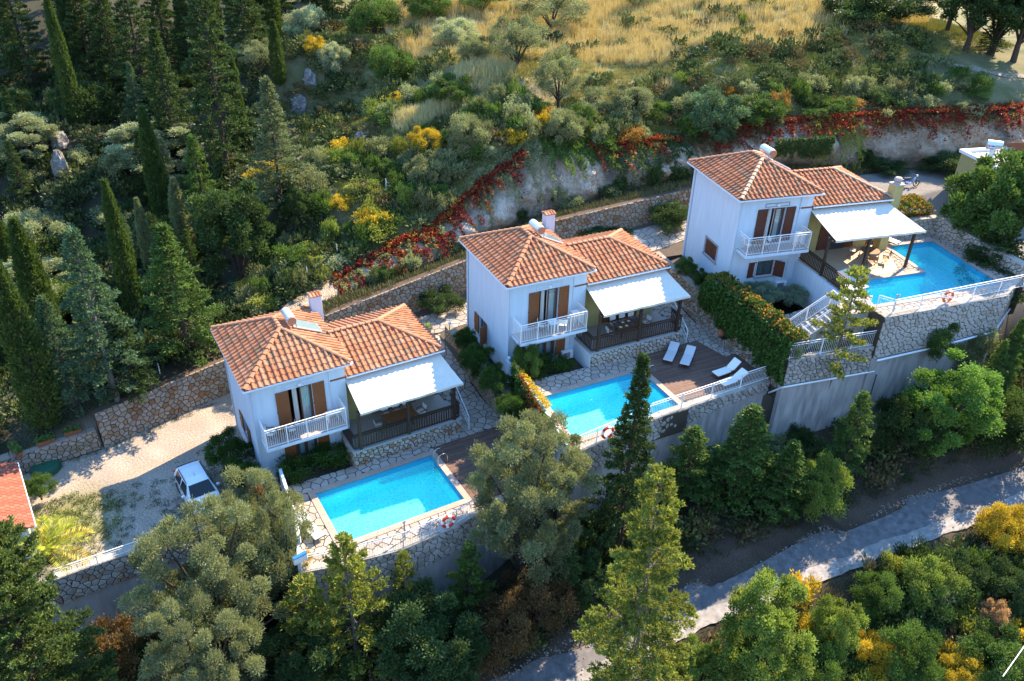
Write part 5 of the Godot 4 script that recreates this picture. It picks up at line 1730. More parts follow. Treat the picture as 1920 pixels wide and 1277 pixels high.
func car() -> void:
	# white compact five-door, nose towards +z
	var x := Transform3D(Basis(Vector3.UP, 0.638), at3(-17.5, -1.66, 35.24))
	var t := thing("parked_car", "small white car parked in the house shadow on the gravel drive", "car", x)
	# stations from tail to nose: z, half width low, belt, roof half width, sill y, belt y, top y
	var S := [[-1.90, 0.70, 0.70, 0.50, 0.42, 0.85, 0.92], [-1.80, 0.80, 0.80, 0.58, 0.28, 0.90, 1.10], [-1.55, 0.84, 0.82, 0.60, 0.24, 0.93, 1.42], [-1.1, 0.86, 0.83, 0.62, 0.22, 0.94, 1.50], [-0.2, 0.87, 0.84, 0.62, 0.22, 0.93, 1.52], [0.35, 0.87, 0.84, 0.60, 0.22, 0.92, 1.44], [1.05, 0.86, 0.82, 0.70, 0.22, 0.90, 0.98], [1.55, 0.82, 0.78, 0.62, 0.24, 0.80, 0.86], [1.85, 0.70, 0.66, 0.5, 0.30, 0.68, 0.72], [1.95, 0.58, 0.55, 0.4, 0.36, 0.58, 0.60]]
	var ring := func(s: Array) -> Array:
		return [Vector3(-s[1] * 0.9, s[4], s[0]), Vector3(-s[1], s[4] + 0.15, s[0]), Vector3(-s[2], s[5], s[0]), Vector3(-s[3], s[6] - 0.03, s[0]), Vector3(-s[3] * 0.6, s[6], s[0]), Vector3(s[3] * 0.6, s[6], s[0]), Vector3(s[3], s[6] - 0.03, s[0]), Vector3(s[2], s[5], s[0]), Vector3(s[1], s[4] + 0.15, s[0]), Vector3(s[1] * 0.9, s[4], s[0])]
	var b := MB.new()
	for k in S.size() - 1:
		var p: Array = ring.call(S[k]); var q: Array = ring.call(S[k + 1])
		for i in 9:
			b.quad(p[i], q[i], q[i + 1], p[i + 1])
		b.quad(p[9], q[9], q[0], p[0])
	var e: Array = ring.call(S[0]); var f: Array = ring.call(S[S.size() - 1])
	for i in range(1, 9):
		b.tri(e[0], e[i], e[i + 1]); b.tri(f[0], f[i + 1], f[i])
	obj("body", b, M.car, t)
	var g := MB.new()
	# windscreen lies between the roof edge and the bonnet
	g.quad(Vector3(-0.68, 0.99, 1.03), Vector3(0.68, 0.99, 1.03), Vector3(0.56, 1.435, 0.40), Vector3(-0.56, 1.435, 0.40))
	obj("windscreen", g, M.carglass, t, Transform3D(Basis(), Vector3(0, 0.018, 0.012)))
	g = MB.new()
	g.quad(Vector3(0.56, 1.40, -1.60), Vector3(-0.56, 1.40, -1.60), Vector3(-0.62, 1.08, -1.83), Vector3(0.62, 1.08, -1.83)) 
	obj("rear_window", g, M.carglass, t, Transform3D(Basis(), Vector3(0, 0.02, -0.03)))
	for s in [-1.0, 1.0]:
		for w in 2:
			g = MB.new()
			var z0 := -1.35 if w == 0 else -0.40; var z1 := -0.50 if w == 0 else 0.62
			var zt := 0.28
			var a := Vector3(s * 0.855, 0.97, z0); var c := Vector3(s * 0.855, 0.97, z1); var d := Vector3(s * 0.648, 1.42, (z1 if w == 0 else zt)); var h := Vector3(s * 0.648, 1.42, z0 + 0.06)
			if s < 0: g.quad(a, c, d, h)
			else: g.quad(c, a, h, d)
			obj("side_window", g, M.carglass, t)
		g = MB.new()
		g.bx(s * 0.60 - 0.02, s * 0.60 + 0.02, 1.495, 1.525, -1.25, 0.20)
		obj("roof_rail", g, M.dark, t)
		g = MB.new()
		g.bbx(s * 0.88, s * 1.06, 0.95, 1.08, 0.52, 0.64, 0.02)
		obj("wing_mirror", g, M.car, t)
		g = MB.new()
		g.bbx(s * 0.62, s * 0.80, 0.80, 1.05, -1.92, -1.78, 0.02)
		obj("tail_light", g, M.red, t)
		g = MB.new()
		g.bbx(s * 0.46, s * 0.72, 0.62, 0.76, 1.66, 1.86, 0.02)
		obj("headlight", g, M.plastic, t)
		g = MB.new()
		g.bx(s * 0.872 - 0.012, s * 0.872 + 0.012, 0.80, 0.83, -0.45, -0.25)
		obj("door_handle", g, M.dark, t)
		for z in [-1.20, 1.22]:
			var wl := MB.new()
			wl.lathe(Vector3.ZERO, [Vector2(0.18, 0), Vector2(0.30, 0.0), Vector2(0.315, 0.04), Vector2(0.315, 0.16), Vector2(0.30, 0.20), Vector2(0.18, 0.20)], 18)
			var o := obj("wheel", wl, M.black, t, Transform3D(Basis(Vector3.FORWARD, s * PI / 2), Vector3(s * 0.68, 0.315, z)))
			var rm := MB.new()
			rm.lathe(Vector3.ZERO, [Vector2(0, 0.17), Vector2(0.10, 0.18), Vector2(0.19, 0.15)], 12)
			obj("rim", rm, M.tank, o)
	g = MB.new()
	g.tube(Vector3(0, 1.52, -0.2), Vector3(0, 1.66, -0.42), 0.012, 0.006, 5)
	obj("aerial", g, M.dark, t)
	g = MB.new()
	g.bx(-0.26, 0.26, 0.55, 0.66, -1.925, -1.90)
	obj("number_plate", g, M.plastic, t)

func motorbike() -> void:
	var t := thing("motorbike", "dark blue step-through motorbike with white leg shield on the gravel", "motorbike", Transform3D(Basis(Vector3.UP, 0.20), at3(31.8, ground_at(31.8, 64.3) + 0.03, 64.3)))
	for z in [-0.62, 0.62]:
		var b := MB.new()
		for k in 20:
			for j in 6:
				var g := func(a: int, c: int) -> Vector3:
					var th := TAU * a / 20.0; var ph := TAU * c / 6.0
					var r := 0.255 + cos(ph) * 0.04
					return Vector3(cos(th) * r, sin(th) * r, sin(ph) * 0.04)
				b.quad(g.call(k, j), g.call(k + 1, j), g.call(k + 1, j + 1), g.call(k, j + 1))
		b.tube(Vector3(0, 0, -0.06), Vector3(0, 0, 0.06), 0.06, 0.06, 8)
		for k in 8:
			b.tube(Vector3.ZERO, Vector3(cos(TAU * k / 8.0), sin(TAU * k / 8.0), 0) * 0.24, 0.008, 0.008, 4, false)
		obj("wheel", b, M.black, t, Transform3D(Basis(), Vector3(z, 0.295, 0)))
	var b := MB.new()
	b.path([Vector3(-0.62, 0.30, 0.07), Vector3(-0.2, 0.34, 0.06), Vector3(0.1, 0.30, 0.05), Vector3(0.42, 0.75, 0)], 0.04, 0.03, 6)
	b.path([Vector3(-0.62, 0.62, 0), Vector3(-0.2, 0.58, 0), Vector3(0.08, 0.36, 0)], 0.05, 0.05, 6)
	obj("frame", b, M.blue, t)
	b = MB.new()
	b.bbx(-0.22, 0.10, 0.20, 0.40, -0.11, 0.11, 0.03)
	obj("engine", b, M.tank, t)
	b = MB.new()
	b.bbx(-0.62, 0.02, 0.70, 0.80, -0.12, 0.12, 0.03)
	obj("seat", b, M.black, t)
	b = MB.new()
	b.bbx(-0.55, -0.05, 0.50, 0.70, -0.10, 0.10, 0.03)
	obj("side_cover", b, M.blue, t)
	b = MB.new()
	b.quad(Vector3(0.20, 0.30, 0.13), Vector3(0.24, 0.30, -0.13), Vector3(0.42, 0.78, -0.12), Vector3(0.40, 0.78, 0.12))
	b.quad(Vector3(0.26, 0.30, -0.13), Vector3(0.22, 0.30, 0.13), Vector3(0.42, 0.78, 0.12), Vector3(0.44, 0.78, -0.12))
	obj("leg_shield", b, M.plastic, t)
	b = MB.new()
	b.tube(Vector3(0.62, 0.30, 0.06), Vector3(0.44, 0.95, 0.05), 0.02, 0.02, 6); b.tube(Vector3(0.62, 0.30, -0.06), Vector3(0.44, 0.95, -0.05), 0.02, 0.02, 6)
	obj("fork", b, M.dark, t)
	b = MB.new()
	b.path([Vector3(0.30, 1.02, 0.32), Vector3(0.42, 1.0, 0.12), Vector3(0.42, 1.0, -0.12), Vector3(0.30, 1.02, -0.32)], 0.016, 0.016, 6)
	obj("handlebar", b, M.dark, t)
	b = MB.new()
	b.bbx(0.44, 0.56, 0.86, 1.02, -0.09, 0.09, 0.03)
	obj("headlight", b, M.plastic, t)
	b = MB.new()
	b.tube(Vector3(-0.75, 0.28, 0.13), Vector3(0.0, 0.26, 0.13), 0.045, 0.03, 7)
	obj("exhaust", b, M.steel, t)
	b = MB.new()
	b.path([Vector3(-0.62, 0.70, 0.13), Vector3(-0.92, 0.72, 0.10), Vector3(-0.92, 0.72, -0.10), Vector3(-0.62, 0.70, -0.13)], 0.013, 0.013, 5)
	obj("rack", b, M.steel, t)

func fence_posts() -> void:
	var P := [[-23.11, 40.92], [-21.99, 42.78], [-20.92, 45.52], [-18.43, 50.44], [-16.51, 51.41], [-14.66, 52.28], [-13.06, 55.18], [-11.87, 57.39], [-10.08, 60.67], [-9.25, 64.04]]
	var names := ["first grey wire fence post above the stone wall, nearest the drive", "second grey wire fence post from the drive", "third grey wire fence post from the drive", "grey fence post at the foot of the yellow slope behind the first villa", "grey fence post left of the first villa's white chimney", "grey fence post straight above the first villa's ridge", "grey fence post below the bright yellow shrub", "grey fence post beside the bright yellow shrub", "upper grey fence post among maquis left of the red creeper", "topmost grey fence post on the spur"]
	for i in P.size():
		var b := MB.new()
		b.tube(Vector3.ZERO, Vector3(0, 1.25, 0), 0.035, 0.035, 6)
		b.tube(Vector3(0, 1.25, 0), Vector3(0.0, 1.42, 0.1), 0.03, 0.025, 6)
		var o := obj("fence_post", b, M.gutter, null, pos(P[i][0], ground_at(P[i][0], P[i][1]) - 0.1, P[i][1]))
		tag(o, names[i], "fence post", "wire fence posts along the foot of the spur")

func hut() -> void:
	# small outbuilding at the left edge; only its red shingle roof shows
	var t := thing("outbuilding", "small outbuilding with red shingle roof cut by the left edge", "outbuilding", Transform3D(Basis(Vector3.UP, 0.62), at3(-27.5, -1.6, 31.44)))
	var b := MB.new()
	b.bx(-2.0, 2.0, 0, 2.25, -2.55, 2.55)
	obj("wall", b, M.wall, t)
	b = MB.new()
	# ridge along z, slope falls to +x
	var e := 2.35; var r := 0.95
	b.quad(Vector3(e, 2.2, 2.95), Vector3(e, 2.2, -2.95), Vector3(0, 2.2 + r, -2.95), Vector3(0, 2.2 + r, 2.95))
	b.quad(Vector3(-e, 2.2, -2.95), Vector3(-e, 2.2, 2.95), Vector3(0, 2.2 + r, 2.95), Vector3(0, 2.2 + r, -2.95))
	b.tri(Vector3(-e, 2.2, 2.95), Vector3(e, 2.2, 2.95), Vector3(0, 2.2 + r, 2.95)); b.tri(Vector3(e, 2.2, -2.95), Vector3(-e, 2.2, -2.95), Vector3(0, 2.2 + r, -2.95))
	b.quad(Vector3(-e, 2.19, -2.95), Vector3(e, 2.19, -2.95), Vector3(e, 2.19, 2.95), Vector3(-e, 2.19, 2.95))
	var roof := obj("roof", b, M.shingle[2], t)
	var up := Vector3(-e, r, 0).normalized()
	var n := Vector3(r, e, 0).normalized()
	var k := MB.new()
	k.box(Vector3(0, 0.008, 0), Vector3(0.235, 0.014, 0.25))
	var mesh := k.mesh()
	for j in 11:
		for i in 21:
			var p := Vector3(e, 2.2, -2.85 + (i + (0.5 if j % 2 else 0.0)) * 0.28) + up * (0.10 + j * 0.225) + n * 0.004
			put("shingle", mesh, M.shingle[(i * 5 + j * 3) % 3], roof, Transform3D(Basis(up * -1.0, n, Vector3.BACK) * Basis(Vector3.BACK, -0.05), p))
	b = MB.new()
	b.bx(e - 0.02, e + 0.06, 2.05, 2.19, -2.95, 2.95)
	obj("gutter", b, M.gutter, t)
	b = MB.new()
	b.bx(2.10, 2.22, 0, 2.1, 2.6, 2.72)
	obj("post", b, M.white, t)

func neighbour() -> void:
	var t := thing("house", "pale ochre flat-roofed neighbour house behind conifers at right edge", "house", Transform3D(Basis(Vector3.UP, 0.25), at3(38.6, 6.8, 62.6)))
	var b := MB.new()
	b.bx(-2.2, 4.5, 0, 3.2, -3.2, 1.6)
	obj("wall", b, M.ochre, t)
	b = MB.new()
	b.bx(-2.35, 4.6, 3.2, 3.45, -3.35, -3.05); b.bx(-2.35, 4.6, 3.2, 3.45, 1.45, 1.75); b.bx(-2.35, -2.05, 3.2, 3.45, -3.05, 1.45)
	obj("parapet", b, M.white, t)
	b = MB.new()
	b.bx(-2.0, 4.5, 3.2, 3.22, -3.0, 1.4)
	obj("flat_roof", b, M.concrete, t)
	var r := MB.new()
	r.quad(Vector3(1.9, 3.6, 1.3), Vector3(5.0, 3.6, 1.3), Vector3(5.0, 4.5, -1.2), Vector3(1.9, 4.5, -1.2))
	r.quad(Vector3(5.0, 3.6, -3.6), Vector3(1.9, 3.6, -3.6), Vector3(1.9, 4.5, -1.2), Vector3(5.0, 4.5, -1.2))
	r.tri(Vector3(1.9, 3.6, -3.6), Vector3(1.9, 3.6, 1.3), Vector3(1.9, 4.5, -1.2))
	var roof := obj("roof", r, M.roofbody, t)
	tile_face(roof, Vector3(1.9, 3.62, 1.3), Vector3(5.0, 3.62, 1.3), Vector3(5.0, 4.52, -1.2), [], [100, MB.new(), []], [0, 1, 3])
	b = MB.new()
	b.bx(-1.95, -1.2, 1.2, 2.1, 1.6, 1.63)
	obj("window", b, M.dark, t)
	b = MB.new()
	b.tube(Vector3(-2.28, 0, 1.68), Vector3(-2.28, 3.3, 1.68), 0.04, 0.04, 6)
	obj("downpipe", b, M.dark, t)
	var s := thing("solar_water_heater", "white solar water tank on a pale post above the neighbour house", "solar heater", Transform3D(Basis(Vector3.UP, -0.35).scaled(Vector3(0.74, 0.9, 0.74)), at3(36.2, 10.0, 61.9)))
	b = MB.new()
	b.bx(-0.22, 0.22, 0, 1.55, -0.20, 0.20)
	obj("post", b, M.white, s)
	b = MB.new()
	b.lathe(Vector3.ZERO, [Vector2(0, 0), Vector2(0.36, 0.02), Vector2(0.40, 0.07), Vector2(0.40, 1.43), Vector2(0.36, 1.48), Vector2(0, 1.5)], 20)
	obj("tank", b, M.tank, s, Transform3D(Basis(Vector3.FORWARD, PI / 2), Vector3(-0.75, 1.90, 0)))
	b = MB.new()
	b.bx(-0.62, 0.05, 1.72, 2.02, 0.385, 0.415)
	obj("label_plate", b, M.plastic, s)
	b = MB.new()
	b.bx(-0.58, -0.48, 1.80, 1.95, 0.415, 0.419); b.bx(-0.45, -0.40, 1.80, 1.95, 0.415, 0.419)
	obj("red_mark", b, M.red, s)
	b = MB.new()
	b.bx(-0.34, 0.0, 1.82, 1.93, 0.415, 0.419)
	obj("blue_mark", b, M.blue, s)

func build_props() -> void:
	car()
	motorbike()
	fence_posts()
	hut()
	neighbour()
	# loungers
	lounger("grey lounger beside the first pool's left edge in the sun", VX[0] * Transform3D(Basis(Vector3.UP, 0.22), Vector3(1.15, 0, 5.5)), M.dark, M.cloth_grey, 0.55, false)
	lounger("grey lounger nearest the second terrace steps, left of a pair", VX[1] * Transform3D(Basis(Vector3.UP, -0.85), Vector3(10.35, 0, 2.75)), M.dark, M.cloth_grey, 0.35, false)
	lounger("grey lounger right of the pair on the wooden deck", VX[1] * Transform3D(Basis(Vector3.UP, -0.85), Vector3(11.05, 0, 3.55)), M.dark, M.cloth_grey, 0.35, false)
	lounger("teak lounger with white pad and raised back lying across the deck", VX[1] * Transform3D(Basis(Vector3.UP, -1.50), Vector3(12.4, 0, 5.75)), M.teak, M.cloth, 0.75, true)
	lounger("teak lounger with white pad just behind the deck's white railing", VX[1] * Transform3D(Basis(Vector3.UP, -1.50), Vector3(12.1, 0, 6.75)), M.teak, M.cloth, 0.55, true)
	lounger("white lounger beside the third villa's dark railing, left of two", VX[2] * Transform3D(Basis(Vector3.UP, 0.12), Vector3(5.85, 1.11, 4.2)), M.dark, M.cloth_grey, 0.8, false)
	lounger("white lounger at the third pool's near left edge, right of two", VX[2] * Transform3D(Basis(Vector3.UP, 0.22), Vector3(6.55, 1.11, 4.0)), M.dark, M.cloth_grey, 0.8, false)
	lounger("flat white lounger behind the third pool against the stone wall", VX[2] * Transform3D(Basis(Vector3.UP, 0.35), Vector3(12.9, 1.11, -1.2)), M.dark, M.plastic, 0.15, false)
	# balcony furniture
	chair("white canvas chair at the left end of the first balcony", VX[0] * Transform3D(Basis(Vector3.UP, 1.2), Vector3(0.95, 2.42, 0.15)), M.teak, M.cloth)
	chair("wooden chair beside the small table on the first balcony", VX[0] * Transform3D(Basis(Vector3.UP, -1.7), Vector3(2.05, 2.42, 0.30)), M.teak, M.cloth)
	table("small slatted table on the first balcony", VX[0] * Transform3D(Basis(), Vector3(1.50, 2.42, 0.38)), 0.55, 0.55, 0.62, M.teak, M.teak)
	table("low white bench table at the right end of the first balcony", VX[0] * Transform3D(Basis(), Vector3(4.5, 2.42, 0.05)), 0.8, 0.4, 0.55, M.plastic, M.plastic)
	chair("white chair in the middle of the second balcony", VX[1] * Transform3D(Basis(Vector3.UP, 2.6), Vector3(3.55, 2.42, 0.50)), M.plastic, M.cloth)
	chair("wooden chair by the open door of the second balcony", VX[1] * Transform3D(Basis(Vector3.UP, 1.0), Vector3(2.3, 2.42, 0.10)), M.teak, M.cloth)
	table("white table on the second balcony", VX[1] * Transform3D(Basis(), Vector3(2.95, 2.42, 0.40)), 0.6, 0.6, 0.68, M.plastic, M.plastic)
	table("tall white drying rack table at the right end of the second balcony", VX[1] * Transform3D(Basis(), Vector3(4.6, 2.42, 0.20)), 0.5, 0.5, 0.9, M.plastic, M.plastic)
	chair("white chair at the left end of the third balcony", VX[2] * Transform3D(Basis(Vector3.UP, 1.3), Vector3(0.95, 2.42, 0.15)), M.teak, M.cloth)
	chair("white chair right of the table on the third balcony", VX[2] * Transform3D(Basis(Vector3.UP, -1.6), Vector3(2.15, 2.42, 0.30)), M.teak, M.cloth)
	table("small wooden table on the third balcony", VX[2] * Transform3D(Basis(), Vector3(1.55, 2.42, 0.35)), 0.55, 0.55, 0.62, M.teak, M.teak)
	table("white stand at the right end of the third balcony", VX[2] * Transform3D(Basis(), Vector3(4.55, 2.42, 0.25)), 0.45, 0.4, 0.95, M.plastic, M.plastic)
	# terrace dining
	for i in 2:
		var o := "first" if i == 0 else "second"
		table("brown dining table under the %s villa's awning" % o, VX[i] * Transform3D(Basis(), Vector3(8.3, 1.115, 0.65)), 1.9, 0.95, 0.74, M.teak, M.dark_wood)
		var spots := [[7.75, -0.10, 0.0, "back left seat"], [8.45, -0.10, 0.0, "back middle seat"], [9.1, -0.05, 0.0, "back right seat"], [6.95, 0.75, 1.5, "left end seat"], [9.7, 0.60, -1.4, "right end seat"]]
		for s in spots:
			chair("white canvas chair at the %s villa's dining table, %s" % [o, s[3]], VX[i] * Transform3D(Basis(Vector3.UP, s[2]), Vector3(s[0], 1.115, s[1])), M.teak, M.cloth)
	for k in 7:
		var b := MB.new()
		b.lathe(Vector3.ZERO, [Vector2(0, 0), Vector2(0.07, 0), Vector2(0.115, 0.018), Vector2(0.10, 0.02), Vector2(0.0, 0.012)], 14)
		var o := obj("plate", b, M.plastic if k % 3 else M.blue, null, VX[1] * Transform3D(Basis(), Vector3(7.6 + (k % 4) * 0.44, 1.86, 0.40 + (k / 4) * 0.45)))
		tag(o, "plate laid on the second villa's dining table", "plate", "plates on the second villa's dining table")
	table("round wooden table on the third terrace in the sun", VX[2] * Transform3D(Basis(), Vector3(9.9, 1.105, 0.95)), 1.25, 1.25, 0.74, M.teak, M.teak, true)
	var s3 := [[9.2, 0.1, 0.9, "with white cloth back, behind the table"], [10.5, 0.05, -0.6, "behind the table at right"], [9.4, 1.9, 2.7, "in front of the table"], [10.75, 1.55, -2.2, "right front of the table"]]
	for s in s3:
		chair("teak chair on the third terrace %s" % s[3], VX[2] * Transform3D(Basis(Vector3.UP, s[2]), Vector3(s[0], 1.105, s[1])), M.teak, M.cloth if s[1] == 0.1 else M.teak)
	# barbecue
	var t := thing("barbecue", "black kettle barbecue on legs by the dividing wall", "barbecue", VX[1] * Transform3D(Basis(), Vector3(14.15, 0.02, 3.1)))
	var b := MB.new()
	b.lathe(Vector3(0, 0.62, 0), [Vector2(0, 0), Vector2(0.16, 0.03), Vector2(0.27, 0.15), Vector2(0.29, 0.22), Vector2(0.27, 0.22), Vector2(0.2, 0.12), Vector2(0, 0.1)], 16)
	obj("bowl", b, M.black, t)
	for k in 3:
		b = MB.new()
		var a := TAU * k / 3.0
		b.tube(Vector3(cos(a) * 0.16, 0.68, sin(a) * 0.16), Vector3(cos(a) * 0.30, 0, sin(a) * 0.30), 0.014, 0.014, 5)
		obj("leg", b, M.tank, t)
	b = MB.new()
	b.lathe(Vector3.ZERO, [Vector2(0, 0.0), Vector2(0.29, 0), Vector2(0.26, 0.12), Vector2(0.14, 0.19), Vector2(0, 0.21)], 16)
	obj("lid", b, M.terracotta, t, Transform3D(Basis(Vector3.RIGHT, 1.2), Vector3(0, 0.92, -0.32)))
	# planters
	planter("terracotta trough on the low wall, leftmost of three", pos(-28.0, 0.27, 36.35, -0.66), 0.95, M.terracotta, "green")
	planter("terracotta trough on the low wall, middle of three", pos(-26.75, 0.30, 37.25, -0.66 + 1.3), 0.95, M.terracotta, "green")
	planter("terracotta trough on the low wall, rightmost of three", pos(-25.6, 0.36, 38.15, 0.62), 0.95, M.terracotta, "green")
	planter("brown planter on feet with lime-green plants at the drive's edge", pos(-25.2, -1.06, 38.2, 0.62), 0.95, M.terracotta, "lime", true)
	planter("stone planter with leafy plants at the head of the first passage", VX[0] * Transform3D(Basis(Vector3.UP, 0.1), Vector3(13.3, 1.72, -7.4)), 1.7, M.concrete, "lime", false)
	planter("planter with bright green plants behind the second wing roof", VX[1] * Transform3D(Basis(Vector3.UP, 0.1), Vector3(13.4, 1.75, -7.2)), 1.5, M.concrete, "lime", false)
	# green mesh lid beside the low wall
	t = thing("tank_cover", "dark green round cover with folds beside the low stone wall", "cover", pos(-26.9, -1.15, 36.7))
	b = MB.new()
	b.lathe(Vector3.ZERO, [Vector2(0.85, 0), Vector2(0.80, 0.30), Vector2(0.62, 0.42), Vector2(0.20, 0.46), Vector2(0, 0.44)], 18)
	obj("cover", b, M.green_lid, t)
	b = MB.new()
	b.lathe(Vector3(0, 0.44, 0), [Vector2(0.10, 0), Vector2(0.10, 0.06), Vector2(0.0, 0.07)], 10)
	obj("knob", b, M.leaf["ivy"], t)
	# things hanging on walls
	t = thing("ring_float", "blue oval ring float hanging on the third villa's ochre wall", "ring float", VX[2] * Transform3D(Basis(Vector3.UP, 0.0), Vector3(5.95, 2.15, -1.02)))
	b = MB.new()
	for k in 24:
		for j in 6:
			var g := func(a: int, c: int) -> Vector3:
				var th := TAU * a / 24.0; var ph := TAU * c / 6.0
				var r := 1.0 + cos(ph) * 0.22
				return Vector3(cos(th) * r * 0.30, sin(th) * r * 0.50, sin(ph) * 0.08)
			b.quad(g.call(k, j), g.call(k + 1, j), g.call(k + 1, j + 1), g.call(k, j + 1))
	obj("ring", b, M.blue, t)
	air_unit("white air conditioner unit below the second villa's lower window", VX[1] * Transform3D(Basis(), Vector3(4.0, -0.28, -0.30)))
	air_unit("white air conditioner unit below the third villa's lower window", VX[2] * Transform3D(Basis(), Vector3(3.9, -1.0, -0.30)))
	# solar heaters lie on the right-hand roof slopes
	for i in 3:
		var e := Vector3(5.87, 5.87, 0); var sl := Vector3(2.936, -1.43, 0).normalized()    # down the right slope
		var nn := Vector3(1.43, 2.936, 0).normalized()
		var bs := Basis(Vector3.FORWARD, nn, sl)
		var names := ["solar water heater with round tank on the first villa's roof", "solar water heater with round tank on the second villa's roof", "solar water heater with round tank on the third villa's roof"]
		var o := Vector3(2.936, 7.30, -3.05) + sl * 2.55 + nn * 0.07
		solar_heater(names[i], VX[i] * Transform3D(bs, o))
	# flue pot of the first villa and satellite items
	b = MB.new()
	b.path([at3(21.0, 1.5, 22.5), at3(23.9, 1.35, 25.2), at3(27.5, 1.3, 28.6), at3(40, 3.0, 40.0)], 0.022, 0.022, 5)
	var o2 := obj("overhead_cable", b, M.gutter)
	tag(o2, "overhead cable crossing the bottom right corner", "cable")
	# garden lamp and pot by the second villa's back corner
	t = thing("garden_lamp", "slim garden lamp post by the back corner of the second villa", "lamp post", VX[1] * Transform3D(Basis(), Vector3(-1.2, -1.0, -6.2)))
	b = MB.new()
	b.tube(Vector3.ZERO, Vector3(0, 1.3, 0), 0.03, 0.025, 6)
	obj("post", b, M.dark, t)
	b = MB.new()
	b.lathe(Vector3(0, 1.3, 0), [Vector2(0.04, 0), Vector2(0.12, 0.04), Vector2(0.10, 0.16), Vector2(0.0, 0.2)], 10)
	obj("lantern", b, M.plastic, t)
	t = thing("flower_pot", "small orange pot by the back corner of the second villa", "pot", VX[1] * Transform3D(Basis(), Vector3(-0.55, -0.95, -6.3)))
	b = MB.new()
	b.lathe(Vector3.ZERO, [Vector2(0, 0), Vector2(0.16, 0), Vector2(0.23, 0.34), Vector2(0.25, 0.34), Vector2(0.25, 0.40), Vector2(0.21, 0.40), Vector2(0.2, 0.33), Vector2(0, 0.33)], 14)
	obj("pot", b, M.orange, t)
	t = thing("flower_pot", "terracotta pot in the bushes left of the first villa", "pot", VX[0] * Transform3D(Basis(), Vector3(-0.55, -1.0, -0.3)))
	b = MB.new()
	b.lathe(Vector3.ZERO, [Vector2(0, 0), Vector2(0.18, 0), Vector2(0.27, 0.40), Vector2(0.30, 0.40), Vector2(0.30, 0.47), Vector2(0.24, 0.47), Vector2(0.22, 0.38), Vector2(0, 0.38)], 14)
	obj("pot", b, M.terracotta, t)
	# white boxes on the first pool's corner
	t = thing("sign_board", "white and blue board on the corner of the first pool's white wall", "board", VX[0] * Transform3D(Basis(Vector3.UP, 0.2), Vector3(-0.12, 0.85, 8.05)))
	b = MB.new()
	b.bbx(-0.35, 0.35, 0.05, 0.40, -0.10, 0.10, 0.02)
	obj("panel", b, M.plastic, t)
	b = MB.new()
	b.bx(-0.35, 0.35, 0.40, 0.46, -0.10, 0.10)
	obj("blue_edge", b, M.blue, t)
	# woodpile on the meadow
	t = thing("log_pile", "small heap of pale sawn logs on the meadow", "log pile", pos(16.0, ground_at(16.0, 77.0), 77.0, 0.5))
	for k in 11:
		b = MB.new()
		var a := rng.randf_range(-0.5, 0.5)
		var c := Vector3(rng.randf_range(-0.8, 0.8), 0.15 + 0.22 * (k % 3), rng.randf_range(-0.4, 0.4))
		b.tube(c - Vector3(cos(a), 0, sin(a)) * 0.6, c + Vector3(cos(a), 0.15, sin(a)) * 0.6, 0.11, 0.10, 7)
		obj("log", b, M.bark_pale, t)

# ---------------------------------------------------------------- foliage
class Leaves:
	var v := PackedVector3Array()
	var c := PackedColorArray()
	var i := 0
	var r := RandomNumberGenerator.new()
	func _init(seed_: int) -> void:
		r.seed = seed_
	func dir(up: float) -> Vector3:
		var d := Vector3(r.randfn(), r.randfn(), r.randfn()).normalized()
		return (d + Vector3.UP * up).normalized()
	func blade(p: Vector3, d: Vector3, l: float, w: float, shade: float) -> void:   # a pointed leaf or spray: two triangles with a slight fold
		var s := d.cross(Vector3(r.randf() - 0.5, r.randf() - 0.5, r.randf() - 0.5)).normalized()
		var n := s.cross(d) * (w * 0.35)
		var m := p + d * (l * 0.5)
		var t := p + d * l
		v.append(p); v.append(m + s * w + n); v.append(t)
		v.append(p); v.append(t); v.append(m - s * w + n)
		var k := Color(shade * r.randf_range(0.88, 1.0), shade, shade * r.randf_range(0.75, 1.0))
		for q in 6: c.append(k)
	func mesh() -> ArrayMesh:
		var arr := []
		arr.resize(Mesh.ARRAY_MAX)
		arr[Mesh.ARRAY_VERTEX] = v
		arr[Mesh.ARRAY_COLOR] = c
		var m := ArrayMesh.new()
		m.add_surface_from_arrays(Mesh.PRIMITIVE_TRIANGLES, arr)
		return m

var KIND := {}      # kind -> [ {crown, trunk, h, w}, ... ]

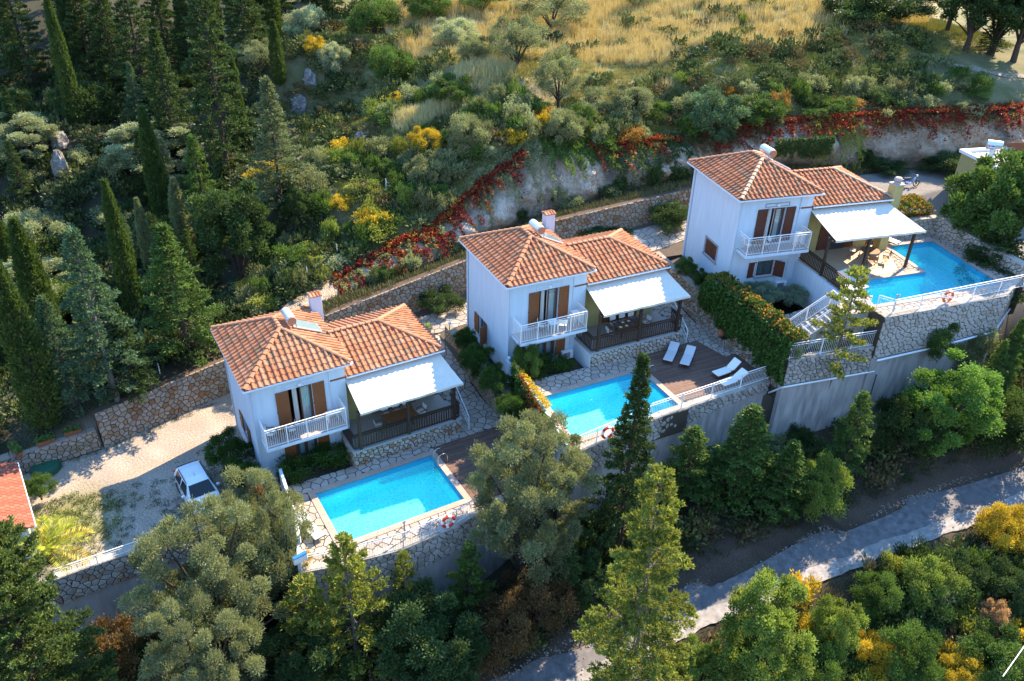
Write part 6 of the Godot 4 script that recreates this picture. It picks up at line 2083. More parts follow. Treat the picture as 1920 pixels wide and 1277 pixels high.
# conifer with separate branches that carry flat sprays; H tall, R wide at the foot
func make_fir(seed_: int, H: float, R: float, bare: float, branches: int, leaf_l: float, dens: float, lift: float, shape: float) -> Dictionary:
	var L := Leaves.new(seed_)
	var r := L.r
	var tr := MB.new()
	var bend := Vector3(r.randf_range(-0.15, 0.15), 0, r.randf_range(-0.15, 0.15))
	var axis := func(t: float) -> Vector3: return Vector3(0, H * t, 0) + bend * sin(t * 3.0)
	for k in 8:
		tr.tube(axis.call(k / 8.0), axis.call((k + 1) / 8.0), lerpf(H * 0.017, 0.015, k / 8.0), lerpf(H * 0.017, 0.015, (k + 1) / 8.0), 7, false)
	for b in branches:
		var t := bare + (1.0 - bare) * pow((b + r.randf()) / branches, 0.85)
		var az := b * 2.39996 + r.randf_range(-0.4, 0.4)
		var len_ := R * (pow(1.0 - t, shape) * r.randf_range(0.55, 1.12) + 0.05)
		if t < bare + 0.12: len_ *= 0.75
		var out := Vector3(cos(az), 0, sin(az))
		var slope := lift + r.randf_range(-0.15, 0.15) + (t - 0.4) * 0.7
		var p0: Vector3 = axis.call(t)
		var d := (out + Vector3.UP * slope).normalized()
		tr.tube(p0, p0 + d * len_ * 0.85, 0.018 + len_ * 0.009, 0.006, 4, false)
		var side := out.cross(Vector3.UP)
		var tone := r.randf_range(0.62, 1.0)
		var twigs := 4 + int(len_ * 3.2)
		var per := int(dens * (0.55 + len_ * 0.25) / 5.0) + 3
		for w in twigs:
			var s := 0.18 + 0.82 * pow((w + r.randf()) / twigs, 0.75)
			var sg := 1.0 if w % 2 else -1.0
			var tl := (0.16 + len_ * 0.26 * (1.15 - s)) * r.randf_range(0.7, 1.2)
			var td := (d * 0.85 + side * sg * r.randf_range(0.35, 1.0) + Vector3.UP * r.randf_range(-0.2, 0.25)).normalized()
			var tp := p0 + d * (len_ * s) - Vector3.UP * (s * s * len_ * 0.05)
			for k in per:
				var q := pow(r.randf(), 0.7)
				var p := tp + td * tl * q + Vector3(r.randfn(), r.randfn(), r.randfn()) * 0.045
				var dd := (td * 0.7 + Vector3(r.randfn(), r.randfn() * 0.7 + 0.5, r.randfn()) * 0.6).normalized()
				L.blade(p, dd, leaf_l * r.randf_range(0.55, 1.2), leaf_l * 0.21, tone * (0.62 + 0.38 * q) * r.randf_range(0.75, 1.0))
	# leader
	for k in 40:
		var t := r.randf_range(0.9, 1.02)
		L.blade(axis.call(t) + Vector3(r.randfn(), 0, r.randfn()) * 0.05, L.dir(1.2), leaf_l, leaf_l * 0.22, r.randf_range(0.75, 1.0))
	return {"crown": L.mesh(), "trunk": tr.mesh(), "h": H, "w": R * 2.0}

func make_cypress(seed_: int, H: float, R: float, n: int) -> Dictionary:
	var L := Leaves.new(seed_)
	var r := L.r
	var tr := MB.new()
	tr.tube(Vector3.ZERO, Vector3(0, H * 0.9, 0), 0.13, 0.02, 6, false)
	var nz := FastNoiseLite.new()
	nz.seed = seed_; nz.frequency = 1.1
	for k in n:
		var t := pow(r.randf(), 0.9)
		var prof := pow(sin(PI * (0.06 + 0.94 * pow(t, 0.62))), 0.62) if t < 0.985 else 0.12
		var az := r.randf() * TAU
		var q := Vector3(cos(az), 0, sin(az))
		var rr := R * prof * (0.62 + 0.38 * sqrt(r.randf())) * (1.0 + 0.35 * nz.get_noise_3d(q.x * 1.2, t * H * 0.8, q.z * 1.2))
		var p := q * rr + Vector3.UP * (0.25 + t * (H - 0.45))
		var d := (q * 0.45 + Vector3.UP * 1.0 + Vector3(r.randfn(), r.randfn(), r.randfn()) * 0.28).normalized()
		L.blade(p, d, r.randf_range(0.16, 0.32), 0.05, (0.62 + 0.38 * clampf(0.5 + nz.get_noise_3d(p.x * 2.0, p.y * 1.6, p.z * 2.0), 0, 1)) * r.randf_range(0.72, 1.0))
	return {"crown": L.mesh(), "trunk": tr.mesh(), "h": H, "w": R * 2.0}

# rounded crown of many lobes. base: height of the clear stem as a share of H
func make_round(seed_: int, H: float, W: float, clear: float, lobes: int, per: int, leaf_l: float, leaf_w: float, up: float, ragged := 0.25) -> Dictionary:
	var L := Leaves.new(seed_)
	var r := L.r
	var tr := MB.new()
	var y0 := H * clear
	var cy := (H + y0) * 0.5
	var ry := (H - y0) * 0.5
	tr.path([Vector3(0, -0.3, 0), Vector3(0.06 * W * 0.3, y0 * 0.6 + 0.2, 0), Vector3(0, y0 + ry * 0.4, 0)], 0.03 * H + 0.03, 0.018 * H + 0.02, 7)
	for k in lobes:
		# spread lobes over an ellipsoid, thicker to the outside
		var u := (k + 0.5) / lobes
		var ph := k * 2.39996 + r.randf_range(-0.3, 0.3)
		var ct := 1.0 - 1.75 * u
		var st := sqrt(maxf(0.0, 1.0 - ct * ct))
		var dd := Vector3(st * cos(ph), ct, st * sin(ph))
		var ff := r.randf_range(0.58, 0.92) if k % 5 else r.randf_range(0.2, 0.5)
		var c := Vector3(dd.x * W * 0.5 * ff, cy + dd.y * ry * ff, dd.z * W * 0.5 * ff)
		var lr := r.randf_range(0.75, 1.45) * W * 0.52 / sqrt(float(lobes))
		var ly := minf(lr * r.randf_range(0.75, 1.15), ry * 0.7)
		if k % 3 == 0: tr.path([Vector3(0, y0 * 0.7 + 0.1, 0), c * Vector3(0.5, 0.75, 0.5) + Vector3(0, 0.1, 0), c], 0.014 * H + 0.01, 0.012, 5)
		var tone := r.randf_range(0.60, 1.0)
		for m in per:
			var q := Vector3(r.randfn(), r.randfn(), r.randfn()).normalized()
			if q.y < -0.45 and r.randf() < 0.7: q.y = -q.y
			var rad := pow(r.randf(), 0.33) * (1.0 + r.randfn() * ragged * 0.5)
			var p := c + Vector3(q.x * lr, q.y * ly, q.z * lr) * rad
			if p.y < 0.03: continue
			var d := (q + Vector3.UP * up + Vector3(r.randfn(), r.randfn(), r.randfn()) * 0.6).normalized()
			L.blade(p, d, leaf_l * r.randf_range(0.6, 1.3), leaf_w, tone * r.randf_range(0.66, 1.0))
	return {"crown": L.mesh(), "trunk": tr.mesh(), "h": H, "w": W}

func make_kinds() -> void:
	KIND["fir"] = [make_fir(1, 11.0, 2.9, 0.06, 130, 0.24, 60.0, 0.10, 0.85), make_fir(2, 11.0, 2.7, 0.10, 115, 0.24, 60.0, 0.02, 0.75), make_fir(3, 11.0, 3.0, 0.04, 140, 0.24, 60.0, 0.22, 0.95)]
	KIND["bigfir"] = [make_fir(4, 18.0, 4.2, 0.10, 150, 0.20, 150.0, -0.02, 0.60)]
	KIND["spire"] = [make_fir(5, 14.5, 3.6, 0.05, 190, 0.21, 105.0, 0.05, 1.25)]
	KIND["sparse"] = [make_fir(6, 8.5, 2.4, 0.22, 44, 0.26, 70.0, 0.12, 0.50)]
	KIND["young"] = [make_fir(7, 8.0, 2.8, 0.05, 70, 0.20, 120.0, 0.22, 0.8), make_fir(8, 8.0, 2.4, 0.05, 58, 0.20, 120.0, 0.15, 0.7)]
	KIND["dense"] = [make_fir(9, 15.5, 4.2, 0.03, 300, 0.21, 105.0, 0.40, 0.34)]
	KIND["cypress"] = [make_cypress(11, 10.0, 0.80, 9000), make_cypress(12, 10.0, 0.72, 8000)]
	KIND["pine"] = [make_round(21, 9.0, 6.2, 0.20, 34, 560, 0.26, 0.06, 0.5), make_round(22, 9.0, 6.4, 0.28, 30, 600, 0.26, 0.06, 0.5)]
	KIND["olive"] = [make_round(31, 4.6, 5.0, 0.16, 30, 480, 0.15, 0.028, 0.6), make_round(32, 4.6, 4.8, 0.14, 26, 520, 0.15, 0.028, 0.6)]
	KIND["bush"] = [make_round(33, 3.6, 4.6, 0.0, 26, 640, 0.145, 0.038, 0.5, 0.4), make_round(34, 3.6, 4.8, 0.0, 32, 540, 0.145, 0.038, 0.6, 0.45), make_round(35, 3.4, 4.4, 0.0, 22, 700, 0.15, 0.04, 0.4, 0.35)]
	KIND["tallbush"] = [make_round(36, 8.5, 6.0, 0.05, 64, 760, 0.145, 0.038, 0.6, 0.4), make_round(37, 7.5, 5.5, 0.03, 54, 820, 0.145, 0.04, 0.5, 0.45)]
	KIND["bigolive"] = [make_round(38, 12.0, 8.0, 0.10, 96, 900, 0.145, 0.026, 0.7, 0.3), make_round(39, 11.5, 7.6, 0.08, 84, 960, 0.145, 0.026, 0.7, 0.3)]
	KIND["shrub"] = [make_round(41, 1.5, 2.2, 0.0, 9, 300, 0.15, 0.034, 0.7, 0.5), make_round(42, 1.4, 2.0, 0.0, 8, 300, 0.16, 0.034, 0.8, 0.55), make_round(43, 1.7, 2.0, 0.0, 10, 260, 0.15, 0.04, 0.6, 0.5), make_round(44, 1.2, 2.2, 0.0, 9, 260, 0.17, 0.03, 1.0, 0.6)]

var turn_of := 0
func on_photo(x: float, y: float, d: float) -> Vector2:    # where a point shows, in widths of the frame
	var q := Vector3(x, y - 31.25, d)
	var f := q.y * -sin(0.5532) + q.z * cos(0.5532)
	return Vector2(q.x / f, (-q.y * cos(0.5532) - q.z * sin(0.5532)) / f)

var MARK := [[-11.2, 6, 58, "the bright yellow shrub by the fence"], [3.3, 13, 69.6, "the clear-trunk olive above the rock"], [-0.3, 15.5, 73.7, "the round olive by the pale grass"], [-9.4, 7, 42.5, "the first villa's white chimney"], [7.8, 11, 51, "the second villa's white chimney"], [-20.7, 6, 53.7, "the round dark pine"], [-18.8, 9, 59.5, "the shaggy grey-green fir"], [-13.5, 14, 90, "the grey boulder on the gully rim"], [-9.25, 8, 64, "the topmost fence post"], [-14.7, 4, 52.3, "the fence post above the first ridge"],
	[16.2, 12.5, 67.5, "the large blue-green bush on the rock"], [19, 12, 54, "the third villa's roof ridge"], [31.8, 8, 64.3, "the parked motorbike"], [16, 14.5, 77, "the log heap"], [37, 14.5, 77, "the footpath bend"], [44, 18, 80, "the top right pine grove"], [18.6, -1, 36.8, "the lime bush beside the road"], [27.5, 3, 40.4, "the big leafy tree"], [20.6, 4, 42.8, "the sparse conifer"], [7.2, 2, 33.2, "the spire-topped conifer"], [13.1, -1, 26, "the airy light tree"], [28.4, -1.5, 34.4, "the orange-yellow bush"], [26.1, -3.5, 29.7, "the pinkish dry bush"], [19.3, -4.5, 27.9, "the yellow flowering bush"],
	[3.2, 16, 89, "the big olive at the top edge"], [35.3, 17, 85.7, "the dark mass at the meadow top"], [-38.9, 7, 67.3, "the white crag"], [-30.4, 7, 63.8, "the tall pointed cypress"], [-27.7, 6, 50.2, "the curved-tip cypress"], [-24.4, 6, 39, "the pale-trunked conifer"], [-26.4, 12, 68, "the biggest dark fir"], [-7.6, 9.5, 65, "the yellow-tinged spur shrub"], [-3.8, 10.5, 63.7, "the maquis bush above the creeper"], [5, 11.5, 66, "the rounded bush on the rim"], [1.2, 1, 32.3, "the large round olive"], [-14.2, 0, 29.8, "the huge spreading olive"], [14, 1, 37.4, "the dense green conifer"], [-35.7, 2, 52.6, "the pale thicket tree"], [-6.6, 14, 83.6, "the silver-green olive"], [9.2, 12.3, 68.9, "the light green meadow shrub"]]
var said := {}
func where(x: float, y: float, d: float, h: float, colour: String, noun: String) -> String:
	var q := on_photo(x, y + h * 0.5, d)
	var size := "small" if h < 1.15 else ("large" if h > 1.75 else "middling")
	var order := []
	for m in MARK: order.append([on_photo(m[0], m[1], m[2]).distance_to(q), m])
	order.sort_custom(func(a, b): return a[0] < b[0])
	for k in 9:
		var m: Array = order[k][1]
		var e := q - on_photo(m[0], m[1], m[2])
		var way := "right of" if e.x > 0 else "left of"
		if absf(e.y) > absf(e.x) * 2.2: way = "below" if e.y > 0 else "above"
		elif absf(e.y) > absf(e.x) * 0.45: way = ("lower right of" if e.y > 0 else "upper right of") if e.x > 0 else ("lower left of" if e.y > 0 else "upper left of")
		var near := "just " if e.length() < 0.05 else ""
		var t := "%s %s %s %s%s %s" % [size, colour, noun, near, way, m[3]]
		if not said.has(t):
			said[t] = true
			return t
	return "%s %s %s" % [size, colour, noun]
func plant(kind: String, called: String, tint: String, x: float, d: float, h: float, w: float, label: String, category: String, group := "", y := -999.0) -> Node3D:
	var list: Array = KIND[kind]
	turn_of += 1
	var k: Dictionary = list[turn_of % list.size()]
	if y < -900: y = ground_at(x, d) - 0.05
	var sx: float = w / k.w
	var sy: float = h / k.h
	var a := turn_of * 1.37
	var t := thing(called, label, category, Transform3D(Basis(Vector3.UP, a), at3(x, y, d)), group)
	var s := Transform3D(Basis.from_scale(Vector3(sx, sy, sx)), Vector3.ZERO)
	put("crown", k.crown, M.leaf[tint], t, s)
	if kind != "shrub": put("trunk", k.trunk, M.bark if tint != "blue" and tint != "yellow" else M.bark_pale, t, s)
	return t

func dead_tree(label: String, x: float, d: float, h: float, seed_: int, twigs: int) -> void:
	var r := RandomNumberGenerator.new()
	r.seed = seed_
	var t := thing("dead_tree", label, "dead tree", pos(x, ground_at(x, d) - 0.1, d))
	var b := MB.new()
	var lean := Vector3(r.randf_range(-0.05, 0.05), 1, r.randf_range(-0.05, 0.05))
	b.path([Vector3.ZERO, lean * h * 0.5, lean * h], 0.016 * h + 0.03, 0.02, 7)
	obj("trunk", b, M.bark_pale, t)
	b = MB.new()
	for k in twigs:
		var y := h * lerpf(0.15, 0.97, float(k) / twigs)
		var a := k * 2.4 + r.randf()
		var l := (1.0 - y / h) * h * 0.16 + 0.35 + r.randf() * 0.5
		var e := Vector3(cos(a), r.randf_range(-0.25, 0.45), sin(a)) * l
		var p := lean * y
		b.path([p, p + e * 0.55, p + e + Vector3(0, r.randf_range(-0.1, 0.2), 0)], 0.025, 0.007, 4)
		b.tube(p + e * 0.5, p + e * 0.8 + Vector3(-e.z, 0.1, e.x) * 0.35, 0.012, 0.005, 4, false)
	obj("branches", b, M.bark_pale, t)

func palm() -> void:
	var x := -23.7; var d := 30.4
	var t := thing("palm", "young date palm with yellow-green fronds at the driveway wall", "palm", pos(x, -1.9, d))
	var b := MB.new()
	b.tube(Vector3.ZERO, Vector3(0, 0.9, 0), 0.22, 0.18, 9)
	obj("trunk", b, M.bark, t)
	for f in 22:
		var a := f * 2.4
		var el := lerpf(1.25, 0.15, f / 21.0)
		var L := Leaves.new(500 + f)
		var out := Vector3(cos(a), 0, sin(a))
		var len_ := lerpf(1.7, 2.5, f / 21.0)
		var p := Vector3(0, 0.9, 0) + out * 0.08
		var steps := 26
		var rib := MB.new()
		var pts := [p]
		for k in steps:
			var ang := el - pow(float(k) / steps, 1.6) * 1.25
			p += (out * cos(ang) + Vector3.UP * sin(ang)) * len_ / steps
			pts.append(p)
			var side := out.cross(Vector3.UP)
			var ll := 0.50 * sin(PI * (0.12 + 0.86 * float(k) / steps)) + 0.06
			for s in [-1.0, 1.0]:
				var dd: Vector3 = (side * s + out * cos(ang) * 0.75 + Vector3.UP * (sin(ang) * 0.75 + 0.25)).normalized()
				L.blade(p, dd, ll, 0.026, rng.randf_range(0.6, 1.0))
		var fr := put("frond", L.mesh(), M.leaf["palm"] if f < 17 else M.leaf["gold"], t)
		rib.path(pts, 0.016, 0.006, 4)
		obj("rib", rib, M.leaf["lime"], fr)

# leaves that clothe a surface: pts is a callable (u, v) -> [point, normal]
func clothe(called: String, label: String, category: String, tint: String, n: int, seed_: int, f: Callable, leaf := 0.14, wid := 0.05, tint2 := "", share := 0.0) -> void:
	var t := thing(called, label, category, Transform3D())
	for part in (2 if tint2 else 1):
		var L := Leaves.new(seed_ + part)
		var cnt := int(n * ((1.0 - share) if part == 0 else share))
		for k in cnt:
			var pn: Array = f.call(L.r.randf(), L.r.randf(), part)
			var p: Vector3 = pn[0]
			var nn: Vector3 = pn[1]
			L.blade(p + nn * L.r.randf_range(-0.03, 0.16), (nn * 0.8 + Vector3.DOWN * 0.25 + Vector3(L.r.randfn(), L.r.randfn(), L.r.randfn()) * 0.55).normalized(), leaf * L.r.randf_range(0.6, 1.3), wid, L.r.randf_range(0.6, 1.0))
		put("leaves" if part == 0 else "coloured_leaves", L.mesh(), M.leaf[tint if part == 0 else tint2], t)

func tuft_mesh(seed_: int, blades: int, h: float, spread: float, w: float) -> ArrayMesh:
	var L := Leaves.new(seed_)
	for k in blades:
		var a := L.r.randf() * TAU
		var p := Vector3(cos(a), 0, sin(a)) * spread * sqrt(L.r.randf()) - Vector3(0, 0.03, 0)
		L.blade(p, (Vector3.UP + Vector3(L.r.randfn(), 0, L.r.randfn()) * 0.32).normalized(), h * L.r.randf_range(0.5, 1.15), w, L.r.randf_range(0.7, 1.0))
	return L.mesh()

func scatter(called: String, label: String, mesh: Mesh, m: Material, xs: Array, cols: PackedColorArray) -> void:
	var mm := MultiMesh.new()
	mm.transform_format = MultiMesh.TRANSFORM_3D
	mm.use_colors = true
	mm.mesh = mesh
	mm.instance_count = xs.size()
	for k in xs.size():
		mm.set_instance_transform(k, xs[k])
		mm.set_instance_color(k, cols[k])
	var o := MultiMeshInstance3D.new()
	o.multimesh = mm
	o.material_override = m
	o.name = numbered(called)
	add_child(o, true)
	tag(o, label, "", "", "stuff")

func build_grass() -> void:
	var r := RandomNumberGenerator.new()
	r.seed = 77
	var xs := [[], [], []]
	var cs := [PackedColorArray(), PackedColorArray(), PackedColorArray()]
	# meadow, spur and rim
	for k in 42000:
		var u := r.randf_range(8.0, 82.0)
		var v := r.randf_range(48.0, 92.0)
		if v < tab(RK, u, 3) + 0.2: continue
		var p := xd(u, v)
		if u < 16 + (v - 50.0) * 0.22: continue
		var a := n2.get_noise_2d(p.x * 1.2, p.y * 1.2)
		var b := n1.get_noise_2d(p.x * 5.0, p.y * 5.0)
		var meadow := smoothstep(20.0, 34.0, u - (v - 54.0) * 0.15) * smoothstep(54.0, 58.0, v)
		if meadow > 0.5 and b < -0.10 and r.randf() < 0.75: continue
		# tall straw in the band across the upper meadow and on the crest of the spur
		var straw := n1.get_noise_2d(p.x * 2.6 + 50, p.y * 5.0) + 0.5 * smoothstep(76.0, 82.0, p.y) * meadow
		var crest := false
		var tall := (meadow > 0.6 and straw > 0.38 - 0.28 * smoothstep(72.0, 82.0, p.y) + 0.3 * smoothstep(72.0, 66.0, p.y)) or crest
		var c: Color
		var i := 0
		if tall:
			i = 1
			c = Color(0.66, 0.46, 0.17).lerp(Color(0.70, 0.56, 0.32), r.randf()) if not crest else Color(0.70, 0.62, 0.36).lerp(Color(0.62, 0.50, 0.24), r.randf())
		else:
			c = Color(0.20, 0.22, 0.06).lerp(Color(0.52, 0.40, 0.15), clampf(0.45 + a * 1.4 + b * 0.6, 0, 1) * (0.45 + 0.55 * meadow))
			c = c.lerp(Color(0.15, 0.20, 0.05), r.randf() * 0.5)
		var s := r.randf_range(0.6, 1.25)
		var y := ground_uv(u, v)
		xs[i].append(Transform3D(Basis(Vector3.UP, r.randf() * TAU).scaled(Vector3(s, s, s)), at3(p.x, y, p.y)))
		cs[i].append(c)
	for k in 1500:    # the pale tall grass on the crest of the spur
		var t := r.randf()
		var p := Vector2(lerpf(-10.0, -0.8, t), lerpf(68.6, 73.6, t)) + Vector2(r.randfn(0, 0.25), r.randfn(0, 0.55))
		var s := r.randf_range(0.7, 1.15)
		xs[1].append(Transform3D(Basis(Vector3.UP, r.randf() * TAU).scaled(Vector3(s, s, s)), at3(p.x, ground_at(p.x, p.y), p.y)))
		cs[1].append(Color(0.72, 0.62, 0.36).lerp(Color(0.62, 0.50, 0.26), r.randf()))
	# weeds on the drive
	for k in 2600:
		var u := r.randf_range(-7.0, 7.0)
		var v := r.randf_range(36.0, 47.0)
		var p := xd(u, v)
		var b := n1.get_noise_2d(p.x * 12.0 + 900, p.y * 12.0)
		var lawn := Vector2(u + 4.2, v - 40.0).length() < 2.6
		var edge := v > tab(T, u, 3) - 0.7 or v < 37.3
		var patch := u > -2.5 and u < 6.0 and v < 42.5 + 0.16 * u
		if not lawn and not edge and not (patch and b > 0.04): continue
		var s := r.randf_range(0.15, 0.42) * (1.4 if lawn else 1.0)
		xs[2].append(Transform3D(Basis(Vector3.UP, r.randf() * TAU).scaled(Vector3(s * 1.5, s, s * 1.5)), at3(p.x, ground_uv(u, v), p.y)))
		cs[2].append((Color(0.28, 0.30, 0.06) if lawn else Color(0.085, 0.085, 0.035)).lerp(Color(0.12, 0.14, 0.05), r.randf()))
	for k in 2600:    # strip of weeds between the back wall and the rock
		var u := r.randf_range(8.0, 62.0)
		var v := lerpf(tab(T, u, 3) + 0.3, tab(RK, u, 1) + 0.3, r.randf())
		var p := xd(u, v)
		var s := r.randf_range(0.7, 1.5)
		xs[0].append(Transform3D(Basis(Vector3.UP, r.randf() * TAU).scaled(Vector3(s, s, s)), at3(p.x, ground_uv(u, v), p.y)))
		cs[0].append(Color(0.09, 0.10, 0.04).lerp(Color(0.22, 0.18, 0.09), r.randf()))
	# verge and bank
	for k in 9000:
		var u := r.randf_range(-5.0, 60.0)
		var v := tab(RD, u, 2) - r.randf_range(0.15, 9.0)
		if r.randf() < 0.25: v = tab(RD, u, 1) + r.randf_range(0.6, 4.0)
		var p := xd(u, v)
		var s := r.randf_range(0.6, 1.2)
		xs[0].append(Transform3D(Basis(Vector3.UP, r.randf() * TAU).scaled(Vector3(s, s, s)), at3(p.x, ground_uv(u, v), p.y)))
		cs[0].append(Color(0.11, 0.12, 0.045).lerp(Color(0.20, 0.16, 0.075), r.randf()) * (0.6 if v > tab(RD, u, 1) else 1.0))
	# leaf litter and pebbles along the road
	var lx := []
	var lc := PackedColorArray()
	for k in 3200:
		var u := r.randf_range(0.0, 62.0)
		var v := tab(RD, u, 1) + r.randfn(-0.05, 0.22) if k % 4 else lerpf(tab(RD, u, 2), tab(RD, u, 1), r.randf())
		if k % 4 == 0 and r.randf() < 0.8: continue
		var p := xd(u, v)
		var s := r.randf_range(0.5, 1.5)
		lx.append(Transform3D(Basis(Vector3(r.randf() - 0.5, 1, r.randf() - 0.5).normalized(), r.randf() * TAU).scaled(Vector3(s, s * 0.6, s)), at3(p.x, tab(RD, u, 3) + 0.03 + maxf(0.0, v - tab(RD, u, 1)) * 0.25, p.y)))
		lc.append(Color(0.30, 0.25, 0.21).lerp(Color(0.14, 0.08, 0.045), 0.0 if r.randf() < 0.25 else r.randf()))
	var peb := MB.new()
	peb.lathe(Vector3.ZERO, [Vector2(0, 0), Vector2(0.05, 0.012), Vector2(0.035, 0.035), Vector2(0, 0.04)], 5)
	scatter("leaf_litter", "pebbles and dead leaves strewn along the road edges", peb.mesh(), M.grit, lx, lc)
	scatter("grass", "short green and drying grass over the hillside and verges", tuft_mesh(1, 16, 0.34, 0.30, 0.022), M.grass, xs[0], cs[0])
	scatter("tall_straw_grass", "tall golden straw grass in bands on the meadow and the spur crest", tuft_mesh(2, 22, 1.05, 0.36, 0.02), M.grass, xs[1], cs[1])
	scatter("weeds", "low weeds growing through the gravel drive", tuft_mesh(3, 20, 0.35, 0.34, 0.03), M.grass, xs[2], cs[2])

func free_of_villas(x: float, d: float) -> bool:
	var q := uv(x, d)
	return q.y > tab(RK, q.x, 1) - 0.5 or q.y < tab(T, q.x, 1) - 0.6

func build_undergrowth() -> void:
	var r := RandomNumberGenerator.new()
	r.seed = 99
	var xs := []
	var cs := PackedColorArray()
	var small := make_round(61, 0.9, 1.4, 0.0, 5, 34, 0.24, 0.07, 0.6, 0.6)
	var pal := [Color(0.050, 0.072, 0.022), Color(0.075, 0.095, 0.030), Color(0.105, 0.118, 0.050), Color(0.036, 0.055, 0.020), Color(0.130, 0.140, 0.040), Color(0.115, 0.085, 0.040)]
	for k in 9800:
		var u := r.randf_range(-45.0, 72.0)
		var v := r.randf_range(44.0, 100.0) if r.randf() < 0.66 else r.randf_range(4.0, 33.0)
		var p := xd(u, v)
		var bank := v < 40.0
		if bank:
			if v > tab(T, u, 1) - 0.5: continue
			if v < tab(RD, u, 1) + 0.9 and v > tab(RD, u, 2) - 0.9: continue
		else:
			if v < tab(RK, u, 3) + (0.2 if u > 14 else -0.6): continue
			var meadow := smoothstep(20.0, 34.0, u - (v - 54.0) * 0.15) * smoothstep(56.5, 60.0, v)
			if r.randf() < meadow * 0.93: continue
			if n1.get_noise_2d(p.x * 4.0, p.y * 4.0) < -0.16 and u > 8: continue
			if on_crest(p): continue
		var s := r.randf_range(0.5, 1.5)
		var c: Color = pal[r.randi() % pal.size()]
		var on_spur := smoothstep(9.0, 17.0, u - (v - 50.0) * 0.22)
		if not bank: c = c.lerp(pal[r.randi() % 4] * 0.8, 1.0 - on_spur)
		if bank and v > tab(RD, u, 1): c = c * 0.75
		xs.append(Transform3D(Basis(Vector3.UP, r.randf() * TAU).scaled(Vector3(s, s * r.randf_range(0.7, 1.3), s)), at3(p.x, ground_uv(u, v) - 0.06, p.y)))
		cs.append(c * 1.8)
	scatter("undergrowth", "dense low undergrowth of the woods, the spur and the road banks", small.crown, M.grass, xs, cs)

func on_crest(p: Vector2) -> bool:
	var t := clampf((p.x + 10.0) / 9.2, 0.0, 1.0)
	return p.distance_to(Vector2(lerpf(-10.0, -0.8, t), lerpf(68.6, 73.6, t)) + Vector2(0.3, -0.9)) < 1.9

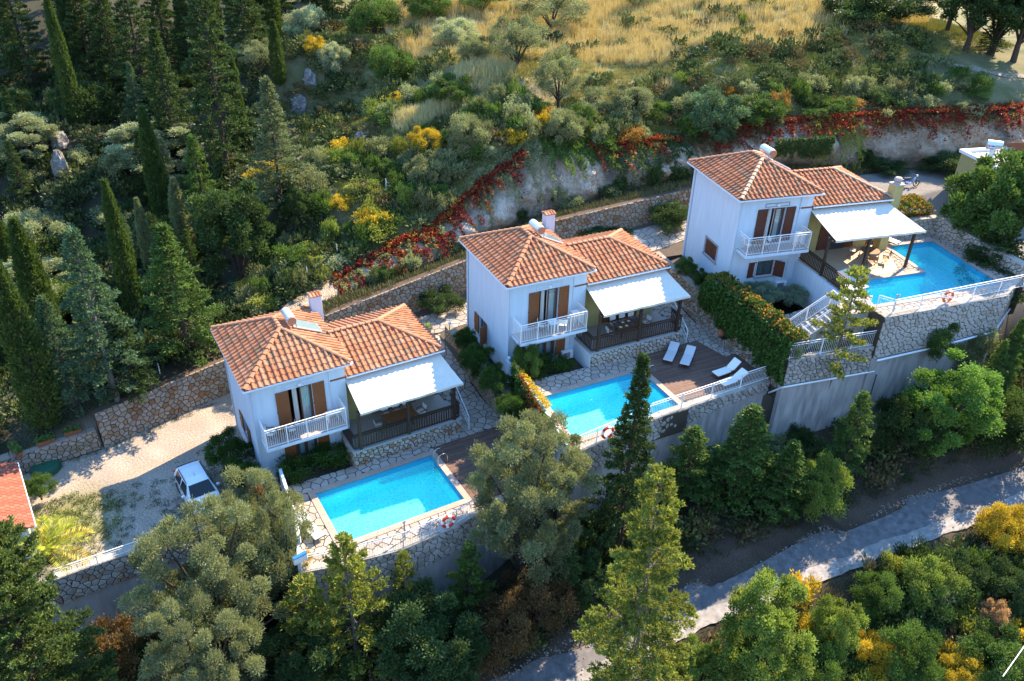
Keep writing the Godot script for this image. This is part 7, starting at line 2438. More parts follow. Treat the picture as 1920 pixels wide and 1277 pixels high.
func build_shrubs() -> void:
	var r := RandomNumberGenerator.new()
	r.seed = 123
	var tints := ["olive", "green", "yellow", "sage", "olive", "lime", "gold", "green"]
	var words := {"olive": "olive-green", "green": "green", "yellow": "yellow-green", "sage": "pale sage", "lime": "lime-green", "gold": "golden", "deep": "dark green", "rust": "russet", "autumn": "orange-tinged", "blue": "blue-green", "bright": "bright green"}
	var n := 0
	while n < 120:    # maquis on the spur between the valley and the meadow
		var u := r.randf_range(8.0, 36.0)
		var v := tab(RK, u, 3) + absf(r.randfn(0, 7.0)) + 0.3
		if u - (v - 50.0) * 0.22 < 8.5 or v > 74: continue
		var p := xd(u, v)
		if on_crest(p): continue
		var t: String = tints[r.randi() % tints.size()]
		var h := r.randf_range(0.9, 2.1)
		plant("shrub", "maquis_shrub", t, p.x, p.y, h, r.randf_range(1.3, 2.8), where(p.x, ground_uv(u, v), p.y, h, words[t], "maquis shrub"), "shrub", words[t] + " maquis shrubs on the spur")
		n += 1
	n = 0
	while n < 70:     # the rim of the rock cut, right of the spur
		var u := r.randf_range(34.0, 70.0)
		var v := tab(RK, u, 3) + r.randf_range(-0.4, 3.2)
		var p := xd(u, v)
		var t: String = ["olive", "green", "sage", "autumn", "olive", "deep"][r.randi() % 6]
		var h := r.randf_range(0.8, 1.7)
		plant("shrub", "rim_shrub", t, p.x, p.y, h, r.randf_range(1.3, 2.6), where(p.x, ground_uv(u, v), p.y, h, words[t], "rim shrub"), "shrub", words[t] + " shrubs along the rim of the rock cutting")
		n += 1
	n = 0
	while n < 26:     # scattered in the meadow
		var u := r.randf_range(38.0, 74.0)
		var v := r.randf_range(54.0, 78.0)
		var p := xd(u, v)
		var t: String = ["green", "lime", "sage", "olive"][r.randi() % 4]
		plant("shrub", "meadow_shrub", t, p.x, p.y, r.randf_range(0.5, 1.1), r.randf_range(0.9, 2.0), where(p.x, ground_uv(u, v), p.y, 0.8, words[t], "meadow shrub"), "shrub", words[t] + " shrubs dotted over the meadow")
		n += 1
	n = 0
	while n < 60:     # woods floor
		var u := r.randf_range(-30.0, 14.0)
		var v := r.randf_range(50.0, 88.0)
		if u - (v - 50.0) * 0.22 > 9: continue
		var p := xd(u, v)
		var t: String = ["deep", "green", "sage", "olive", "deep"][r.randi() % 5]
		var h := r.randf_range(1.0, 2.6)
		plant("shrub", "woodland_shrub", t, p.x, p.y, h, r.randf_range(1.6, 3.4), where(p.x, ground_uv(u, v), p.y, h, words[t], "woodland shrub"), "shrub", words[t] + " shrubs under the valley trees")
		n += 1
	n = 0
	while n < 105:     # below the road
		var u := r.randf_range(16.0, 52.0)
		var v := tab(RD, u, 2) - r.randf_range(0.7, 11.0)
		var p := xd(u, v)
		var t: String = ["green", "lime", "olive", "yellow", "green", "deep", "bright", "gold"][r.randi() % 8]
		var h := r.randf_range(0.9, 2.2)
		plant("shrub", "verge_shrub", t, p.x, p.y, h, r.randf_range(1.2, 2.6), where(p.x, ground_uv(u, v), p.y, h, words[t], "verge shrub"), "shrub", words[t] + " shrubs in the thicket below the road")
		n += 1
	n = 0
	while n < 56:     # bank between the walls and the road
		var u := r.randf_range(-6.0, 56.0)
		var v := lerpf(tab(RD, u, 1) + 1.0, tab(T, u, 1) - 0.6, r.randf())
		var p := xd(u, v)
		var t: String = ["deep", "green", "deep", "rust", "olive"][r.randi() % 5]
		if t == "rust" and u > 20: t = "green"
		var h := r.randf_range(0.9, 2.0)
		plant("shrub", "bank_shrub", t, p.x, p.y, h, r.randf_range(1.4, 2.8), where(p.x, ground_uv(u, v), p.y, h, words[t], "bank shrub"), "shrub", words[t] + " shrubs on the shaded bank")
		n += 1

func build_creepers() -> void:
	# red creeper over the rim of the cutting: spans in u
	var spans := [[15.0, 19.5, "red creeper at the low left end of the rock cutting", 2600, 0.7], [19.5, 26.0, "red creeper hanging over the rock cutting above the first villa's chimney", 5200, 0.8], [26.0, 31.5, "dark red creeper on the cutting above the second villa's roof", 3000, 0.55], [37.0, 44.5, "red and green creeper on the cutting left of the third villa's roof", 4200, 0.5], [46.0, 55.0, "red creeper along the rim above the third villa's roof", 4200, 0.6], [55.0, 63.0, "red creeper on the rim above the parked motorbike", 3800, 0.5], [63.0, 74.0, "red creeper at the right end of the rock cutting", 4400, 0.6]]
	var k := 0
	for s in spans:
		var hang: float = s[4]
		clothe("red_creeper", s[2], "creeper", "red", s[3], 700 + k * 3, func(a: float, b: float, part: int) -> Array:
			var u: float = lerpf(s[0], s[1], a)
			var nz := n1.get_noise_1d(u * 22.0) 
			var t := 1.12 - pow(b, 1.6) * hang * (0.75 + nz * 1.1)
			var v := lerpf(tab(RK, u, 1), tab(RK, u, 3), pow(clampf(t, 0.0, 1.3), 1.5)) - 0.45 * sin(clampf(t, 0.0, 1.0) * PI)
			var y := lerpf(tab(RK, u, 2), tab(RK, u, 4), clampf(sin(clampf(t, 0, 1) * PI * 0.5) * 0.35 + t * 0.65, 0.0, 1.05))
			if n1.get_noise_2d(u * 16.0, y * 22.0 + part * 100.0) < -0.05: t = 1.15; y = tab(RK, u, 4) + 0.2; v = tab(RK, u, 3) + b * 0.8
			var p := xd(u, v - 0.22)
			return [at3(p.x, y, p.y) + Vector3(0.25, 0, 0.45), Vector3(0.4, 0.4, 0.7)], 0.21, 0.085, "autumn" if k % 2 else "rust", 0.25)
		k += 1
	var hangs := [[26.0, 33.0, "olive scrub hanging over the rock rim above the second villa", 9000, 0.55, "olive"], [33.0, 38.5, "green scrub hanging over the rim left of the large blue-green bush", 7000, 0.45, "green"], [38.0, 45.0, "dark green scrub hanging below the large blue-green bush", 9000, 0.75, "deep"], [45.0, 52.0, "brownish scrub hanging over the rim behind the third villa", 7000, 0.45, "rust"], [54.5, 59.0, "green vine trailing down the rock left of the motorbike", 5500, 0.95, "yellow"], [60.0, 72.0, "dry scrub over the rim at the right end of the cutting", 9000, 0.4, "rust"], [15.0, 24.0, "olive scrub trailing over the low left part of the cutting", 8000, 0.6, "olive"]]
	for s in hangs:
		var hang: float = s[4]
		clothe("hanging_scrub", s[2], "scrub", s[5], s[3], 900 + k * 3, func(a: float, b: float, _p: int) -> Array:
			var u: float = lerpf(s[0], s[1], a)
			var t := 1.15 - pow(b, 1.3) * hang * (0.6 + 1.3 * n1.get_noise_1d(u * 30.0 + 40.0) + 0.35)
			var lump := n1.get_noise_2d(u * 20.0, t * 60.0)
			var v := lerpf(tab(RK, u, 1), tab(RK, u, 3), pow(clampf(t, 0.0, 1.4), 1.5)) - 0.5 * sin(clampf(t, 0.0, 1.0) * PI) - 0.35 - lump * 0.4
			var y := lerpf(tab(RK, u, 2), tab(RK, u, 4), clampf(sin(clampf(t, 0, 1) * PI * 0.5) * 0.35 + t * 0.65, 0.0, 1.1)) + lump * 0.3
			var p := xd(u, v)
			return [at3(p.x, y, p.y), Vector3(0.35, 0.5, 0.7)], 0.17, 0.05)
		k += 1
	# dark ivy apron with a small wall behind the third villa
	clothe("ivy", "dark ivy hanging over the small stone niche behind the third villa", "ivy", "deep", 3500, 760, func(a: float, b: float, _p: int) -> Array:
		var u := lerpf(50.5, 55.5, a)
		var v := lerpf(tab(RK, u, 1), tab(RK, u, 3), 0.0) - 0.9
		var p := xd(u, v)
		return [at3(p.x, 10.6 - b * (1.3 + 0.8 * n1.get_noise_1d(u * 60.0)), p.y), Vector3(0.4, 0.3, 0.8)], 0.2, 0.05)
	# ivy hedge over the wall between the second and third plots
	clothe("ivy_hedge", "thick ivy hedge tumbling over the wall between second and third plots", "hedge", "ivy", 15000, 780, func(a: float, b: float, part: int) -> Array:
		var z := lerpf(0.2, 8.7, a)
		var bump := 0.18 * n1.get_noise_2d(z * 60.0, b * 60.0)
		var h := 4.15 - 0.07 * z + 0.35 * n1.get_noise_1d(z * 40.0)
		if a < 0.1: h -= (0.1 - a) * 8.0
		var foot := 1.15 + 0.5 * n1.get_noise_1d(z * 55.0 + 500.0) + (0.5 if z < 2.0 else 0.0) - (0.5 if z > 6 else 0.0)
		if part == 1: b = 0.55 + b * 0.25
		if b < 0.55: return [loc(1, 14.35 - 0.25 * sin(b / 0.55 * PI) + bump, lerpf(foot, h, b / 0.55), z), VX[1].basis * Vector3(-1, 0.2, 0.1)]
		if b < 0.8: return [loc(1, lerpf(14.35, 15.35, (b - 0.55) / 0.25), h + 0.12 * sin((b - 0.55) / 0.25 * PI) + bump, z), VX[1].basis * Vector3(-0.1, 1, 0)]
		return [loc(1, 15.35 + bump, lerpf(2.2, h, (b - 0.8) / 0.2), z), VX[1].basis * Vector3(1, 0.2, 0)], 0.17, 0.07, "autumn", 0.13)
	var core := MB.new()
	core.prism(PackedVector2Array([V(14.45, 0.7), V(15.2, 0.7), V(15.2, 8.5), V(14.45, 8.5)]), 2.2, 3.35)
	var o := obj("hedge_stems", core, M.rockbed, null, VX[1])
	o.set_meta("kind", "stuff")
	# red and yellow vine on the white wall left of the second pool
	clothe("red_vine", "red and yellow vine over the white wall left of the second pool", "vine", "ivy", 5200, 800, func(a: float, b: float, part: int) -> Array:
		var z := lerpf(1.2, 7.4, a) if part == 0 else lerpf(2.2, 6.0, a)
		var x := lerpf(0.1, -0.4, a)
		var out := 0.12 + 0.5 * b * sin(a * PI)
		return [loc(1, x - out, 1.05 - 2.2 * b * b + 0.15 * n1.get_noise_2d(z * 50.0, b * 40.0), z), VX[1].basis * Vector3(-0.8, 0.6, 0.1)], 0.17, 0.065, "red", 0.3)
	clothe("yellow_vine", "yellow leaves along the top of the white wall left of the second pool", "vine", "gold", 900, 810, func(a: float, b: float, _p: int) -> Array:
		var z := lerpf(0.8, 5.5, a)
		return [loc(1, 0.1 - 0.05 * a + (b - 0.5) * 0.4, 0.95 + 0.12 * n1.get_noise_1d(z * 90.0), z), Vector3.UP], 0.13, 0.05)
	clothe("orange_hedge", "orange and green hedge between the third wing roof and the gravel", "hedge", "ivy", 9000, 820, func(a: float, b: float, part: int) -> Array:
		var x := lerpf(12.6, 17.2, a)
		var bump := 0.25 * n1.get_noise_2d(x * 40.0, b * 30.0)
		if part == 1: b = minf(b, 0.9)
		if b < 0.5: return [loc(2, x, lerpf(0.9, 2.7, b * 2.0) + bump, -2.2 - 0.5 * sin(b * 6.0) + bump), VX[2].basis * Vector3(0, 0.3, 1)]
		return [loc(2, x, 2.75 + 0.25 * sin((b - 0.5) * 6.2) + bump, lerpf(-2.3, -4.6, (b - 0.5) * 2.0)), Vector3.UP], 0.17, 0.07, "autumn", 0.5)
	clothe("ivy", "ivy with orange top hanging over the right corner of the third pool wall", "ivy", "ivy", 7000, 830, func(a: float, b: float, part: int) -> Array:
		var q := lerpf(0.0, 1.0, a)
		var p := loc(2, lerpf(16.6, 20.5, q), 0, lerpf(8.2, 5.6, q))
		var top := 7.3 + 0.5 * sin(q * PI) + 0.3 * n1.get_noise_1d(q * 300.0)
		if part == 1: b = b * 0.12
		return [Vector3(p.x, top - b * 4.6, p.z) + Vector3(0.3, 0, 1.0) * (0.6 * sin(minf(b * 2.0, 1.0) * 1.57) + 0.25 * n1.get_noise_2d(a * 300.0, b * 120.0)), Vector3(0.2, 0.5, 0.8)], 0.17, 0.06, "autumn", 0.12)

func build_rocks() -> void:
	var names := ["white limestone crag above the pale thicket at left", "grey rock in the gully below the small silver bush", "grey boulder on the gully rim above the round green bush", "pale rock low on the spur beside the gully", "white rock band under the slender dark cypress", "rock face in the shade below the narrow cypress"]
	var P := [[-38.9, 67.3, 0.8, 2.2, 0.7], [-20.4, 81.2, 0.8, 1.2, 0.8], [-13.5, 90.0, 0.9, 1.7, 0.9], [-13.1, 68.4, 0.8, 0.5, 0.7], [-40.2, 70.3, 0.9, 1.1, 0.7], [-21.3, 79.7, 0.8, 1.0, 0.8]]
	for i in P.size():
		var b := boulder(90 + i, Vector3(P[i][2], P[i][3], P[i][4]))
		var o := obj("rock", b, M.limestone, null, pos(P[i][0], ground_at(P[i][0], P[i][1]) + P[i][3] * 0.3, P[i][1], i * 1.1))
		tag(o, names[i], "rock")

func build_trees() -> void:
	var rows := [
		["cypress", "cypress_tree", "dark", -39.5, 72.9, 11.5, 1.4, "tall slender dark cypress at upper left between the bare grey trunks", "cypress tree"],
		["cypress", "cypress_tree", "dark", -29.4, 64.0, 10.3, 1.6, "tall pointed cypress rising from the middle of the valley woods", "cypress tree"],
		["cypress", "cypress_tree", "dark", -26.4, 50.1, 10.7, 1.4, "slender cypress with a curved tip behind the blue-green conifer", "cypress tree"],
		["cypress", "cypress_tree", "olive", -25.2, 57.5, 6.9, 1.5, "shorter yellowish cypress right of the tall pointed cypress", "cypress tree"],
		["cypress", "cypress_tree", "olive", -27.4, 55.8, 6.5, 1.0, "small thin cypress left of the shorter yellowish cypress", "cypress tree"],
		["cypress", "cypress_tree", "dark", -32.6, 49.4, 10.6, 2.0, "broad cypress cut by the left edge, the farther of the two there", "cypress tree"],
		["cypress", "cypress_tree", "dark", -26.8, 38.1, 10.9, 1.9, "broad cypress cut by the left edge, the nearer and lower of the two there", "cypress tree"],
		["cypress", "cypress_tree", "dark", -25.7, 75.3, 9.2, 1.2, "thin dark cypress right of the big upper firs", "cypress tree"],
		["cypress", "cypress_tree", "dark", -23.0, 80.4, 6.1, 1.3, "narrow cypress beside the gully below the silver bush", "cypress tree"],
		["cypress", "cypress_tree", "dark", -35.9, 92.2, 8.1, 1.8, "cypress cut by the top edge between the big dark firs", "cypress tree"],
		["cypress", "cypress_tree", "dark", -27.0, 94.7, 7.3, 1.7, "cypress cut by the top edge left of the silver bush", "cypress tree"],
		["cypress", "cypress_tree", "dark", -37.3, 54.5, 7.1, 1.8, "dark cypress half outside the frame at the left edge", "cypress tree"],
		["fir", "conifer_tree", "deep", -24.8, 67.8, 16.1, 7.2, "biggest dark fir in the upper woods, tip above the frame", "conifer"],
		["fir", "conifer_tree", "deep", -30.3, 71.0, 11.8, 5.7, "dark fir left of the biggest fir in the upper woods", "conifer"],
		["fir", "conifer_tree", "deep", -35.5, 79.0, 12.7, 6.8, "dark fir at the top edge behind the bare trunks", "conifer"],
		["fir", "conifer_tree", "deep", -26.5, 83.1, 10.1, 6.8, "dark fir at the top edge left of the gully", "conifer"],
		["fir", "conifer_tree", "deep", -39.0, 81.1, 12.1, 5.3, "dark fir at the top edge beside the white skeleton tree", "conifer"],
		["fir", "conifer_tree", "deep", -43.4, 85.2, 11.5, 5.6, "dark fir at the top edge right of the slender dark cypress", "conifer"],
		["fir", "conifer_tree", "deep", -48.7, 83.1, 11.8, 6.9, "dark fir in the top left corner", "conifer"],
		["fir", "conifer_tree", "grey", -18.0, 59.3, 10.6, 5.9, "shaggy grey-green fir with dead lower twigs above the yellow shrubs", "conifer"],
		["fir", "conifer_tree", "green", -24.0, 59.3, 8.8, 4.2, "feathery green fir behind the shorter yellowish cypress", "conifer"],
		["fir", "conifer_tree", "blue", -23.5, 40.0, 11.0, 5.1, "blue-green conifer with bare pale trunk behind the stone wall end", "conifer"],
		["fir", "conifer_tree", "green", -20.8, 44.7, 9.0, 6.6, "wide spreading green conifer behind the wall left of the first villa", "conifer"],
		["pine", "pine_tree", "deep", -20.0, 53.7, 9.0, 6.0, "round dark pine on a clear trunk at the foot of the spur", "pine tree"],
		["pine", "pine_tree", "deep", -16.7, 58.0, 4.3, 2.5, "little dark tree at the foot of the yellow slope", "pine tree"],
		["fir", "conifer_tree", "blue", -26.0, 39.7, 7.3, 4.2, "blue-green conifer in the shadows at lower left woods", "conifer"],
		["fir", "conifer_tree", "deep", -22.7, 40.7, 6.0, 3.8, "dark conifer in front of the wide spreading green conifer", "conifer"],
		["bush", "bush", "sage", -39.2, 62.1, 3.8, 5.6, "pale sage bush by the rocks at left", "bush"],
		["tallbush", "bush", "sage", -42.3, 68.7, 4.6, 6.5, "grey-green bush under the slender dark cypress at left", "bush"],
		["tallbush", "bush", "sage", -31.2, 70.2, 5.0, 9.8, "broad grey-green thicket tree in the middle of the valley", "bush"],
		["tallbush", "bush", "sage", -35.1, 52.7, 4.8, 6.3, "pale thicket tree between the left cypresses and the rocks", "bush"],
		["bush", "bush", "green", -32.6, 53.0, 3.1, 5.3, "leafy bush below the white rocks", "bush"],
		["olive", "olive_tree", "sage", -25.4, 81.7, 3.2, 4.5, "grey olive under the narrow cypress", "olive tree"],
		["bush", "bush", "silver", -22.9, 91.9, 3.4, 4.7, "silver-leaved bush at the top edge by the gully", "bush"],
		["bush", "bush", "silver", -18.0, 82.7, 2.8, 3.1, "small silver bush leaning over the gully", "bush"],
		["bush", "bush", "gold", -20.0, 83.3, 2.0, 2.6, "mustard-yellow bush between the two silver bushes", "bush"],
		["bush", "bush", "green", -11.9, 78.9, 3.9, 5.0, "round green bush on the gully rim", "bush"],
		["bush", "bush", "silver", -6.5, 83.6, 3.0, 4.4, "silver-green olive at the top of the tall-grass bank", "bush"],
		["olive", "olive_tree", "olive", -0.3, 73.7, 4.6, 5.4, "round olive tree at the end of the pale tall grass", "olive tree"],
		["olive", "olive_tree", "olive", 3.3, 69.6, 4.9, 4.5, "round olive tree on a clear trunk above the rock cut", "olive tree"],
		["olive", "olive_tree", "olive", 3.1, 89.0, 4.4, 8.1, "big olive tree cut by the top edge", "olive tree"],
		["olive", "olive_tree", "olive", 12.2, 93.9, 2.6, 4.9, "olive tree at the top edge of the meadow", "olive tree"],
		["bush", "bush", "deep", 34.9, 85.7, 3.8, 10.2, "dark bush mass at the top edge of the meadow", "bush"],
		["bush", "bush", "deep", 32.5, 88.0, 2.4, 5.5, "dark bush left of the dark bush mass in the meadow", "bush"],
		["pine", "pine_tree", "deep", 40.8, 79.4, 7.0, 6.4, "leftmost dark pine of the top right grove", "pine tree"],
		["pine", "pine_tree", "deep", 43.4, 79.6, 7.7, 6.5, "dark pine in the middle of the top right grove", "pine tree"],
		["pine", "pine_tree", "deep", 45.3, 79.0, 7.7, 6.5, "dark pine at the right edge of the top right grove", "pine tree"],
		["fir", "conifer_tree", "deep", 43.0, 79.5, 3.7, 2.9, "small conifer under the top right grove", "conifer"],
		["pine", "pine_tree", "deep", 41.0, 84.2, 6.1, 5.5, "dark pine behind the leftmost pine of the top right grove", "pine tree"],
		["bush", "bush", "olive", -3.9, 73.3, 2.2, 2.9, "dull green bush beside the silver-green olive", "bush"],
		["bush", "bush", "green", -9.7, 90.2, 3.1, 5.3, "green thicket tree at the top edge above the gully", "bush"],
		["bush", "bush", "green", -14.9, 88.2, 3.6, 5.3, "green thicket tree at the top edge right of the gully", "bush"],
		["olive", "olive_tree", "green", -4.2, 90.4, 3.1, 5.3, "green thicket tree at the top edge left of the big olive", "olive tree"],
		["bush", "shrub", "green", -5.5, 70.3, 2.2, 4.5, "dense fig-green bush under the pale tall grass", "shrub"],
		["bush", "shrub", "olive", -3.8, 63.7, 3.2, 3.9, "bushy maquis shrub above the red creeper", "shrub"],
		["bush", "shrub", "gold", -7.5, 65.1, 2.6, 2.7, "yellow-tinged shrub on the spur above the fence", "shrub"],
		["bush", "shrub", "olive", -6.9, 61.4, 3.4, 3.8, "olive maquis shrub right of the fence posts", "shrub"],
		["shrub", "shrub", "yellow", -11.1, 58.0, 1.9, 1.7, "bright yellow shrub by the fence post", "shrub"],
		["bush", "shrub", "green", -10.0, 64.0, 1.8, 2.7, "green shrub between the fence and the red creeper", "shrub"],
		["bush", "shrub", "blue", 16.0, 67.5, 3.5, 5.6, "large blue-green bush hanging over the rock cut", "shrub"],
		["bush", "shrub", "blue", 16.3, 66.5, 1.8, 2.8, "blue-green bush lobe low on the rock cut", "shrub"],
		["bush", "shrub", "green", 20.0, 68.0, 2.4, 4.3, "green bush right of the large blue-green bush", "shrub"],
		["bush", "shrub", "green", 4.9, 66.0, 2.2, 3.1, "rounded bush on the rock rim below the clear-trunk olive", "shrub"],
		["bush", "shrub", "olive", 3.7, 64.1, 2.8, 3.5, "dry olive shrub on the rock rim left of the rounded bush", "shrub"],
		["bush", "shrub", "olive", 9.2, 68.9, 2.4, 3.7, "light green shrub at the lower edge of the meadow", "shrub"],
		["pine", "pine_tree", "green", 32.3, 54.3, 8.1, 6.0, "green conifer in front of the neighbour house", "pine tree"],
		["pine", "pine_tree", "green", 33.3, 52.0, 9.6, 6.3, "larger green conifer at the right edge beside the neighbour house", "pine tree"],
		["fir", "conifer_tree", "deep", 32.4, 50.7, 6.1, 5.4, "dark conifer above the third pool wall", "conifer"],
		["bush", "shrub", "deep", 31.8, 55.7, 2.5, 4.4, "dark bush behind the third pool wall", "shrub"],
		["bush", "shrub", "deep", 32.4, 52.2, 3.2, 4.7, "dark bush under the right edge conifers", "shrub"],
		["bush", "shrub", "deep", 35.6, 69.0, 1.4, 4.7, "shaded bush behind the parked motorbike", "shrub"],
		["bush", "shrub", "deep", 31.2, 67.8, 1.2, 4.0, "shaded bush at the rock foot left of the motorbike", "shrub"],
		["bush", "shrub", "deep", 37.0, 67.5, 1.9, 4.7, "shaded bush at the rock foot beside the neighbour house", "shrub"],
		["bush", "shrub", "deep", 30.9, 58.2, 2.3, 4.1, "dark bush behind the ochre chimney and orange hedge", "shrub"],
		["bush", "shrub", "deep", 32.5, 54.0, 2.9, 4.8, "dark bush behind the middle of the third pool wall", "shrub"],
		["bush", "shrub", "deep", 32.5, 50.1, 3.0, 5.0, "dark bush at the right end behind the third pool wall", "shrub"],
		["sparse", "conifer_tree", "yellow", 19.6, 42.3, 8.3, 4.5, "sparse yellow-green conifer with bare trunk before the third villa wall", "conifer"],
		["fir", "conifer_tree", "green", 13.6, 37.4, 6.9, 5.8, "dense green conifer on the bank below the wooden deck", "conifer"],
		["fir", "conifer_tree", "green", 10.5, 37.4, 5.2, 4.2, "green conifer right of the spire-topped conifer on the bank", "conifer"],
		["fir", "conifer_tree", "green", 16.1, 36.9, 5.3, 4.6, "green conifer between the dense one and the lime bush", "conifer"],
		["bush", "bush", "lime", 18.3, 36.9, 4.2, 3.5, "lime-green bush by the upper edge of the road", "bush"],
		["fir", "conifer_tree", "green", 20.2, 38.9, 6.6, 3.8, "conifer with lime tips behind the lime-green bush", "conifer"],
		["tallbush", "leafy_tree", "bright", 26.5, 40.6, 7.6, 6.0, "big leafy bright green tree on the right bank", "tree"],
		["bush", "bush", "deep", 24.4, 40.8, 4.5, 4.4, "dark bush left of the big leafy tree", "bush"],
		["bush", "bush", "olive", 29.6, 45.7, 3.8, 3.5, "dry olive-green tree top below the third pool", "bush"],
		["bush", "bush", "green", 26.5, 44.6, 2.4, 3.0, "green bush against the third villa retaining wall", "bush"],
		["fir", "conifer_tree", "green", 31.1, 44.0, 6.4, 2.7, "upright conifer at the right edge below the third pool", "conifer"],
		["fir", "conifer_tree", "green", 29.8, 43.0, 6.0, 2.3, "upright conifer left of the right edge one", "conifer"],
		["bush", "bush", "deep", 31.4, 41.2, 4.2, 4.7, "dark bush by the road at the right edge", "bush"],
		["spire", "conifer_tree", "deep", 6.3, 33.2, 14.0, 5.9, "spire-topped conifer rising in front of the second pool", "conifer"],
		["bigfir", "conifer_tree", "yellow", 5.6, 23.5, 17.9, 6.4, "tall pale-tipped fir in the front with a bare upper trunk", "conifer"],
		["bigolive", "olive_tree", "olive", 1.1, 32.3, 12.6, 7.5, "large round olive between the first and second pools", "olive tree"],
		["bigolive", "olive_tree", "olive", -13.0, 31.3, 10.8, 5.7, "upper lobe of olive trees between the white car and the first villa", "olive tree"],
		["bigolive", "olive_tree", "olive", -13.7, 26.7, 13.0, 7.7, "huge spreading olive in front of the parked white car", "olive tree"],
		["olive", "olive_tree", "olive", -10.9, 29.4, 7.4, 3.1, "olive crown leaning over the white side wall of the first pool", "olive tree"],
		["bigolive", "olive_tree", "olive", -13.2, 23.2, 11.5, 5.4, "lower olive below the huge spreading olive", "olive tree"],
		["dense", "conifer_tree", "dense", -20.6, 22.8, 15.5, 6.6, "massive dense conifer in the bottom left corner", "conifer"],
		["young", "conifer_tree", "yellow", -7.6, 27.7, 9.5, 6.1, "yellow-green young conifer before the first pool wall", "conifer"],
		["young", "conifer_tree", "yellow", -5.1, 29.3, 6.9, 2.6, "small yellow-topped conifer before the first pool wall", "conifer"],
		["young", "conifer_tree", "green", -1.8, 29.8, 6.8, 3.8, "thin conifer in front of the concrete below the first pool", "conifer"],
		["young", "conifer_tree", "yellow", -9.5, 27.1, 7.5, 4.9, "yellow-green conifer left of the young conifer", "conifer"],
		["olive", "olive_tree", "rust", 1.9, 30.2, 4.3, 4.4, "rust-brown bush under the large round olive", "olive tree"],
		["bush", "bush", "rust", -0.3, 28.3, 4.1, 4.4, "rust-brown and green bush in the shaded bank", "bush"],
		["tallbush", "bush", "deep", 4.1, 31.3, 5.2, 4.5, "dark bush between the rust-brown bush and the spire-topped conifer", "bush"],
		["tallbush", "bush", "deep", -3.7, 26.7, 6.4, 6.2, "dark bush at the bottom edge under the first pool wall", "bush"],
		["bush", "bush", "rust", -18.5, 26.7, 4.5, 4.7, "withered brown thicket under the driveway wall", "bush"],
		["bush", "bush", "deep", -16.2, 26.3, 4.1, 4.9, "dark thicket at the bottom edge right of the withered one", "bush"],
		["tallbush", "bush", "deep", -9.9, 25.7, 5.7, 5.5, "dark thicket at the bottom edge under the yellow conifers", "bush"],
		["tallbush", "leafy_tree", "lime", 12.4, 26.2, 9.1, 4.9, "airy light green tree below the road", "tree"],
		["tallbush", "leafy_tree", "lime", 9.7, 25.9, 5.1, 3.4, "light green bush at the bottom edge left of the airy tree", "tree"],
		["bush", "bush", "lime", 17.0, 28.8, 3.9, 3.1, "light green bush with pale twigs below the road", "bush"],
		["bush", "bush", "green", 19.9, 30.8, 2.6, 2.9, "green bush on the verge below the road", "bush"],
		["bush", "bush", "lime", 22.9, 31.2, 3.2, 3.2, "lime bush below the road near the right", "bush"],
		["bush", "bush", "gold", 28.4, 34.8, 2.9, 3.4, "orange-yellow bush on the right verge of the road", "bush"],
		["bush", "bush", "gold", 19.2, 28.2, 2.0, 2.7, "yellow flowering bush in the bottom right thicket", "bush"],
		["bush", "bush", "gold", 23.1, 27.5, 1.9, 2.6, "yellow bush at the bottom edge near the cable", "bush"],
		["bush", "bush", "pink", 25.8, 29.9, 2.4, 1.7, "pinkish dry seed-head bush in the bottom right thicket", "bush"],
		["bush", "bush", "green", 20.6, 27.6, 3.3, 3.5, "green bush at the bottom edge of the right thicket", "bush"],
		["bush", "bush", "green", 25.3, 27.8, 2.9, 4.0, "green bush under the cable at bottom right", "bush"],
		["bush", "bush", "deep", 27.6, 31.7, 2.7, 3.8, "dark bush at the right edge below the road", "bush"],
		["bush", "bush", "green", 15.6, 27.0, 3.1, 3.3, "feathery green bush at the bottom edge right of the airy tree", "bush"],
		["bush", "bush", "deep", 24.9, 32.1, 2.5, 3.4, "dark green bush below the orange-yellow bush", "bush"],
		["fir", "conifer_tree", "green", 7.2, 25.5, 3.7, 3.4, "low conifer tip at the bottom edge", "conifer"],
	]
	for q in rows:
		plant(q[0], q[1], q[2], q[3], q[4], q[5], q[6], q[7], q[8])
	# the woods go on behind
	var r := RandomNumberGenerator.new()
	r.seed = 31
	var n := 0
	while n < 46:
		var x := r.randf_range(-62.0, -16.0)
		var d := r.randf_range(84.0, 122.0)
		if x > -26.0 and d < 92.0: continue
		var h := r.randf_range(7.0, 13.0)
		var c := "fir" if r.randf() < 0.8 else "cypress"
		plant(c, "background_conifer", "deep", x, d, h, h * (0.42 if c == "fir" else 0.15), where(x, ground_at(x, d), d, h, "dark", "background conifer"), "conifer", "dark conifers massed at the top of the valley")
		n += 1
	n = 0
	while n < 30:
		var x := r.randf_range(-48.0, -14.0)
		var d := r.randf_range(46.0, 84.0)
		var q := uv(x, d)
		if q.x - (q.y - 50.0) * 0.22 > 7.0: continue
		var h := r.randf_range(3.5, 7.5)
		var t: String = ["deep", "green", "deep", "sage", "blue"][r.randi() % 5]
		var c := "fir" if t == "blue" or r.randf() < 0.55 else "bush"
		plant(c, "woodland_tree", t, x, d, h if c == "fir" else h * 0.6, h * (0.5 if c == "fir" else 0.75), where(x, ground_at(x, d), d, h, {"deep": "dark", "green": "green", "sage": "grey-green", "blue": "blue-green"}[t], "woodland " + ("conifer" if c == "fir" else "tree")), "tree", "trees filling the valley woods")
		n += 1
	n = 0
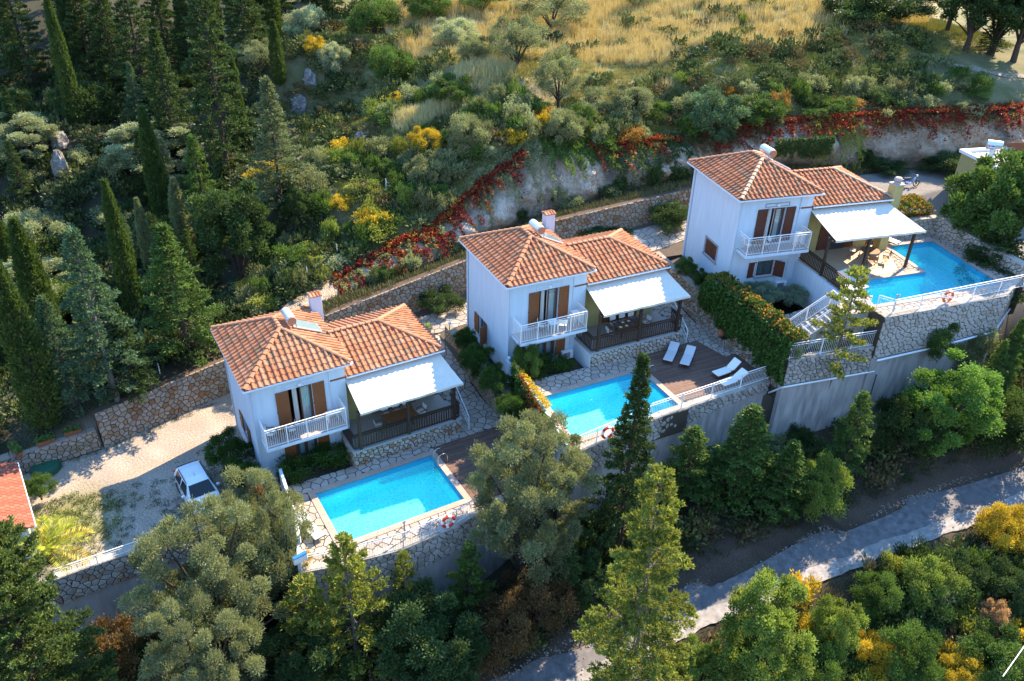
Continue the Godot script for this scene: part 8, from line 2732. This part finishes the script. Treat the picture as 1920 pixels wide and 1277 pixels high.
	while n < 34:
		var u := r.randf_range(17.0, 60.0)
		var v := lerpf(tab(RK, u, 1) - 0.7, tab(RK, u, 1) + 0.5, r.randf())
		var p := xd(u, v)
		var t: String = ["sage", "deep", "olive", "rust", "deep"][r.randi() % 5]
		var h := r.randf_range(0.6, 1.7)
		plant("shrub", "ledge_shrub", t, p.x, p.y, h, r.randf_range(0.9, 2.2), where(p.x, ground_uv(u, v), p.y, h, {"sage": "dry grey", "deep": "dark", "olive": "olive-green", "rust": "brownish"}[t], "ledge shrub"), "shrub", "shrubs on the ledge at the foot of the rock cutting")
		n += 1
	dead_tree("bare grey trunk at the top left edge", -51.8, 87.4, 9.0, 1, 26)
	dead_tree("bare grey trunk right of the slender dark cypress", -46.4, 86.0, 9.5, 2, 26)
	dead_tree("bare leaning trunk between two dark firs at the top", -44.6, 86.6, 8.0, 3, 18)
	dead_tree("white skeleton tree with many bare twigs at upper left", -43.0, 87.7, 10.0, 4, 46)
	dead_tree("slender dead snag in front of the biggest dark fir", -27.6, 68.6, 6.0, 5, 8)
	palm()
	# beds and bushes round the villas
	var near := [
		["bush", "bush", "ivy", 0, -1.0, -1.0, -2.6, 2.6, 2.8, "dark green bush against the left wall of the first villa"],
		["bush", "bush", "ivy", 0, -0.9, -1.0, -0.5, 2.0, 2.2, "dark bush at the front left corner of the first villa"],
		["shrub", "bush", "ivy", 0, 1.7, -0.3, 0.6, 1.3, 2.2, "dark green shrub under the first villa's lower window, left of two"],
		["shrub", "bush", "ivy", 0, 3.6, -0.3, 0.55, 1.2, 2.6, "dark green shrub under the first villa's lower window, right of two"],
		["shrub", "bush", "ivy", 1, 1.6, -0.34, 0.6, 1.25, 2.2, "green shrub under the second villa's lower window"],
		["shrub", "bush", "ivy", 1, 3.3, -0.34, 0.75, 0.9, 2.0, "low green shrub beside the second villa's air conditioner"],
		["bush", "bush", "green", 1, 0.9, -0.2, 0.9, 2.5, 2.1, "climbing green bush at the front corner of the second villa"],
		["bush", "bush", "ivy", 1, -1.0, -0.6, -3.9, 1.7, 1.7, "dark bush under the second villa's side window"],
		["bush", "bush", "ivy", 1, -1.3, -0.6, -1.3, 2.0, 2.2, "big dark bush in the raised bed left of the second villa"],
		["bush", "bush", "ivy", 1, -1.2, -0.6, 1.2, 2.0, 2.2, "big dark bush in the raised bed behind the red vine"],
		["bush", "bush", "ivy", 1, -1.4, -0.7, 3.6, 1.7, 2.0, "dark bush at the lower end of the raised bed"],
		["bush", "bush", "lav", 2, 2.2, -1.1, 1.1, 1.3, 2.6, "silvery lavender bush below the third villa's lower window"],
		["bush", "bush", "lav", 2, 4.2, -1.1, 1.6, 1.2, 2.2, "silvery lavender bush beside the blue side wall of the third terrace"],
		["bush", "bush", "green", 2, -0.9, -1.1, -3.8, 1.3, 1.6, "green bush along the left wall of the third villa"],
		["bush", "bush", "ivy", 2, -0.8, -1.1, -1.6, 1.4, 1.6, "dark bush along the left wall of the third villa nearer the hedge"],
		["bush", "bush", "sage", 2, 0.5, -1.3, 7.2, 1.2, 1.6, "pale bush behind the lower garden railing"],
	]
	for q in near:
		var p: Vector3 = loc(q[3], q[4], q[5], q[6])
		plant(q[0], q[1], q[2], p.x, -p.z, q[7], q[8], q[9], "bush", "", p.y)
	var loose := [
		["bush", "deep", 12.0, 59.6, 2.2, 3.6, 4.9, "dark round bush against the back wall beside the third villa"],
		["bush", "deep", 7.0, 58.6, 1.3, 4.2, 4.0, "low dark bush at the foot of the back wall above the second wing roof"],
		["bush", "deep", -5.2, 51.8, 1.6, 3.6, 1.7, "dark bush at the back wall foot left of the second villa"],
		["bush", "olive", -17.0, 44.6, 1.3, 2.8, -0.4, "shadowed bush at the back wall behind the first villa"],
		["bush", "green", -25.9, 34.2, 1.5, 1.7, -1.05, "rounded green bush between the shingle roof and the lawn"],
		["shrub", "flower", -13.6, 33.7, 1.0, 1.0, 0.1, "red flowering plant at the top of the white wall by the first villa"],
		["shrub", "gold", -9.75, 28.9, 0.9, 0.7, 0.0, "potted yellow plant at the front corner of the first pool terrace"],
	]
	for q in loose:
		plant(q[0], "bush", q[1], q[2], q[3], q[4], q[5], q[7], "bush", "", q[6])
